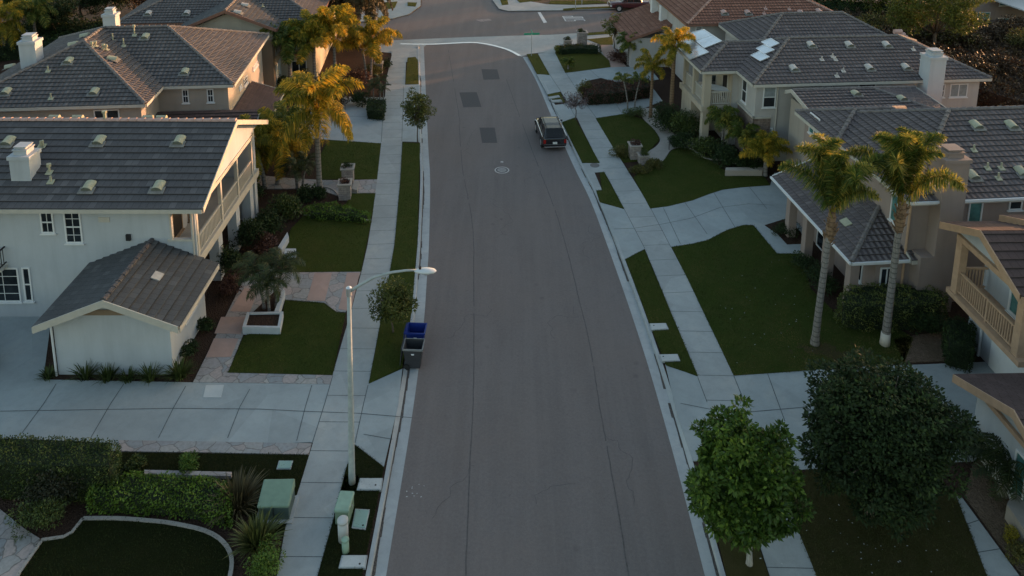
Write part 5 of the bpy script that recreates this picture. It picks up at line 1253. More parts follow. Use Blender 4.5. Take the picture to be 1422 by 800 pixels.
palm('small triple-trunk date palm beside the stone path, right of the white balcony', G(415, 266), 1.7, 'dark', 11, 0.95, 0.07, 34, (0.8, -0.5), nbr=3, spread=0.25, name='small_palm')
palm('small triple-trunk date palm growing out of the white planter', G(375, 432), 2.0, 'dark', 14, 1.05, 0.07, 35, (0.8, -0.5), nbr=3, spread=0.32, name='small_palm')
palm('golden palm at the far left edge, behind the grey roof', G(8, 84), 3.6, 'gold', 14, 0.9, 0.15, 36, (0.7, -0.7), 'golddown')
palm('green palm second from the far left edge, behind the grey roof', G(52, 74), 3.9, 'green', 14, 1.1, 0.15, 37, (0.8, -0.6))
palm('light green palm at the top left, in front of the tan house', G(30, 55), 3.6, 'green', 14, 1.1, 0.14, 38, (0.8, -0.5))

# ---- trees
tree('street_tree', 'lush bright green broadleaf tree in the verge at the bottom right, over the sidewalk', 'tree', G(1040, 788), 3.35, (1.55, 1.5, 1.85), 'lf_lush', 'barkpale', n=190, per=150, cr=0.33, L=0.18, W=0.095, seed=1, tr=0.10, nb=9, off=(-0.38, 0.15), low=-0.95, shell=0.5)
tree('shade_tree', 'very dark dense broadleaf tree with wide crown on the bottom right lawn', 'tree', (12.55, 22.9), 3.35, (2.35, 2.2, 2.15), 'lf_dark', 'bark', n=220, per=230, cr=0.50, L=0.15, W=0.085, seed=2, tr=0.16, nb=26, low=-0.9, shell=0.55)
tree('street_tree', 'small round olive-green street tree in the left verge beyond the streetlight', 'tree', G(580, 201), 2.7, (1.0, 1.0, 1.4), 'lf_fresh', 'bark', n=62, per=85, cr=0.27, L=0.15, W=0.07, seed=3, tr=0.045, nb=20, low=-0.9)
tree('young_tree', 'sparse low dark tree in the left verge just behind the two bins', 'tree', G(546, 465), 1.75, (1.0, 0.9, 0.80), 'lf_fresh', 'bark', n=70, per=75, cr=0.26, L=0.15, W=0.065, seed=4, tr=0.04, nb=24, low=-0.9, shell=0.35)
tree('young_tree', 'mauve thin-leaved young tree beside the black parked car', 'tree', G(799, 169), 1.75, (1.0, 0.85, 0.70), 'lf_mauve', 'bark', n=40, per=42, cr=0.24, L=0.10, W=0.05, seed=5, tr=0.04, nb=26, low=-0.8, shell=0.4)
tree('young_tree', 'small green tree by the white corner of the terracotta garage', 'tree', G(853, 69), 2.3, (0.95, 0.9, 1.15), 'lf_willow', 'bark', n=26, per=80, cr=0.35, L=0.18, W=0.08, seed=6, tr=0.06, nb=10)
# far right trees on the bank
tree('willow_tree', 'tall yellow-green feathery tree rising from the brown bank before the taupe house', 'tree', G(1292, 108), 6.4, (4.2, 3.0, 2.9), 'lf_willow', 'bark', n=120, per=150, cr=0.65, L=0.26, W=0.09, seed=7, tr=0.20, nb=20, low=-0.6)
for i, (px, py, cz, r, lab) in enumerate([(1205, 40, 6.2, (3.8, 3.0, 4.6), 'yellow-green tree behind the right end of the terracotta roof'), (1160, 18, 6.2, (3.6, 3.0, 4.8), 'yellow-green tree in the top right row nearest the terracotta roof'), (1315, 22, 7.0, (3.8, 3.0, 5.2), 'yellow-green tree just left of the taupe house'), (1245, 30, 6.6, (3.6, 3.0, 4.8), 'yellow-green tree between the terracotta roof and the tall feathery tree')]):
    tree('bank_tree', lab, 'tree', G(px, py), cz, r, 'lf_willow', 'bark', n=100, per=130, cr=0.75, L=0.28, W=0.13, seed=40+i, tr=0.18, nb=8, group='yellow-green trees on the bank')
# top left trees
for i, (px, py, cz, r, lf, lab) in enumerate([(115, 44, 4.2, (3.4, 2.6, 3.2), 'lf_dark', 'dark bushy tree left in the top left clump, beside the white garden wall'), (150, 40, 4.6, (3.4, 2.6, 3.4), 'lf_dark', 'dark tree in the middle of the top left clump, above the far chimney'), (188, 34, 4.0, (3.0, 2.4, 3.0), 'lf_rust', 'brownish tree at the right end of the top left clump, touching the grey roof'), (78, 64, 2.6, (2.2, 1.8, 2.0), 'lf_dark', 'low dark tree behind the left chimney of the grey hipped roof')]):
    tree('garden_tree', lab, 'tree', G(px, py), cz, r, lf, 'bark', n=70, per=130, cr=0.65, L=0.24, W=0.11, seed=50+i, tr=0.18, nb=8)
for i, (x, y) in enumerate([(-26, 98), (-33, 100), (-40, 99), (-47, 103), (12, 108), (20, 110), (30, 107), (40, 104), (-20, 104)]):
    tree('distant_tree', ['far tree behind the cream house roof, first from the cross street', 'far tree behind the cream house roof, second from the cross street', 'far tree above the dark top left clump', 'far tree beyond the tan house, top left', 'far tree across the cross street above the maroon pickup', 'far tree across the cross street right of the maroon pickup', 'far tree beyond the terracotta roof', 'far tree beyond the yellow-green trees, top right', 'far tree next to the huge dark palm'][i], 'tree', (x, y), 4.0, (3.2, 2.6, 3.0), 'lf_dark' if i % 2 else 'lf_olive', 'bark', n=40, per=100, cr=0.8, L=0.3, W=0.14, seed=70+i, tr=0.18, nb=6)

# ---- hedges
hedge('tall clipped dark hedge along the driveway in the bottom left corner', gp([(-60, 640), (-60, 606), (20, 607), (162, 613), (160, 648), (60, 648)], 1.55), 1.6, 'lf_hedge', 420, 0.07, 0.045, 1)
hedge('low clipped bright green hedge behind the curved lawn edging', gp([(122, 690), (135, 664), (190, 658), (316, 668), (320, 712), (284, 702), (240, 695), (160, 690)], 0.75), 0.80, 'lf_bright', 420, 0.085, 0.055, 2)
hedge('rounded light-edged hedge in front of the porch, right of the left tall palm', spline(gp([(1166, 418), (1178, 403), (1215, 398), (1262, 400), (1308, 408), (1312, 420), (1290, 426), (1240, 428), (1185, 428)], 1.3), 3, True), 1.45, 'lf_hedge2', 330, 0.08, 0.05, 3, lump=0.14)
hedge('dark square hedge against the white garage wall under the tan balcony', gp([(1312, 450), (1330, 442), (1352, 452), (1350, 488), (1318, 480)], 1.2), 1.3, 'lf_dark', 420, 0.07, 0.045, 4)
hedge('reddish clipped hedge between the two far right driveways', gp([(808, 130), (842, 121), (900, 117), (905, 128), (860, 136), (815, 139)], 0.6), 1.1, 'lf_red', 200, 0.11, 0.07, 5, lump=0.12)
hedge('long low bright hedge row along the top of the left middle lawn', gp([(425, 290), (450, 284), (478, 288), (514, 299), (510, 305), (470, 301), (428, 299)], 0.4), 0.55, 'lf_bright', 300, 0.10, 0.06, 6, lump=0.12)
hedge('row of dark clipped bushes at the top of the far right lawn', gp([(775, 67), (800, 66), (833, 67), (833, 72), (800, 71), (778, 73)], 0.4), 0.75, 'lf_dark', 200, 0.10, 0.06, 7, lump=0.1)
hedge('dark low hedge left of the far driveway, beside the sidewalk', gp([(512, 141), (534, 142), (532, 160), (511, 158)], 0.6), 0.9, 'lf_dark', 250, 0.09, 0.06, 8)
# the brown overgrown bank behind the right-hand houses
rng0 = np.random.default_rng(9)
bank = [(33.5, 68), (30, 72), (29.5, 80), (36, 84), (47, 81), (53, 78), (62, 72), (62, 50), (45, 52), (38.6, 58)]
b_ = hedge('overgrown reddish-brown bank of shrubs behind the solar-panel house', bank, 2.2, 'lf_rust', 60, 0.24, 0.14, 9, name='shrub_bank', lump=0.5, cat='shrubs', core=(0.03, 0.018, 0.012, 1))
b_['kind'] = 'stuff'
for i in range(26):
    x = rng0.uniform(34, 58); y = rng0.uniform(62, 78)
    if y < 84 - (x - 30)*0.2 - 0 and (x-33)*1.0 > (70-y)*0.8:
        o, C = foliage('foliage', (x, y, 2.6), (1.9, 1.6, 1.0), 'lf_rust' if i % 3 else 'lf_olive', b_, 12, 110, 0.7, 0.26, 0.13, 100+i, 0.3, -0.3); o.location = -b_.location
hedge('dark green undergrowth row below the top right trees', [(28, 76), (27, 88), (36, 90), (50, 86), (50, 82), (36, 84)], 2.2, 'lf_dark', 60, 0.22, 0.13, 19, lump=0.4)
hedge('dark garden hedge mass behind the left grey roof', [(-56, 66), (-44, 72), (-33, 77), (-34, 81), (-50, 78), (-60, 72)], 1.5, 'lf_dark', 70, 0.2, 0.12, 20, lump=0.4)

# ---- shrubs : (label, px, py, radii, leaf, n, L)
SH = [
 ('dark shrub against the side wall of the garage below its window', 263, 497, (0.4, 0.5, 0.55), 'lf_dark', 12, 0.12),
 ('small dark shrub farther along the side wall of the garage', 285, 458, (0.4, 0.5, 0.5), 'lf_dark', 10, 0.12),
 ('red-leaved shrub in the mulch bed beside the pale house', 320, 405, (0.6, 0.6, 0.5), 'lf_red', 12, 0.14),
 ('dark tall shrub under the white balcony at its near pillar', 318, 385, (0.65, 0.65, 1.4), 'lf_dark', 20, 0.14),
 ('dense dark shrub beside the middle pillar of the white balcony', 345, 345, (0.9, 0.8, 1.3), 'lf_dark', 26, 0.15),
 ('dark shrub with broad leaves right of the balcony pillars', 372, 325, (1.0, 0.9, 1.1), 'lf_dark', 28, 0.17),
 ('deep green mound between the balcony and the middle left lawn', 398, 300, (1.1, 0.9, 1.0), 'lf_hedge', 28, 0.16),
 ('red-brown flowering shrub below the end of the balcony', 368, 350, (0.7, 0.6, 0.7), 'lf_red', 16, 0.16),
 ('dark shrub on the left of the stone garden path', 350, 278, (0.9, 0.8, 1.0), 'lf_dark', 22, 0.16),
 ('dark low plants around the base of the big golden palm', 430, 275, (0.9, 0.6, 0.6), 'lf_dark', 18, 0.18),
 ('orange-tipped shrub behind the end of the pale house roof', 352, 168, (1.0, 0.9, 2.6), 'fr_gold', 22, 0.18),
 ('red-brown shrub between the top left palms and the sidewalk', 497, 118, (1.2, 0.8, 1.0), 'lf_red', 18, 0.18),
 ('dark rounded shrub below the left palms of the top group', 452, 150, (1.5, 0.9, 1.2), 'lf_dark', 22, 0.18),
 ('dark green shrub beside the far left driveway, next to the tiny palms', 500, 146, (1.1, 0.7, 0.9), 'lf_dark', 16, 0.16),
 ('dense green shrub against the cream house window', 425, 125, (1.3, 0.9, 1.3), 'lf_hedge', 20, 0.18),
 ('golden shrub right of the top left palm trunks', 520, 105, (1.0, 0.7, 0.9), 'lf_olive', 14, 0.18),
 ('dark shrub at the foot of the cream house wall', 385, 128, (1.2, 0.9, 1.0), 'lf_dark', 16, 0.18),
 ('dark shrub below the big golden palm crown next to the far driveway', 470, 150, (1.3, 0.8, 1.1), 'lf_rust', 18, 0.18),
 ('green strip of shrub beside the sidewalk at the top left', 535, 95, (0.5, 1.0, 0.7), 'lf_dark', 12, 0.14),
 ('round bright little bush on the lawn strip below the driveway', 264, 652, (0.36, 0.34, 0.45), 'lf_bright', 12, 0.09),
 ('small dark bush left of the round bright one behind the low hedge', 188, 652, (0.34, 0.3, 0.4), 'lf_hedge', 10, 0.09),
 ('bronze-tinged overgrown bush in front of the tall corner hedge', 78, 700, (1.1, 0.8, 1.0), 'lf_bronze', 40, 0.10),
 ('olive bush below the bronze-tinged one by the stone paving', 55, 735, (0.9, 0.6, 0.8), 'lf_hedge', 26, 0.09),
 ('leafy green bush beside the sidewalk at the bottom, below the flax plants', 372, 792, (0.6, 0.6, 0.55), 'lf_bright', 22, 0.09),
 ('golden ornamental bush around the foot of the right stone pillar', 862, 218, (0.7, 0.6, 0.55), 'lf_olive', 14, 0.12),
 ('trailing golden bush below the right stone pillar beside the sidewalk', 890, 240, (0.9, 0.5, 0.40), 'lf_olive', 14, 0.12),
 ('second trailing bush right of the stone pillars on the lawn corner', 908, 233, (0.8, 0.5, 0.45), 'lf_olive', 12, 0.12),
 ('round clipped bush under the slim twin palm by the winding path', 882, 161, (1.3, 0.7, 0.55), 'lf_hedge', 20, 0.11),
 ('dark shrub mass between the winding path and the balcony house', 925, 180, (1.4, 1.2, 1.6), 'lf_dark', 34, 0.17),
 ('deep green shrub in front of the porch arch', 950, 190, (1.3, 1.1, 1.5), 'lf_hedge', 30, 0.17),
 ('lower dark shrub beside the fork of the winding path', 945, 205, (1.0, 0.7, 0.9), 'lf_dark', 20, 0.15),
 ('dark shrub filling the bed before the stone veneer', 1005, 228, (1.3, 1.0, 1.0), 'lf_dark', 28, 0.16),
 ('dark shrub right of the stone veneer bed, by the low wall', 1035, 234, (1.0, 0.8, 0.9), 'lf_dark', 20, 0.16),
 ('dark mounded shrub under the window right of the bed edging', 975, 215, (1.2, 0.9, 1.0), 'lf_hedge', 24, 0.16),
 ('green shrub at the left end of the reddish hedge', 812, 136, (0.95, 0.7, 1.1), 'lf_olive', 20, 0.15),
 ('dark shrub at the right end of the reddish hedge', 893, 127, (1.0, 0.8, 1.0), 'lf_hedge', 18, 0.15),
 ('red-brown low shrub before the terracotta garage', 861, 86, (1.2, 0.8, 0.9), 'lf_red', 18, 0.16),
 ('small yellowish bush at the corner of the far right lawn', 777, 73, (0.6, 0.5, 0.5), 'lf_willow', 8, 0.14),
 ('dark clump in the bed by the porch pillars of the pinkish house', 1090, 325, (0.9, 0.7, 0.55), 'lf_dark', 20, 0.10),
 ('dark shrub beneath the first tall palm, before the porch', 1140, 400, (0.7, 1.1, 0.8), 'lf_dark', 24, 0.11),
 ('dark shrub between the porch and the left tall palm, beside the walk', 1112, 372, (0.6, 0.9, 0.6), 'lf_dark', 18, 0.11),
 ('dark creeping shrub under the chimney of the pinkish house', 1290, 462, (1.3, 0.6, 0.8), 'lf_dark', 26, 0.11),
 ('yellow-flowering bush at the bottom right edge', 1402, 750, (0.36, 0.36, 0.35), 'yellowfl', 9, 0.07),
 ('green-brown bush beyond the yellow-flowering one at the right edge', 1418, 775, (0.5, 0.5, 0.4), 'lf_olive', 10, 0.09),
 ('dark bushy plant between the dark tree and the low tan-edged roof', 1352, 640, (0.8, 0.9, 0.9), 'lf_dark', 24, 0.12),
]
for i, (lab, px, py, rd, lf, n, L) in enumerate(SH):
    shrub(lab, G(px, py, 0.12), rd, lf, n=n, per=95, L=L, W=L*0.45, seed=200+i)
# flax with strap leaves
def flax(label, pos, n, L, mat, seed, name='flax_plant', w0=0.028):
    rng = np.random.default_rng(seed); V = []; Fq = []; T = []
    for i in range(n):
        az = rng.uniform(0, 2*math.pi); el = rng.uniform(0.85, 1.5); l = L*rng.uniform(0.7, 1.15); w = w0*rng.uniform(0.8, 1.3)
        h = np.array([math.cos(az), math.sin(az), 0]); sd = np.array([-h[1], h[0], 0]); b0 = h*rng.uniform(0.02, 0.25); tt = float(np.clip(rng.normal(0.45, 0.25), 0, 1)); b = len(V); K = 5
        for k in range(K+1):
            t = k/K; p = b0 + h*l*math.cos(el)*t*(1+0.5*t) + np.array([0, 0, l*(math.sin(el)*t - 0.35*t**2.5*math.cos(el)*1.6)]); ww = w*(1 - t**2.2)+0.002
            V += [p-sd*ww, p+sd*ww]; T += [tt, tt]
        for k in range(K): Fq.append((b+2*k, b+2*k+1, b+2*k+3, b+2*k+2))
    o = np_mesh(name, np.array(V), np.array(Fq), M[mat], np.array(T)); o.location = (pos[0], pos[1], 0.12); tag(o, label, 'plant')
flax('big bronze flax plant with upright strap leaves right of the low bright hedge', G(330, 712), 300, 1.15, 'flax', 1)
flax('arching yellow-green flax plant beside the sidewalk, below the bronze one', G(358, 765), 300, 1.0, 'flaxg', 2)
flax('spiky dark green plant at the left end of the bed under the garage wall', G(68, 524, 0.12), 70, 0.45, 'lf_hedge', 10, 'border_plant', 0.02)
flax('upright thin plant under the garage wall, second from the left', G(118, 526, 0.12), 80, 0.80, 'lf_hedge', 11, 'border_plant', 0.02)
flax('bushy plant under the garage wall, in the middle of the bed', G(150, 527, 0.12), 90, 0.65, 'lf_hedge', 12, 'border_plant', 0.02)
flax('short plant under the garage wall, right of the middle', G(179, 528, 0.12), 70, 0.50, 'lf_hedge', 13, 'border_plant', 0.02)
flax('narrow upright plant under the garage wall, second from the right', G(208, 527, 0.12), 80, 0.75, 'lf_hedge', 14, 'border_plant', 0.02)
flax('full dark plant at the right corner of the garage wall', G(250, 524, 0.12), 150, 0.80, 'lf_hedge', 15, 'border_plant', 0.02)
flax('olive shrub in the middle of the bed under the top left palms', G(475, 133, 0.12), 90, 0.65, 'lf_hedge', 16, 'border_plant', 0.02)
# grass blades around the nearest lawns (uneven fringe)
def lawn_blades():
    """short blades over every lawn, spilling a few centimetres over the edges"""
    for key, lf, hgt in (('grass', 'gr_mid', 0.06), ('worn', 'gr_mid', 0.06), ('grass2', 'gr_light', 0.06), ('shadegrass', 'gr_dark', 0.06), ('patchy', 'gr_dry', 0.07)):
        rng = np.random.default_rng(len(key)); C = []
        for P, m in LAWNS:
            if m != key: continue
            P3 = [Vector((p[0], p[1], 0)) for p in P]
            dist = sum(p[1] for p in P)/len(P); dens = 330 if dist < 36 else (150 if dist < 55 else 70)
            for t in tessellate_polygon([P3]):
                a, b, c = [np.array(P3[i]) for i in t]; n = int(np.linalg.norm(np.cross(b-a, c-a))/2*dens)
                if n < 1: continue
                r = rng.random((n, 2)); f = r.sum(1) > 1; r[f] = 1-r[f]; C.append(a + (b-a)*r[:, :1] + (c-a)*r[:, 1:])
            for a, b in zip(P, P[1:]+P[:1]):
                n = int(math.dist(a, b)*dens*0.12)
                if n > 0: t = rng.random((n, 1)); C.append(np.array([[a[0], a[1], 0]])*(1-t) + np.array([[b[0], b[1], 0]])*t + rng.normal(0, 0.025, (n, 3)))
        if not C: continue
        C = np.concatenate(C); C[:, 2] = 0.150; n = len(C)
        d = rng.normal(size=(n, 3))*0.55 + np.array([0, 0, 1]); V, Fq = leaf_quads(C, d, hgt*rng.uniform(0.5, 1.5, n), 0.022, rng)
        ph = np.sin(C[:, 0]*1.3+C[:, 1]*0.7)*0.13 + np.sin(C[:, 0]*3.1-C[:, 1]*2.3+np.sin(C[:, 1]*1.7))*0.13 + np.sin(C[:, 0]*0.9+2)*np.sin(C[:, 1]*0.8)*0.15
        if key == 'worn': ph = ph + 0.55*np.exp(-(((C[:, 0]-14.6)*0.22)**2 + ((C[:, 1]-31.0)*0.55)**2))
        tag(np_mesh('grass', V, Fq, M[lf], np.repeat(np.clip(rng.normal(0.42, 0.2, n)+ph, 0, 1), 4)), kind='stuff')
M['gr_mid'] = m_leaf('grass_blade', (0.026, 0.042, 0.006, 1), (0.060, 0.082, 0.013, 1), (0.15, 0.115, 0.040, 1), 0.2, 0.9)
M['gr_light'] = m_leaf('light_grass_blade', (0.040, 0.050, 0.008, 1), (0.085, 0.092, 0.015, 1), (0.15, 0.13, 0.03, 1), 0.2, 0.9)
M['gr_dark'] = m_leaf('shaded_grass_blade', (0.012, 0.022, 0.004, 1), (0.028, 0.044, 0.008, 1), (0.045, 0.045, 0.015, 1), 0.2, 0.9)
M['gr_dry'] = m_leaf('dry_grass_blade', (0.026, 0.036, 0.008, 1), (0.060, 0.064, 0.018, 1), (0.11, 0.085, 0.040, 1), 0.2, 0.9)
lawn_blades()

# ------------------------------------------------------------------ street furniture
def bev(o, w=0.02, s=2):
    md = o.modifiers.new('bevel', 'BEVEL'); md.width = w; md.segments = s; md.limit_method = 'ANGLE'; return o
W0 = Fr(0, 0, 0)
b = G(489, 671, 0.13)
t = empty('street_lamp', (b[0], b[1], 0.13), 0, 'tall grey street lamp with curved arm over the road, beside the left sidewalk', 'street lamp')
top = W0.Y(484.5, 404, b[1]); tx = top.x - b[0]; tz = top.z - 0.13
mb = MB(); mb.tube([(0, 0, -0.05), (0, 0, 0.4), (tx*0.5, 0, tz*0.5), (tx, 0, tz)], [0.125, 0.12, 0.095, 0.068], 16); mb.build('pole', M['pole'], t, smooth=True)
mb = MB(); mb.tube([(tx, 0, tz-0.18), (tx, 0, tz+0.12)], 0.095, 14); mb.tube([(tx, 0, tz+0.12), (tx, 0, tz+0.17)], [0.10, 0.03], 14); mb.build('pole_cap', M['alu'], t)
ap_ = [W0.Y(x, y, b[1]) for x, y in [(487, 404), (500, 396), (520, 385), (545, 378), (565, 375.5), (578, 375.3)]]
mb = MB(); mb.tube([(p.x-b[0], 0, p.z-0.13) for p in ap_], [0.055, 0.052, 0.048, 0.043, 0.038, 0.036], 10); mb.build('arm', M['pole'], t, smooth=True)
e0 = ap_[-1]; ex_, ez_ = e0.x-b[0], e0.z-0.13
mb = MB(); xs = [-0.06, 0.08, 0.25, 0.42, 0.60, 0.68]; rw = [0.06, 0.13, 0.17, 0.17, 0.12, 0.03]; N = 12; rings = []
for x_, r_ in zip(xs, rw): rings.append([(ex_+x_, math.cos(2*math.pi*k/N)*r_, ez_-0.02+math.sin(2*math.pi*k/N)*r_*0.5) for k in range(N)])
mb.add([p for r in rings for p in r], [(i*N+k, i*N+(k+1) % N, (i+1)*N+(k+1) % N, (i+1)*N+k) for i in range(len(xs)-1) for k in range(N)]); lh = mb.build('lamp_head', M['lampglass'], t, smooth=True)
mb = MB(); mb.tube([(ex_+0.13, 0, ez_+0.05), (ex_+0.13, 0, ez_+0.14)], 0.045, 8); mb.build('photocell', M['iron'], lh)
mb = MB(); mb.tube([(ex_+0.33, 0, ez_-0.13), (ex_+0.33, 0, ez_-0.09)], [0.10, 0.14], 12); mb.build('lens', M['alu'], lh)
area('lamp_base', [(477.5, 660), (499, 660.5), (494, 681), (472, 681)], M['warmcon'], z1=0.15)

def cart(label, px, py, mat, rz, seed, hz=1.03):
    x, y = G(px, py, 0.02); t = empty('wheelie_bin', (x, y, 0.02), rz, label, 'bin', 'two open bins at the kerb')
    wb, db, wt, dt = 0.27, 0.30, 0.34, 0.41; k = 0.022; z0 = 0.06
    mb = MB(); o0 = [(-db, -wb, z0), (db, -wb, z0), (db, wb, z0), (-db, wb, z0)]; o1 = [(-dt, -wt, hz), (dt, -wt, hz), (dt, wt, hz), (-dt, wt, hz)]
    i1 = [(-dt+k, -wt+k, hz), (dt-k, -wt+k, hz), (dt-k, wt-k, hz), (-dt+k, wt-k, hz)]; i0 = [(-db+k, -wb+k, z0+0.03), (db-k, -wb+k, z0+0.03), (db-k, wb-k, z0+0.03), (-db+k, wb-k, z0+0.03)]
    mb.add(o0+o1+i1+i0, [(3, 2, 1, 0)] + [(a, (a+1) % 4, (a+1) % 4+4, a+4) for a in range(4)] + [(a+4, (a+1) % 4+4, (a+1) % 4+8, a+8) for a in range(4)] + [(a+8, (a+1) % 4+8, (a+1) % 4+12, a+12) for a in range(4)] + [(12, 13, 14, 15)])
    mb.build('bin_body', mat, t)
    mb = MB()
    for (a, b2) in (((-dt-0.03, -wt-0.03), (dt+0.03, -wt)), ((-dt-0.03, wt), (dt+0.03, wt+0.03)), ((-dt-0.03, -wt), (-dt, wt)), ((dt, -wt), (dt+0.03, wt))): mb.box((a[0], a[1], hz-0.07), (b2[0], b2[1], hz+0.012))
    mb.build('rim', M['alu2'] if seed else mat, t)
    mb = MB(); mb.extr([(-dt-0.05, -wt-0.02, hz), (-dt-0.05, wt+0.02, hz), (-dt-0.13, wt+0.02, hz-0.78), (-dt-0.13, -wt-0.02, hz-0.78)], (-0.03, 0, 0)); mb.build('lid', mat, t)
    mb = MB(); mb.tube([(-dt-0.09, -wt, hz-0.04), (-dt-0.09, wt, hz-0.04)], 0.018, 6); mb.build('handle', mat, t)
    for s in (-1, 1):
        mb = MB(); mb.tube([(-db+0.02, s*(wb+0.02), 0.13), (-db+0.02, s*(wb+0.08), 0.13)], 0.13, 14); mb.build('wheel', M['rubber'], t)
    mb = MB(); mb.extr([(-0.07, -wt-0.001, hz-0.22), (0.07, -wt-0.001, hz-0.22), (0.05, -wt+0.005, hz-0.29), (-0.05, -wt+0.005, hz-0.29)], (0, -0.012, 0)); mb.build('stamp', M['logo'], t)
M['alu2'] = m_plain('grey_rim_plastic', (0.16, 0.17, 0.18, 1), 0.5)
cart('charcoal wheeled bin with open lid and pale rim, in front of the blue one', 575, 507, M['black'], R(-2), 1)
cart('blue wheeled recycling bin with open lid, behind the charcoal one at the left kerb', 578.5, 484, M['blue'], R(-2), 0)

# utility boxes and lids at the bottom left
def lid(label, pts, mat, z=0.205, hole=None):
    P = gp(pts, z); cx = sum(p[0] for p in P)/4; cy = sum(p[1] for p in P)/4
    t = empty('inspection_cover', (cx, cy, 0.13), 0, label, 'utility cover')
    mb = MB(); mb.prism([(p[0]-cx, p[1]-cy) for p in P], -0.05, z-0.13); bev(mb.build('cover', M[mat], t), 0.02)
    mb = MB(); mb.prism([((p[0]-cx)*1.1, (p[1]-cy)*1.1) for p in P], -0.06, z-0.15); mb.build('collar', M['kerb'], t)
    if hole:
        q = G(hole[0], hole[1], z); mb = MB(); mb.tube([(q[0]-cx, q[1]-cy, z-0.135), (q[0]-cx, q[1]-cy, z-0.126)], 0.035, 8); mb.build('lift_hole', M['dark'], t)
lid('white rectangular utility lid right of the street lamp base', [(501, 664), (530, 664), (528, 679), (497, 679)], 'lid', hole=(521.5, 673.5))
lid('white rectangular utility lid below the small green bollard at the bottom edge', [(476, 771), (508.5, 771), (506, 787), (472, 787)], 'lid', hole=(499.5, 783))
lid('pale green round-cornered utility lid beside the green cabinet', [(494, 707), (512.5, 708), (507, 733), (489.5, 731)], 'lidg', hole=(504, 729.5))
lid('pale green utility lid in the dark lawn above the transformer box', [(388, 639.5), (406, 639.5), (403, 650), (385, 650)], 'lidg')
lid('pale utility lid in the right verge, the upper one', [(903, 449), (924, 448.5), (927.5, 456), (905, 457.5)], 'lid', hole=(908, 452))
lid('pale utility lid in the right verge, the lower one near the driveway', [(917, 492), (940, 491.5), (943.5, 500), (920, 501)], 'lid', hole=(921, 495))
q0 = G(826, 229.5, 0.135); mb = MB(); mb.tube([(q0[0], q0[1], 0.10), (q0[0], q0[1], 0.145)], 0.32, 20); tag(mb.build('round_cover', M['manhole']), 'dark round cover set in the concrete pad of the right verge', 'utility cover')
# manhole in the road
mx, my = G(697, 236.3, 0); t = empty('manhole', (mx, my, 0), 0, 'round manhole cover with a pale concrete ring in the middle of the road', 'manhole')
mb = MB(); mb.tube([(0, 0, -0.02), (0, 0, 0.006)], 0.50, 32); mb.build('ring', M['ring'], t)
mb = MB(); mb.tube([(0, 0, -0.02), (0, 0, 0.010)], 0.40, 32); mb.build('collar', M['patch'], t)
mb = MB(); mb.tube([(0, 0, -0.02), (0, 0, 0.014)], 0.31, 32)
c_ = mb.build('cover', M['ring'], t)
mb = MB()
for k in range(-3, 4):
    w_ = math.sqrt(max(0, 0.28**2 - (k*0.075)**2)); mb.box((-w_, k*0.075-0.012, 0.012), (w_, k*0.075+0.012, 0.019))
mb.build('ribs', M['manhole'], c_)
q1 = G(697, 225, 0); mb = MB(); mb.tube([(q1[0], q1[1], -0.01), (q1[0], q1[1], 0.012)], 0.11, 14); tag(mb.build('survey_cover', M['ring']), 'small pale survey cover in the road just beyond the manhole', 'road cover')
# transformer box
def box_thing(name, label, cat, base_px, w, d, hgt, rz, matb, matt, sl=0.15, parts='transformer'):
    x, y = G(base_px[0], base_px[1], 0.15); t = empty(name, (x, y, 0.13), R(rz), label, cat)
    mb = MB(); mb.extr([(-w/2, -d/2, 0.05), (w/2, -d/2, 0.05), (w/2, -d/2, hgt*0.62), (w/2, -d/2, hgt*0.62)][:3] + [(-w/2, -d/2, hgt*0.62)], (0, d, 0)); bev(mb.build('base', M[matb], t), 0.02)
    mb = MB(); ov = 0.03
    mb.add([(-w/2-ov, -d/2-ov, hgt*0.62), (w/2+ov, -d/2-ov, hgt*0.62), (w/2+ov, d/2+ov, hgt*0.62), (-w/2-ov, d/2+ov, hgt*0.62), (-w/2-ov, -d/2-ov, hgt*0.75), (w/2+ov, -d/2-ov, hgt*0.75), (w/2+ov, d/2+ov, hgt), (-w/2-ov, d/2+ov, hgt)],
           [(3, 2, 1, 0), (4, 5, 6, 7), (0, 1, 5, 4), (1, 2, 6, 5), (2, 3, 7, 6), (3, 0, 4, 7)]); bev(mb.build('hood', M[matt], t), 0.05, 3)
    mb = MB(); mb.box((-0.006, -d/2-ov-0.004, hgt*0.05+0.05), (0.006, -d/2-0.0, hgt*0.62)); mb.build('door_seam', M['iron'], t)
    mb = MB(); mb.box((-w/2-0.12, -d/2-0.12, -0.05), (w/2+0.12, d/2+0.12, 0.05)); mb.build('pad', M['kerb'], t)
    return t
box_thing('transformer_box', 'large green metal transformer box with sloped lid beside the left sidewalk', 'utility box', (385, 708), 1.02, 0.85, 0.85, 2, 'utild', 'util')
def rbox(name, label, cat, x, y, rz, w, d, h0, mat, top=None):
    t = empty(name, (x, y, 0.13), R(rz), label, cat)
    mb = MB(); mb.box((-w/2, -d/2, 0), (w/2, d/2, h0*0.85)); bev(mb.build('base', M[mat], t), 0.02)
    mb = MB(); mb.box((-w/2-0.03, -d/2-0.03, h0*0.80), (w/2+0.03, d/2+0.03, h0)); bev(mb.build('lid', M[top or mat], t), 0.05, 3)
    mb = MB(); mb.box((w/2+0.02, -0.03, h0*0.6), (w/2+0.045, 0.03, h0*0.72)); mb.build('latch', M['alu'], t); return t
x, y = G(479, 716, 0.13); rbox('utility_cabinet', 'small pale green utility cabinet left of the pale green lid, behind the white bollard', 'utility box', x, y, -3, 0.46, 0.75, 0.62, 'util', 'util2')
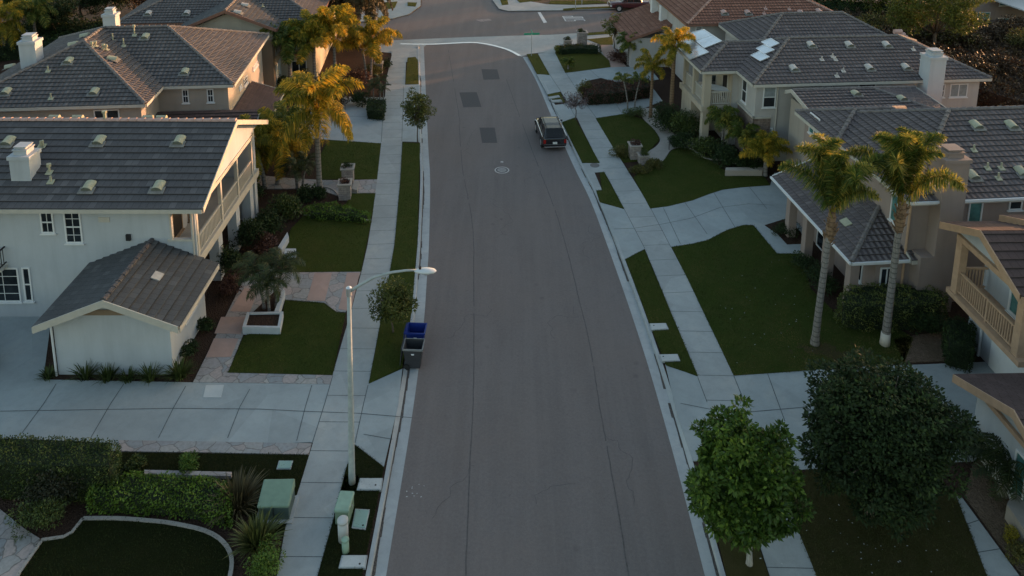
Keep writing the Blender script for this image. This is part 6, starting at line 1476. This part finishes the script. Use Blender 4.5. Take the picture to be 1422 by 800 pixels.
def pedestal(name, label, px, py, r, hh, mat):
    x, y = G(px, py, 0.13); t = empty(name, (x, y, 0.13), 0, label, 'utility post')
    mb = MB(); mb.tube([(0, 0, -0.05), (0, 0, hh-r*0.6)], r, 18); mb.build('post', M[mat], t, smooth=True)
    mb = MB(); mb.tube([(0, 0, hh-r*0.65), (0, 0, hh-r*0.3), (0, 0, hh-r*0.1), (0, 0, hh)], [r*1.1, r*1.08, r*0.85, r*0.4], 18); mb.build('cap', M[mat], t, smooth=True)
pedestal('cable_post', 'thick white round utility post in front of the green cabinet', 477, 750, 0.17, 0.85, 'lid')
pedestal('cable_post', 'small pale green round utility post in front of the white one', 480, 767, 0.115, 0.55, 'util2')

# street sign at the corner
x, y = G(738, 78, 0.13); t = empty('street_sign', (x, y, 0.13), R(6), 'green street-name sign on a thin pole at the far right corner of the junction', 'street sign')
zt = W0.Y(738, 47, y).z - 0.13
mb = MB(); mb.tube([(0, 0, -0.1), (0, 0, zt+0.1)], 0.035, 8); mb.build('pole', M['pole'], t)
mb = MB(); mb.box((-0.75, -0.012, zt-0.1), (0.75, 0.012, zt+0.08)); mb.build('name_blade', M['signgreen'], t)
mb = MB(); mb.box((-0.012, -0.55, zt+0.10), (0.012, 0.55, zt+0.28)); mb.build('name_blade', M['signgreen'], t)
x, y = G(790, 14, 0.13)
for i, (px, py, hh, lab) in enumerate([(799, 12.5, 2.6, 'plain pole in the far verge across the cross street'), (808, 6, 2.4, 'thin pole behind the far sidewalk across the cross street')]):
    x, y = G(px, py, 0.13); t = empty('sign_post', (x, y, 0.13), 0, lab, 'pole'); mb = MB(); mb.tube([(0, 0, -0.1), (0, 0, hh)], 0.04, 8); mb.build('pole', M['pole'], t); mb = MB(); mb.box((-0.2, -0.02, hh-0.5), (0.2, 0.0, hh)); mb.build('sign_plate', M['alu'], t)

# stone pillars with planters
def pillar(label, px, py, w, hh, rz=6, plant='lf_red', cap='warmcon'):
    x, y = G(px, py, 0.13); t = empty('stone_pillar', (x, y, 0.13), R(rz), label, 'pillar')
    mb = MB(); mb.box((-w/2, -w/2, -0.05), (w/2, w/2, hh)); mb.build('shaft', M['stone2'], t)
    mb = MB(); c = w/2+0.08
    for a in ((-c, -c, c, -c+0.14), (-c, c-0.14, c, c), (-c, -c+0.14, -c+0.14, c-0.14), (c-0.14, -c+0.14, c, c-0.14)): mb.box((a[0], a[1], hh), (a[2], a[3], hh+0.10))
    bev(mb.build('cap', M[cap], t), 0.015)
    if plant: foliage('plant', (0, 0, hh+0.16), (w*0.38, w*0.38, 0.16), plant, t, 7, 60, 0.14, 0.10, 0.05, int(px))
M['stone2'] = m_stone('pillar_stone', (0.20, 0.17, 0.155, 1), (0.32, 0.28, 0.26, 1), (0.10, 0.09, 0.085, 1))
pillar('stone pillar with a plant on top, the farther of two beside the left stone path', 483.5, 252, 0.72, 0.95, 6, 'lf_dark')
pillar('stone pillar with a plant on top, the nearer of two beside the left stone path', 479.5, 274, 0.72, 0.95, 6, 'lf_red')
pillar('stone pillar with a red plant on top at the entrance of the right winding path', 881, 219, 0.72, 0.95, 6, 'lf_red')
pillar('lower stone pillar with a small plant, in front of the one with the red plant', 893, 226, 0.62, 0.55, 6, 'lf_hedge')
pillar('pale stone pillar at the far right lawn corner, left of the terracotta garage', 808, 62, 0.9, 1.3, 6, 'lf_dark')
pillar('brown stone pillar at the top of the far right lawn', 788, 68, 0.7, 0.9, 6, 'lf_dark')
pillar('pale stone pillar between the top left palms and the sidewalk', 526, 101, 0.7, 0.9, 6, 'lf_dark')

# white planter and garden walls
def wallbox(name, label, cat, pts, z1, mat, z0=0.05):
    P = gp(pts, z1); cx = sum(p[0] for p in P)/len(P); cy = sum(p[1] for p in P)/len(P)
    mb = MB(); mb.prism([(p[0]-cx, p[1]-cy) for p in P], z0-0.13, z1-0.13); o = mb.build(name, M[mat]); o.location = (cx, cy, 0.13); return tag(bev(o, 0.015), label, cat)
P = gp([(336.5, 454), (343, 433.5), (393.5, 432.5), (389, 455)], 0.50)
cx = sum(p[0] for p in P)/4; cy = sum(p[1] for p in P)/4; t = empty('planter', (cx, cy, 0.13), 0, 'white rectangular planter box with dark soil at the corner of the left lawn', 'planter')
L_ = [(p[0]-cx, p[1]-cy) for p in P]; I_ = [(a*0.84, b2*0.80) for a, b2 in L_]; mb = MB()
for i in range(4):
    j = (i+1) % 4; mb.prism([L_[i], L_[j], I_[j], I_[i]], -0.08, 0.37)
mb.build('box_wall', M['white_st'], t)
mb = MB(); mb.prism([(a*1.0, b2*1.0) for a, b2 in I_], -0.05, 0.30); mb.build('planting_soil', M['soil'], t)
wallbox('garden_wall', 'low white garden wall running back from the white planter', 'wall', [(381, 432), (393, 400), (396, 404), (387.5, 432)], 0.48, 'white_st')
wallbox('garden_wall', 'low white slanting wall at the edge of the middle left lawn, by the dark shrubs', 'wall', [(386, 343), (399, 322), (401, 328), (391, 346)], 0.5, 'white_st')
wallbox('garden_wall', 'short white wall block behind the triple-trunk palm in the planter', 'wall', [(394, 352), (396, 345), (411, 345), (411, 351)], 0.45, 'white_st')
wallbox('garden_wall', 'low beige wall at the end of the right lawn beside the golden bushy palm', 'wall', [(1007, 236.5), (1008, 232.5), (1060, 232), (1059, 236.5)], 0.55, 'beige_st')
wallbox('garden_wall', 'white garden wall in the top left behind the palms', 'wall', [(-30, 44), (-30, 42), (42, 40), (42, 42)], 1.6, 'white_st')
wallbox('garden_wall', 'pale garden wall in front of the top left dark trees', 'wall', [(70, 30), (70, 28), (101, 27), (101, 29)], 1.6, 'white_st')
wallbox('boundary_wall', 'grey boundary wall behind the brown bank at the right edge', 'wall', [(1385, 52), (1385, 50), (1450, 72), (1450, 76)], 1.4, 'white_st')
wallbox('garden_wall', 'pale rounded wall at the bottom right edge behind the sago palm', 'wall', [(1398, 700), (1422, 660), (1450, 660), (1450, 740), (1425, 740)], 0.7, 'warmcon')
wallbox('stone_edging', 'pale stone edging strip between the low bright hedge and the dark lawn strip', 'wall', [(200, 658), (200, 652), (322, 655), (321, 661)], 0.28, 'flag')
wallbox('boulder', 'pale stone at the corner of the left stone path below the near pillar', 'stone', [(488, 262), (492, 251), (499, 252), (496, 264)], 0.35, 'warmcon')
# path light on the right
x, y = G(929, 208, 0.13); t = empty('path_light', (x, y, 0.13), 0, 'small dark path light at the fork of the right winding path', 'garden light'); mb = MB(); mb.tube([(0, 0, 0), (0, 0, 0.7)], 0.025, 6); mb.build('stem', M['iron'], t); mb = MB(); mb.tube([(0, 0, 0.68), (0, 0, 0.76)], [0.10, 0.02], 8); mb.build('shade', M['iron'], t)
# paddle board on the balcony
p = fF.w(-1.0, 2.2); t = empty('paddle_board', (p[0], p[1], 4.15), R(0), 'white paddle board lying across the corner balcony of the solar-panel house', 'board')
mb = MB(); N = 14; out = []
for k in range(N): a = 2*math.pi*k/N; out.append((math.cos(a)*1.0, math.sin(a)*0.30))
mb.prism(out, 0, 0.10); o = mb.build('board', M['white'], t); o.rotation_euler = (0.25, 0.12, R(-12))
# fallen leaves / litter as one scatter
rng = np.random.default_rng(3); pts = []
for _ in range(60):
    px, py = rng.normal(1210, 55), rng.normal(735, 40); pts.append((*G(px, py, 0.172), 0.178))
for _ in range(40):
    px, py = rng.uniform(990, 1160), rng.uniform(360, 515); pts.append((*G(px, py, 0.172), 0.178))
for _ in range(10):
    px, py = rng.uniform(560, 590), rng.uniform(672, 692); pts.append((*G(px, py, 0.0), 0.012))
C_ = np.array(pts); d = rng.normal(size=(len(C_), 3))*np.array([1, 1, 0.1]); V, Fq = leaf_quads(C_, d, rng.uniform(0.03, 0.085, len(C_)), 0.04, rng, nrm=np.tile([0, 0, 6.0], (len(C_), 1)))
tag(np_mesh('leaf_litter', V, Fq, m_plain('pale_dry_leaf', (0.42, 0.43, 0.42, 1), 0.8, var=0.3), None), 'pale scraps and dry leaves scattered on the lawns and road', None, None, 'stuff')
mb = MB(); P = gp([(286, 535), (311, 534.5), (307, 552), (282, 552)], 0.14); mb.prism(P, 0.12, 0.142); tag(mb.build('access_panel', M['lid']), 'pale square patch panel set in the left driveway below the garage', 'ground panel')

# ------------------------------------------------------------------ cars
def loft(mb, rings, mi=0, cap=True):
    n = len(rings[0]); b = len(mb.v); mb.v += [tuple(p) for r in rings for p in r]
    for i in range(len(rings)-1):
        for k in range(n): k2 = (k+1) % n; mb.f.append((b+i*n+k, b+i*n+k2, b+(i+1)*n+k2, b+(i+1)*n+k)); mb.m.append(mi)
    if cap: mb.f.append(tuple(b+k for k in range(n))[::-1]); mb.m.append(mi); mb.f.append(tuple(b+(len(rings)-1)*n+k for k in range(n))); mb.m.append(mi)
def car(name, label, cat, x, y, rz, L, W, secs, green, paint, roofmat, wheels=(-1.42, 1.48), pickup=None):
    """y forward. secs: (y, half width, z low, z belt); green: (y, half width at belt, half width at roof, z belt, z roof)"""
    t = empty(name, (x, y, 0), rz, label, cat)
    mb = MB(); rings = []
    for (yy, w, z0, z1) in secs:
        rings.append([(-w*0.88, yy, z0), (-w, yy, z0+0.14), (-w*1.0, yy, (z0+z1)/2+0.1), (-w*0.975, yy, z1-0.10), (-w*0.90, yy, z1), (w*0.90, yy, z1), (w*0.975, yy, z1-0.10), (w*1.0, yy, (z0+z1)/2+0.1), (w, yy, z0+0.14), (w*0.88, yy, z0)])
    loft(mb, rings); bev(mb.build('body', paint, t, smooth=True), 0.03)
    g = MB(); rings = []
    for (yy, wb, wt, zb, zt) in green: rings.append([(-wb, yy, zb), (-wt, yy, zt-0.04), (-wt*0.9, yy, zt), (wt*0.9, yy, zt), (wt, yy, zt-0.04), (wb, yy, zb)])
    loft(g, rings); g.build('cabin', M['carglass'], t)
    # pillars and roof skin
    pm = MB()
    for s in (-1, 1):
        for (yy, wb, wt, zb, zt) in green[1:-1]: pm = MB(); pm.obox((s*wb*1.0, yy, zb), (s*wt*1.005, yy, zt-0.03), 0.05, 0.09, 0, (0, 1, 0)); pm.build('door_pillar', paint, t)
        for a, b2 in ((green[0], green[1]), (green[-1], green[-2])): pm = MB(); pm.obox((s*a[1], a[0], a[3]), (s*b2[2], b2[0], b2[4]-0.02), 0.07, 0.07); pm.build('screen_pillar', paint, t)
    rm = MB(); gi = green[1:-1]
    rm.add([(-gi[0][2], gi[0][0], gi[0][4]+0.0), (gi[0][2], gi[0][0], gi[0][4]+0.0), (gi[-1][2], gi[-1][0], gi[-1][4]), (-gi[-1][2], gi[-1][0], gi[-1][4]), (-gi[0][2]*0.92, gi[0][0]+0.03, gi[0][4]+0.04), (gi[0][2]*0.92, gi[0][0]+0.03, gi[0][4]+0.04), (gi[-1][2]*0.92, gi[-1][0]-0.05, gi[-1][4]+0.04), (-gi[-1][2]*0.92, gi[-1][0]-0.05, gi[-1][4]+0.04)],
           [(3, 2, 1, 0), (4, 5, 6, 7), (0, 1, 5, 4), (1, 2, 6, 5), (2, 3, 7, 6), (3, 0, 4, 7)]); rf = rm.build('roof', roofmat, t)
    for s in (-1, 1):
        r_ = MB(); r_.obox((s*gi[0][2]*0.86, gi[0][0]+0.15, gi[0][4]+0.08), (s*gi[-1][2]*0.86, gi[-1][0]-0.2, gi[-1][4]+0.08), 0.04, 0.05); r_.build('roof_rail', M['iron'], rf)
    for wy in wheels:
        for s in (-1, 1):
            wm = MB(); wm.tube([(s*(W/2-0.24), wy, 0.37), (s*(W/2+0.005), wy, 0.37)], 0.37, 22); wl = wm.build('wheel', M['rubber'], t)
            wm = MB(); wm.tube([(s*(W/2-0.02), wy, 0.37), (s*(W/2+0.018), wy, 0.37)], 0.24, 12); wm.build('rim', M['alu'], wl)
            am = MB(); am.tube([(s*(W/2-0.05), wy, 0.40), (s*(W/2+0.003), wy, 0.40)], 0.45, 22); am.build('wheel_arch', M['rubber'], t)
    ye = secs[0][0]; yf = secs[-1][0]; zb = secs[0][3]
    for s in (-1, 1):
        m = MB(); m.box((s*W/2*0.93, ye-0.03, zb-0.36), (s*W/2*0.74, ye+0.16, zb-0.06)); m.build('tail_light', M['redlens'], t)
        m = MB(); m.box((s*W/2*0.93, yf-0.14, secs[-1][3]-0.30), (s*W/2*0.62, yf+0.03, secs[-1][3]-0.12)); m.build('headlight', M['lampglass'], t)
        m = MB(); m.box((s*(W/2+0.02), green[-1][0]-0.35, green[-1][3]+0.02), (s*(W/2+0.20), green[-1][0]-0.2, green[-1][3]+0.17)); bev(m.build('wing_mirror', paint, t), 0.03)
        m = MB(); m.obox((s*(W/2*0.985), green[-1][0], secs[2][3]-0.02), (s*(W/2*0.985), green[0][0]+0.2, secs[2][3]-0.01), 0.03, 0.035); m.build('window_trim', M['chrome'], t)
    m = MB(); m.box((-0.17, ye-0.05, zb-0.40), (0.17, ye-0.01, zb-0.24)); m.build('number_plate', M['plate'], t)
    m = MB(); m.box((-W/2*0.86, ye-0.07, 0.36), (W/2*0.86, ye+0.05, 0.44)); m.build('bumper_trim', M['chrome'], t)
    m = MB(); m.box((-W/2*0.9, ye-0.06, 0.44), (W/2*0.9, ye+0.08, 0.62)); bev(m.build('rear_bumper', paint, t), 0.03)
    return t
secs = [(-2.42, 0.86, 0.34, 1.02), (-2.30, 0.95, 0.30, 1.10), (-1.4, 0.975, 0.28, 1.13), (0.4, 0.975, 0.28, 1.10), (1.05, 0.97, 0.28, 1.06), (1.75, 0.94, 0.28, 1.00), (2.25, 0.88, 0.30, 0.92), (2.42, 0.76, 0.36, 0.80)]
green = [(-2.33, 0.82, 0.70, 1.06, 1.12), (-1.95, 0.86, 0.69, 1.10, 1.68), (-0.9, 0.88, 0.71, 1.10, 1.74), (0.15, 0.88, 0.70, 1.08, 1.72), (0.55, 0.87, 0.67, 1.08, 1.66), (1.25, 0.84, 0.76, 1.04, 1.09)]
rx, ry = G(771, 210.5, 0); a_ = R(6.5); car('parked_car', 'black sport utility vehicle with pale roof parked at the right kerb, seen from behind', 'car', rx - math.sin(a_)*2.42, ry + math.cos(a_)*2.2, a_, 4.84, 1.95, secs, green, M['paintblk'], M['roofpanel']).scale = (0.90, 0.90, 0.92)
secs2 = [(-2.75, 0.90, 0.45, 1.10), (-2.6, 0.97, 0.42, 1.12), (-0.9, 0.98, 0.40, 1.12), (0.3, 0.98, 0.40, 1.14), (1.1, 0.97, 0.40, 1.14), (2.0, 0.95, 0.40, 1.12), (2.6, 0.92, 0.42, 1.02), (2.75, 0.82, 0.46, 0.90)]
green2 = [(-1.05, 0.86, 0.74, 1.10, 1.2), (-0.85, 0.88, 0.72, 1.12, 1.80), (0.0, 0.88, 0.74, 1.12, 1.86), (0.75, 0.88, 0.72, 1.12, 1.82), (1.35, 0.86, 0.78, 1.12, 1.18)]
fx, fy = G(859, 16.5, 0); a2 = R(96); wx, wy = -math.sin(a2), math.cos(a2)
car('pickup_truck', 'maroon pickup truck parked across the cross street at the top, facing left', 'truck', fx - wx*1.7, fy - wy*1.7 + 1.0, a2, 5.5, 1.98, secs2, green2, M['paintred'], M['paintred'], (-1.75, 1.75))
m_ = None
x, y = G(-4, 521, 0); car('parked_car', 'dark car at the far left edge on the driveway, only its tyre showing', 'car', x-2.75, y-0.2, R(90), 4.84, 1.95, secs, green, M['paintblk'], M['paintblk'])

# ------------------------------------------------------------------ sky, sun, camera
w = bpy.data.worlds.new('World'); scene.world = w; w.use_nodes = True; nt = w.node_tree
bg = nt.nodes['Background']; sky = nt.nodes.new('ShaderNodeTexSky'); sky.sky_type = 'NISHITA'; sky.sun_disc = False
SUN_EL, SUN_AZ = 4.2, 56.0      # azimuth clockwise from +Y
sky.sun_elevation = R(SUN_EL); sky.sun_rotation = R(SUN_AZ); sky.air_density = 1.0; sky.dust_density = 1.5; sky.ozone_density = 0.9
hs = nt.nodes.new('ShaderNodeHueSaturation'); hs.inputs['Saturation'].default_value = 1.0; nt.links.new(sky.outputs[0], hs.inputs['Color']); nt.links.new(hs.outputs[0], bg.inputs[0]); bg.inputs[1].default_value = 0.15
sd = bpy.data.lights.new('sun', 'SUN'); sd.energy = 1.9; sd.angle = R(0.8); sd.color = (1.0, 0.50, 0.26)
so = bpy.data.objects.new('sun', sd); col.objects.link(so)
dv = Vector((math.sin(R(SUN_AZ))*math.cos(R(SUN_EL)), math.cos(R(SUN_AZ))*math.cos(R(SUN_EL)), math.sin(R(SUN_EL))))
so.rotation_euler = dv.to_track_quat('Z', 'Y').to_euler(); so.location = (40, 60, 60)
HAZE = 0
if HAZE:
    mb = MB(); mb.box((-160, -60, -1.2), (160, 320, 26)); hz = mb.build('haze', None); hz['kind'] = 'stuff'; hz['label'] = 'thin warm evening haze over the street'
    hm = bpy.data.materials.new('evening_haze'); hm.use_nodes = True; n_ = hm.node_tree; n_.nodes.clear(); vo = n_.nodes.new('ShaderNodeVolumePrincipled'); ou = n_.nodes.new('ShaderNodeOutputMaterial')
    vo.inputs['Color'].default_value = (0.92, 0.86, 0.86, 1); vo.inputs['Density'].default_value = HAZE; vo.inputs['Anisotropy'].default_value = 0.55; n_.links.new(vo.outputs[0], ou.inputs['Volume']); hz.data.materials.clear(); hz.data.materials.append(hm)
cam = bpy.data.cameras.new('camera'); co = bpy.data.objects.new('camera', cam); col.objects.link(co); scene.camera = co
cam.sensor_width = 36; cam.sensor_fit = 'HORIZONTAL'; cam.lens = F/1422*36; cam.shift_y = -450/1422; cam.clip_end = 2000; cam.clip_start = 0.1
r0 = Vector((1, 0, 0)); up0 = Vector((0, math.sin(TH), math.cos(TH))); back = Vector((0, -math.cos(TH), math.sin(TH)))
c, s = math.cos(RO), math.sin(RO); rgt = r0*c + up0*s; upv = up0*c - r0*s
mt = Matrix.Identity(4)
for i in range(3): mt[i][0] = rgt[i]; mt[i][1] = upv[i]; mt[i][2] = back[i]
mt[2][3] = H; co.matrix_world = mt
scene.view_settings.view_transform = 'Standard'; scene.view_settings.look = 'None'; scene.view_settings.gamma = 1; scene.view_settings.use_curve_mapping = False
scene.view_settings.exposure = 2.08
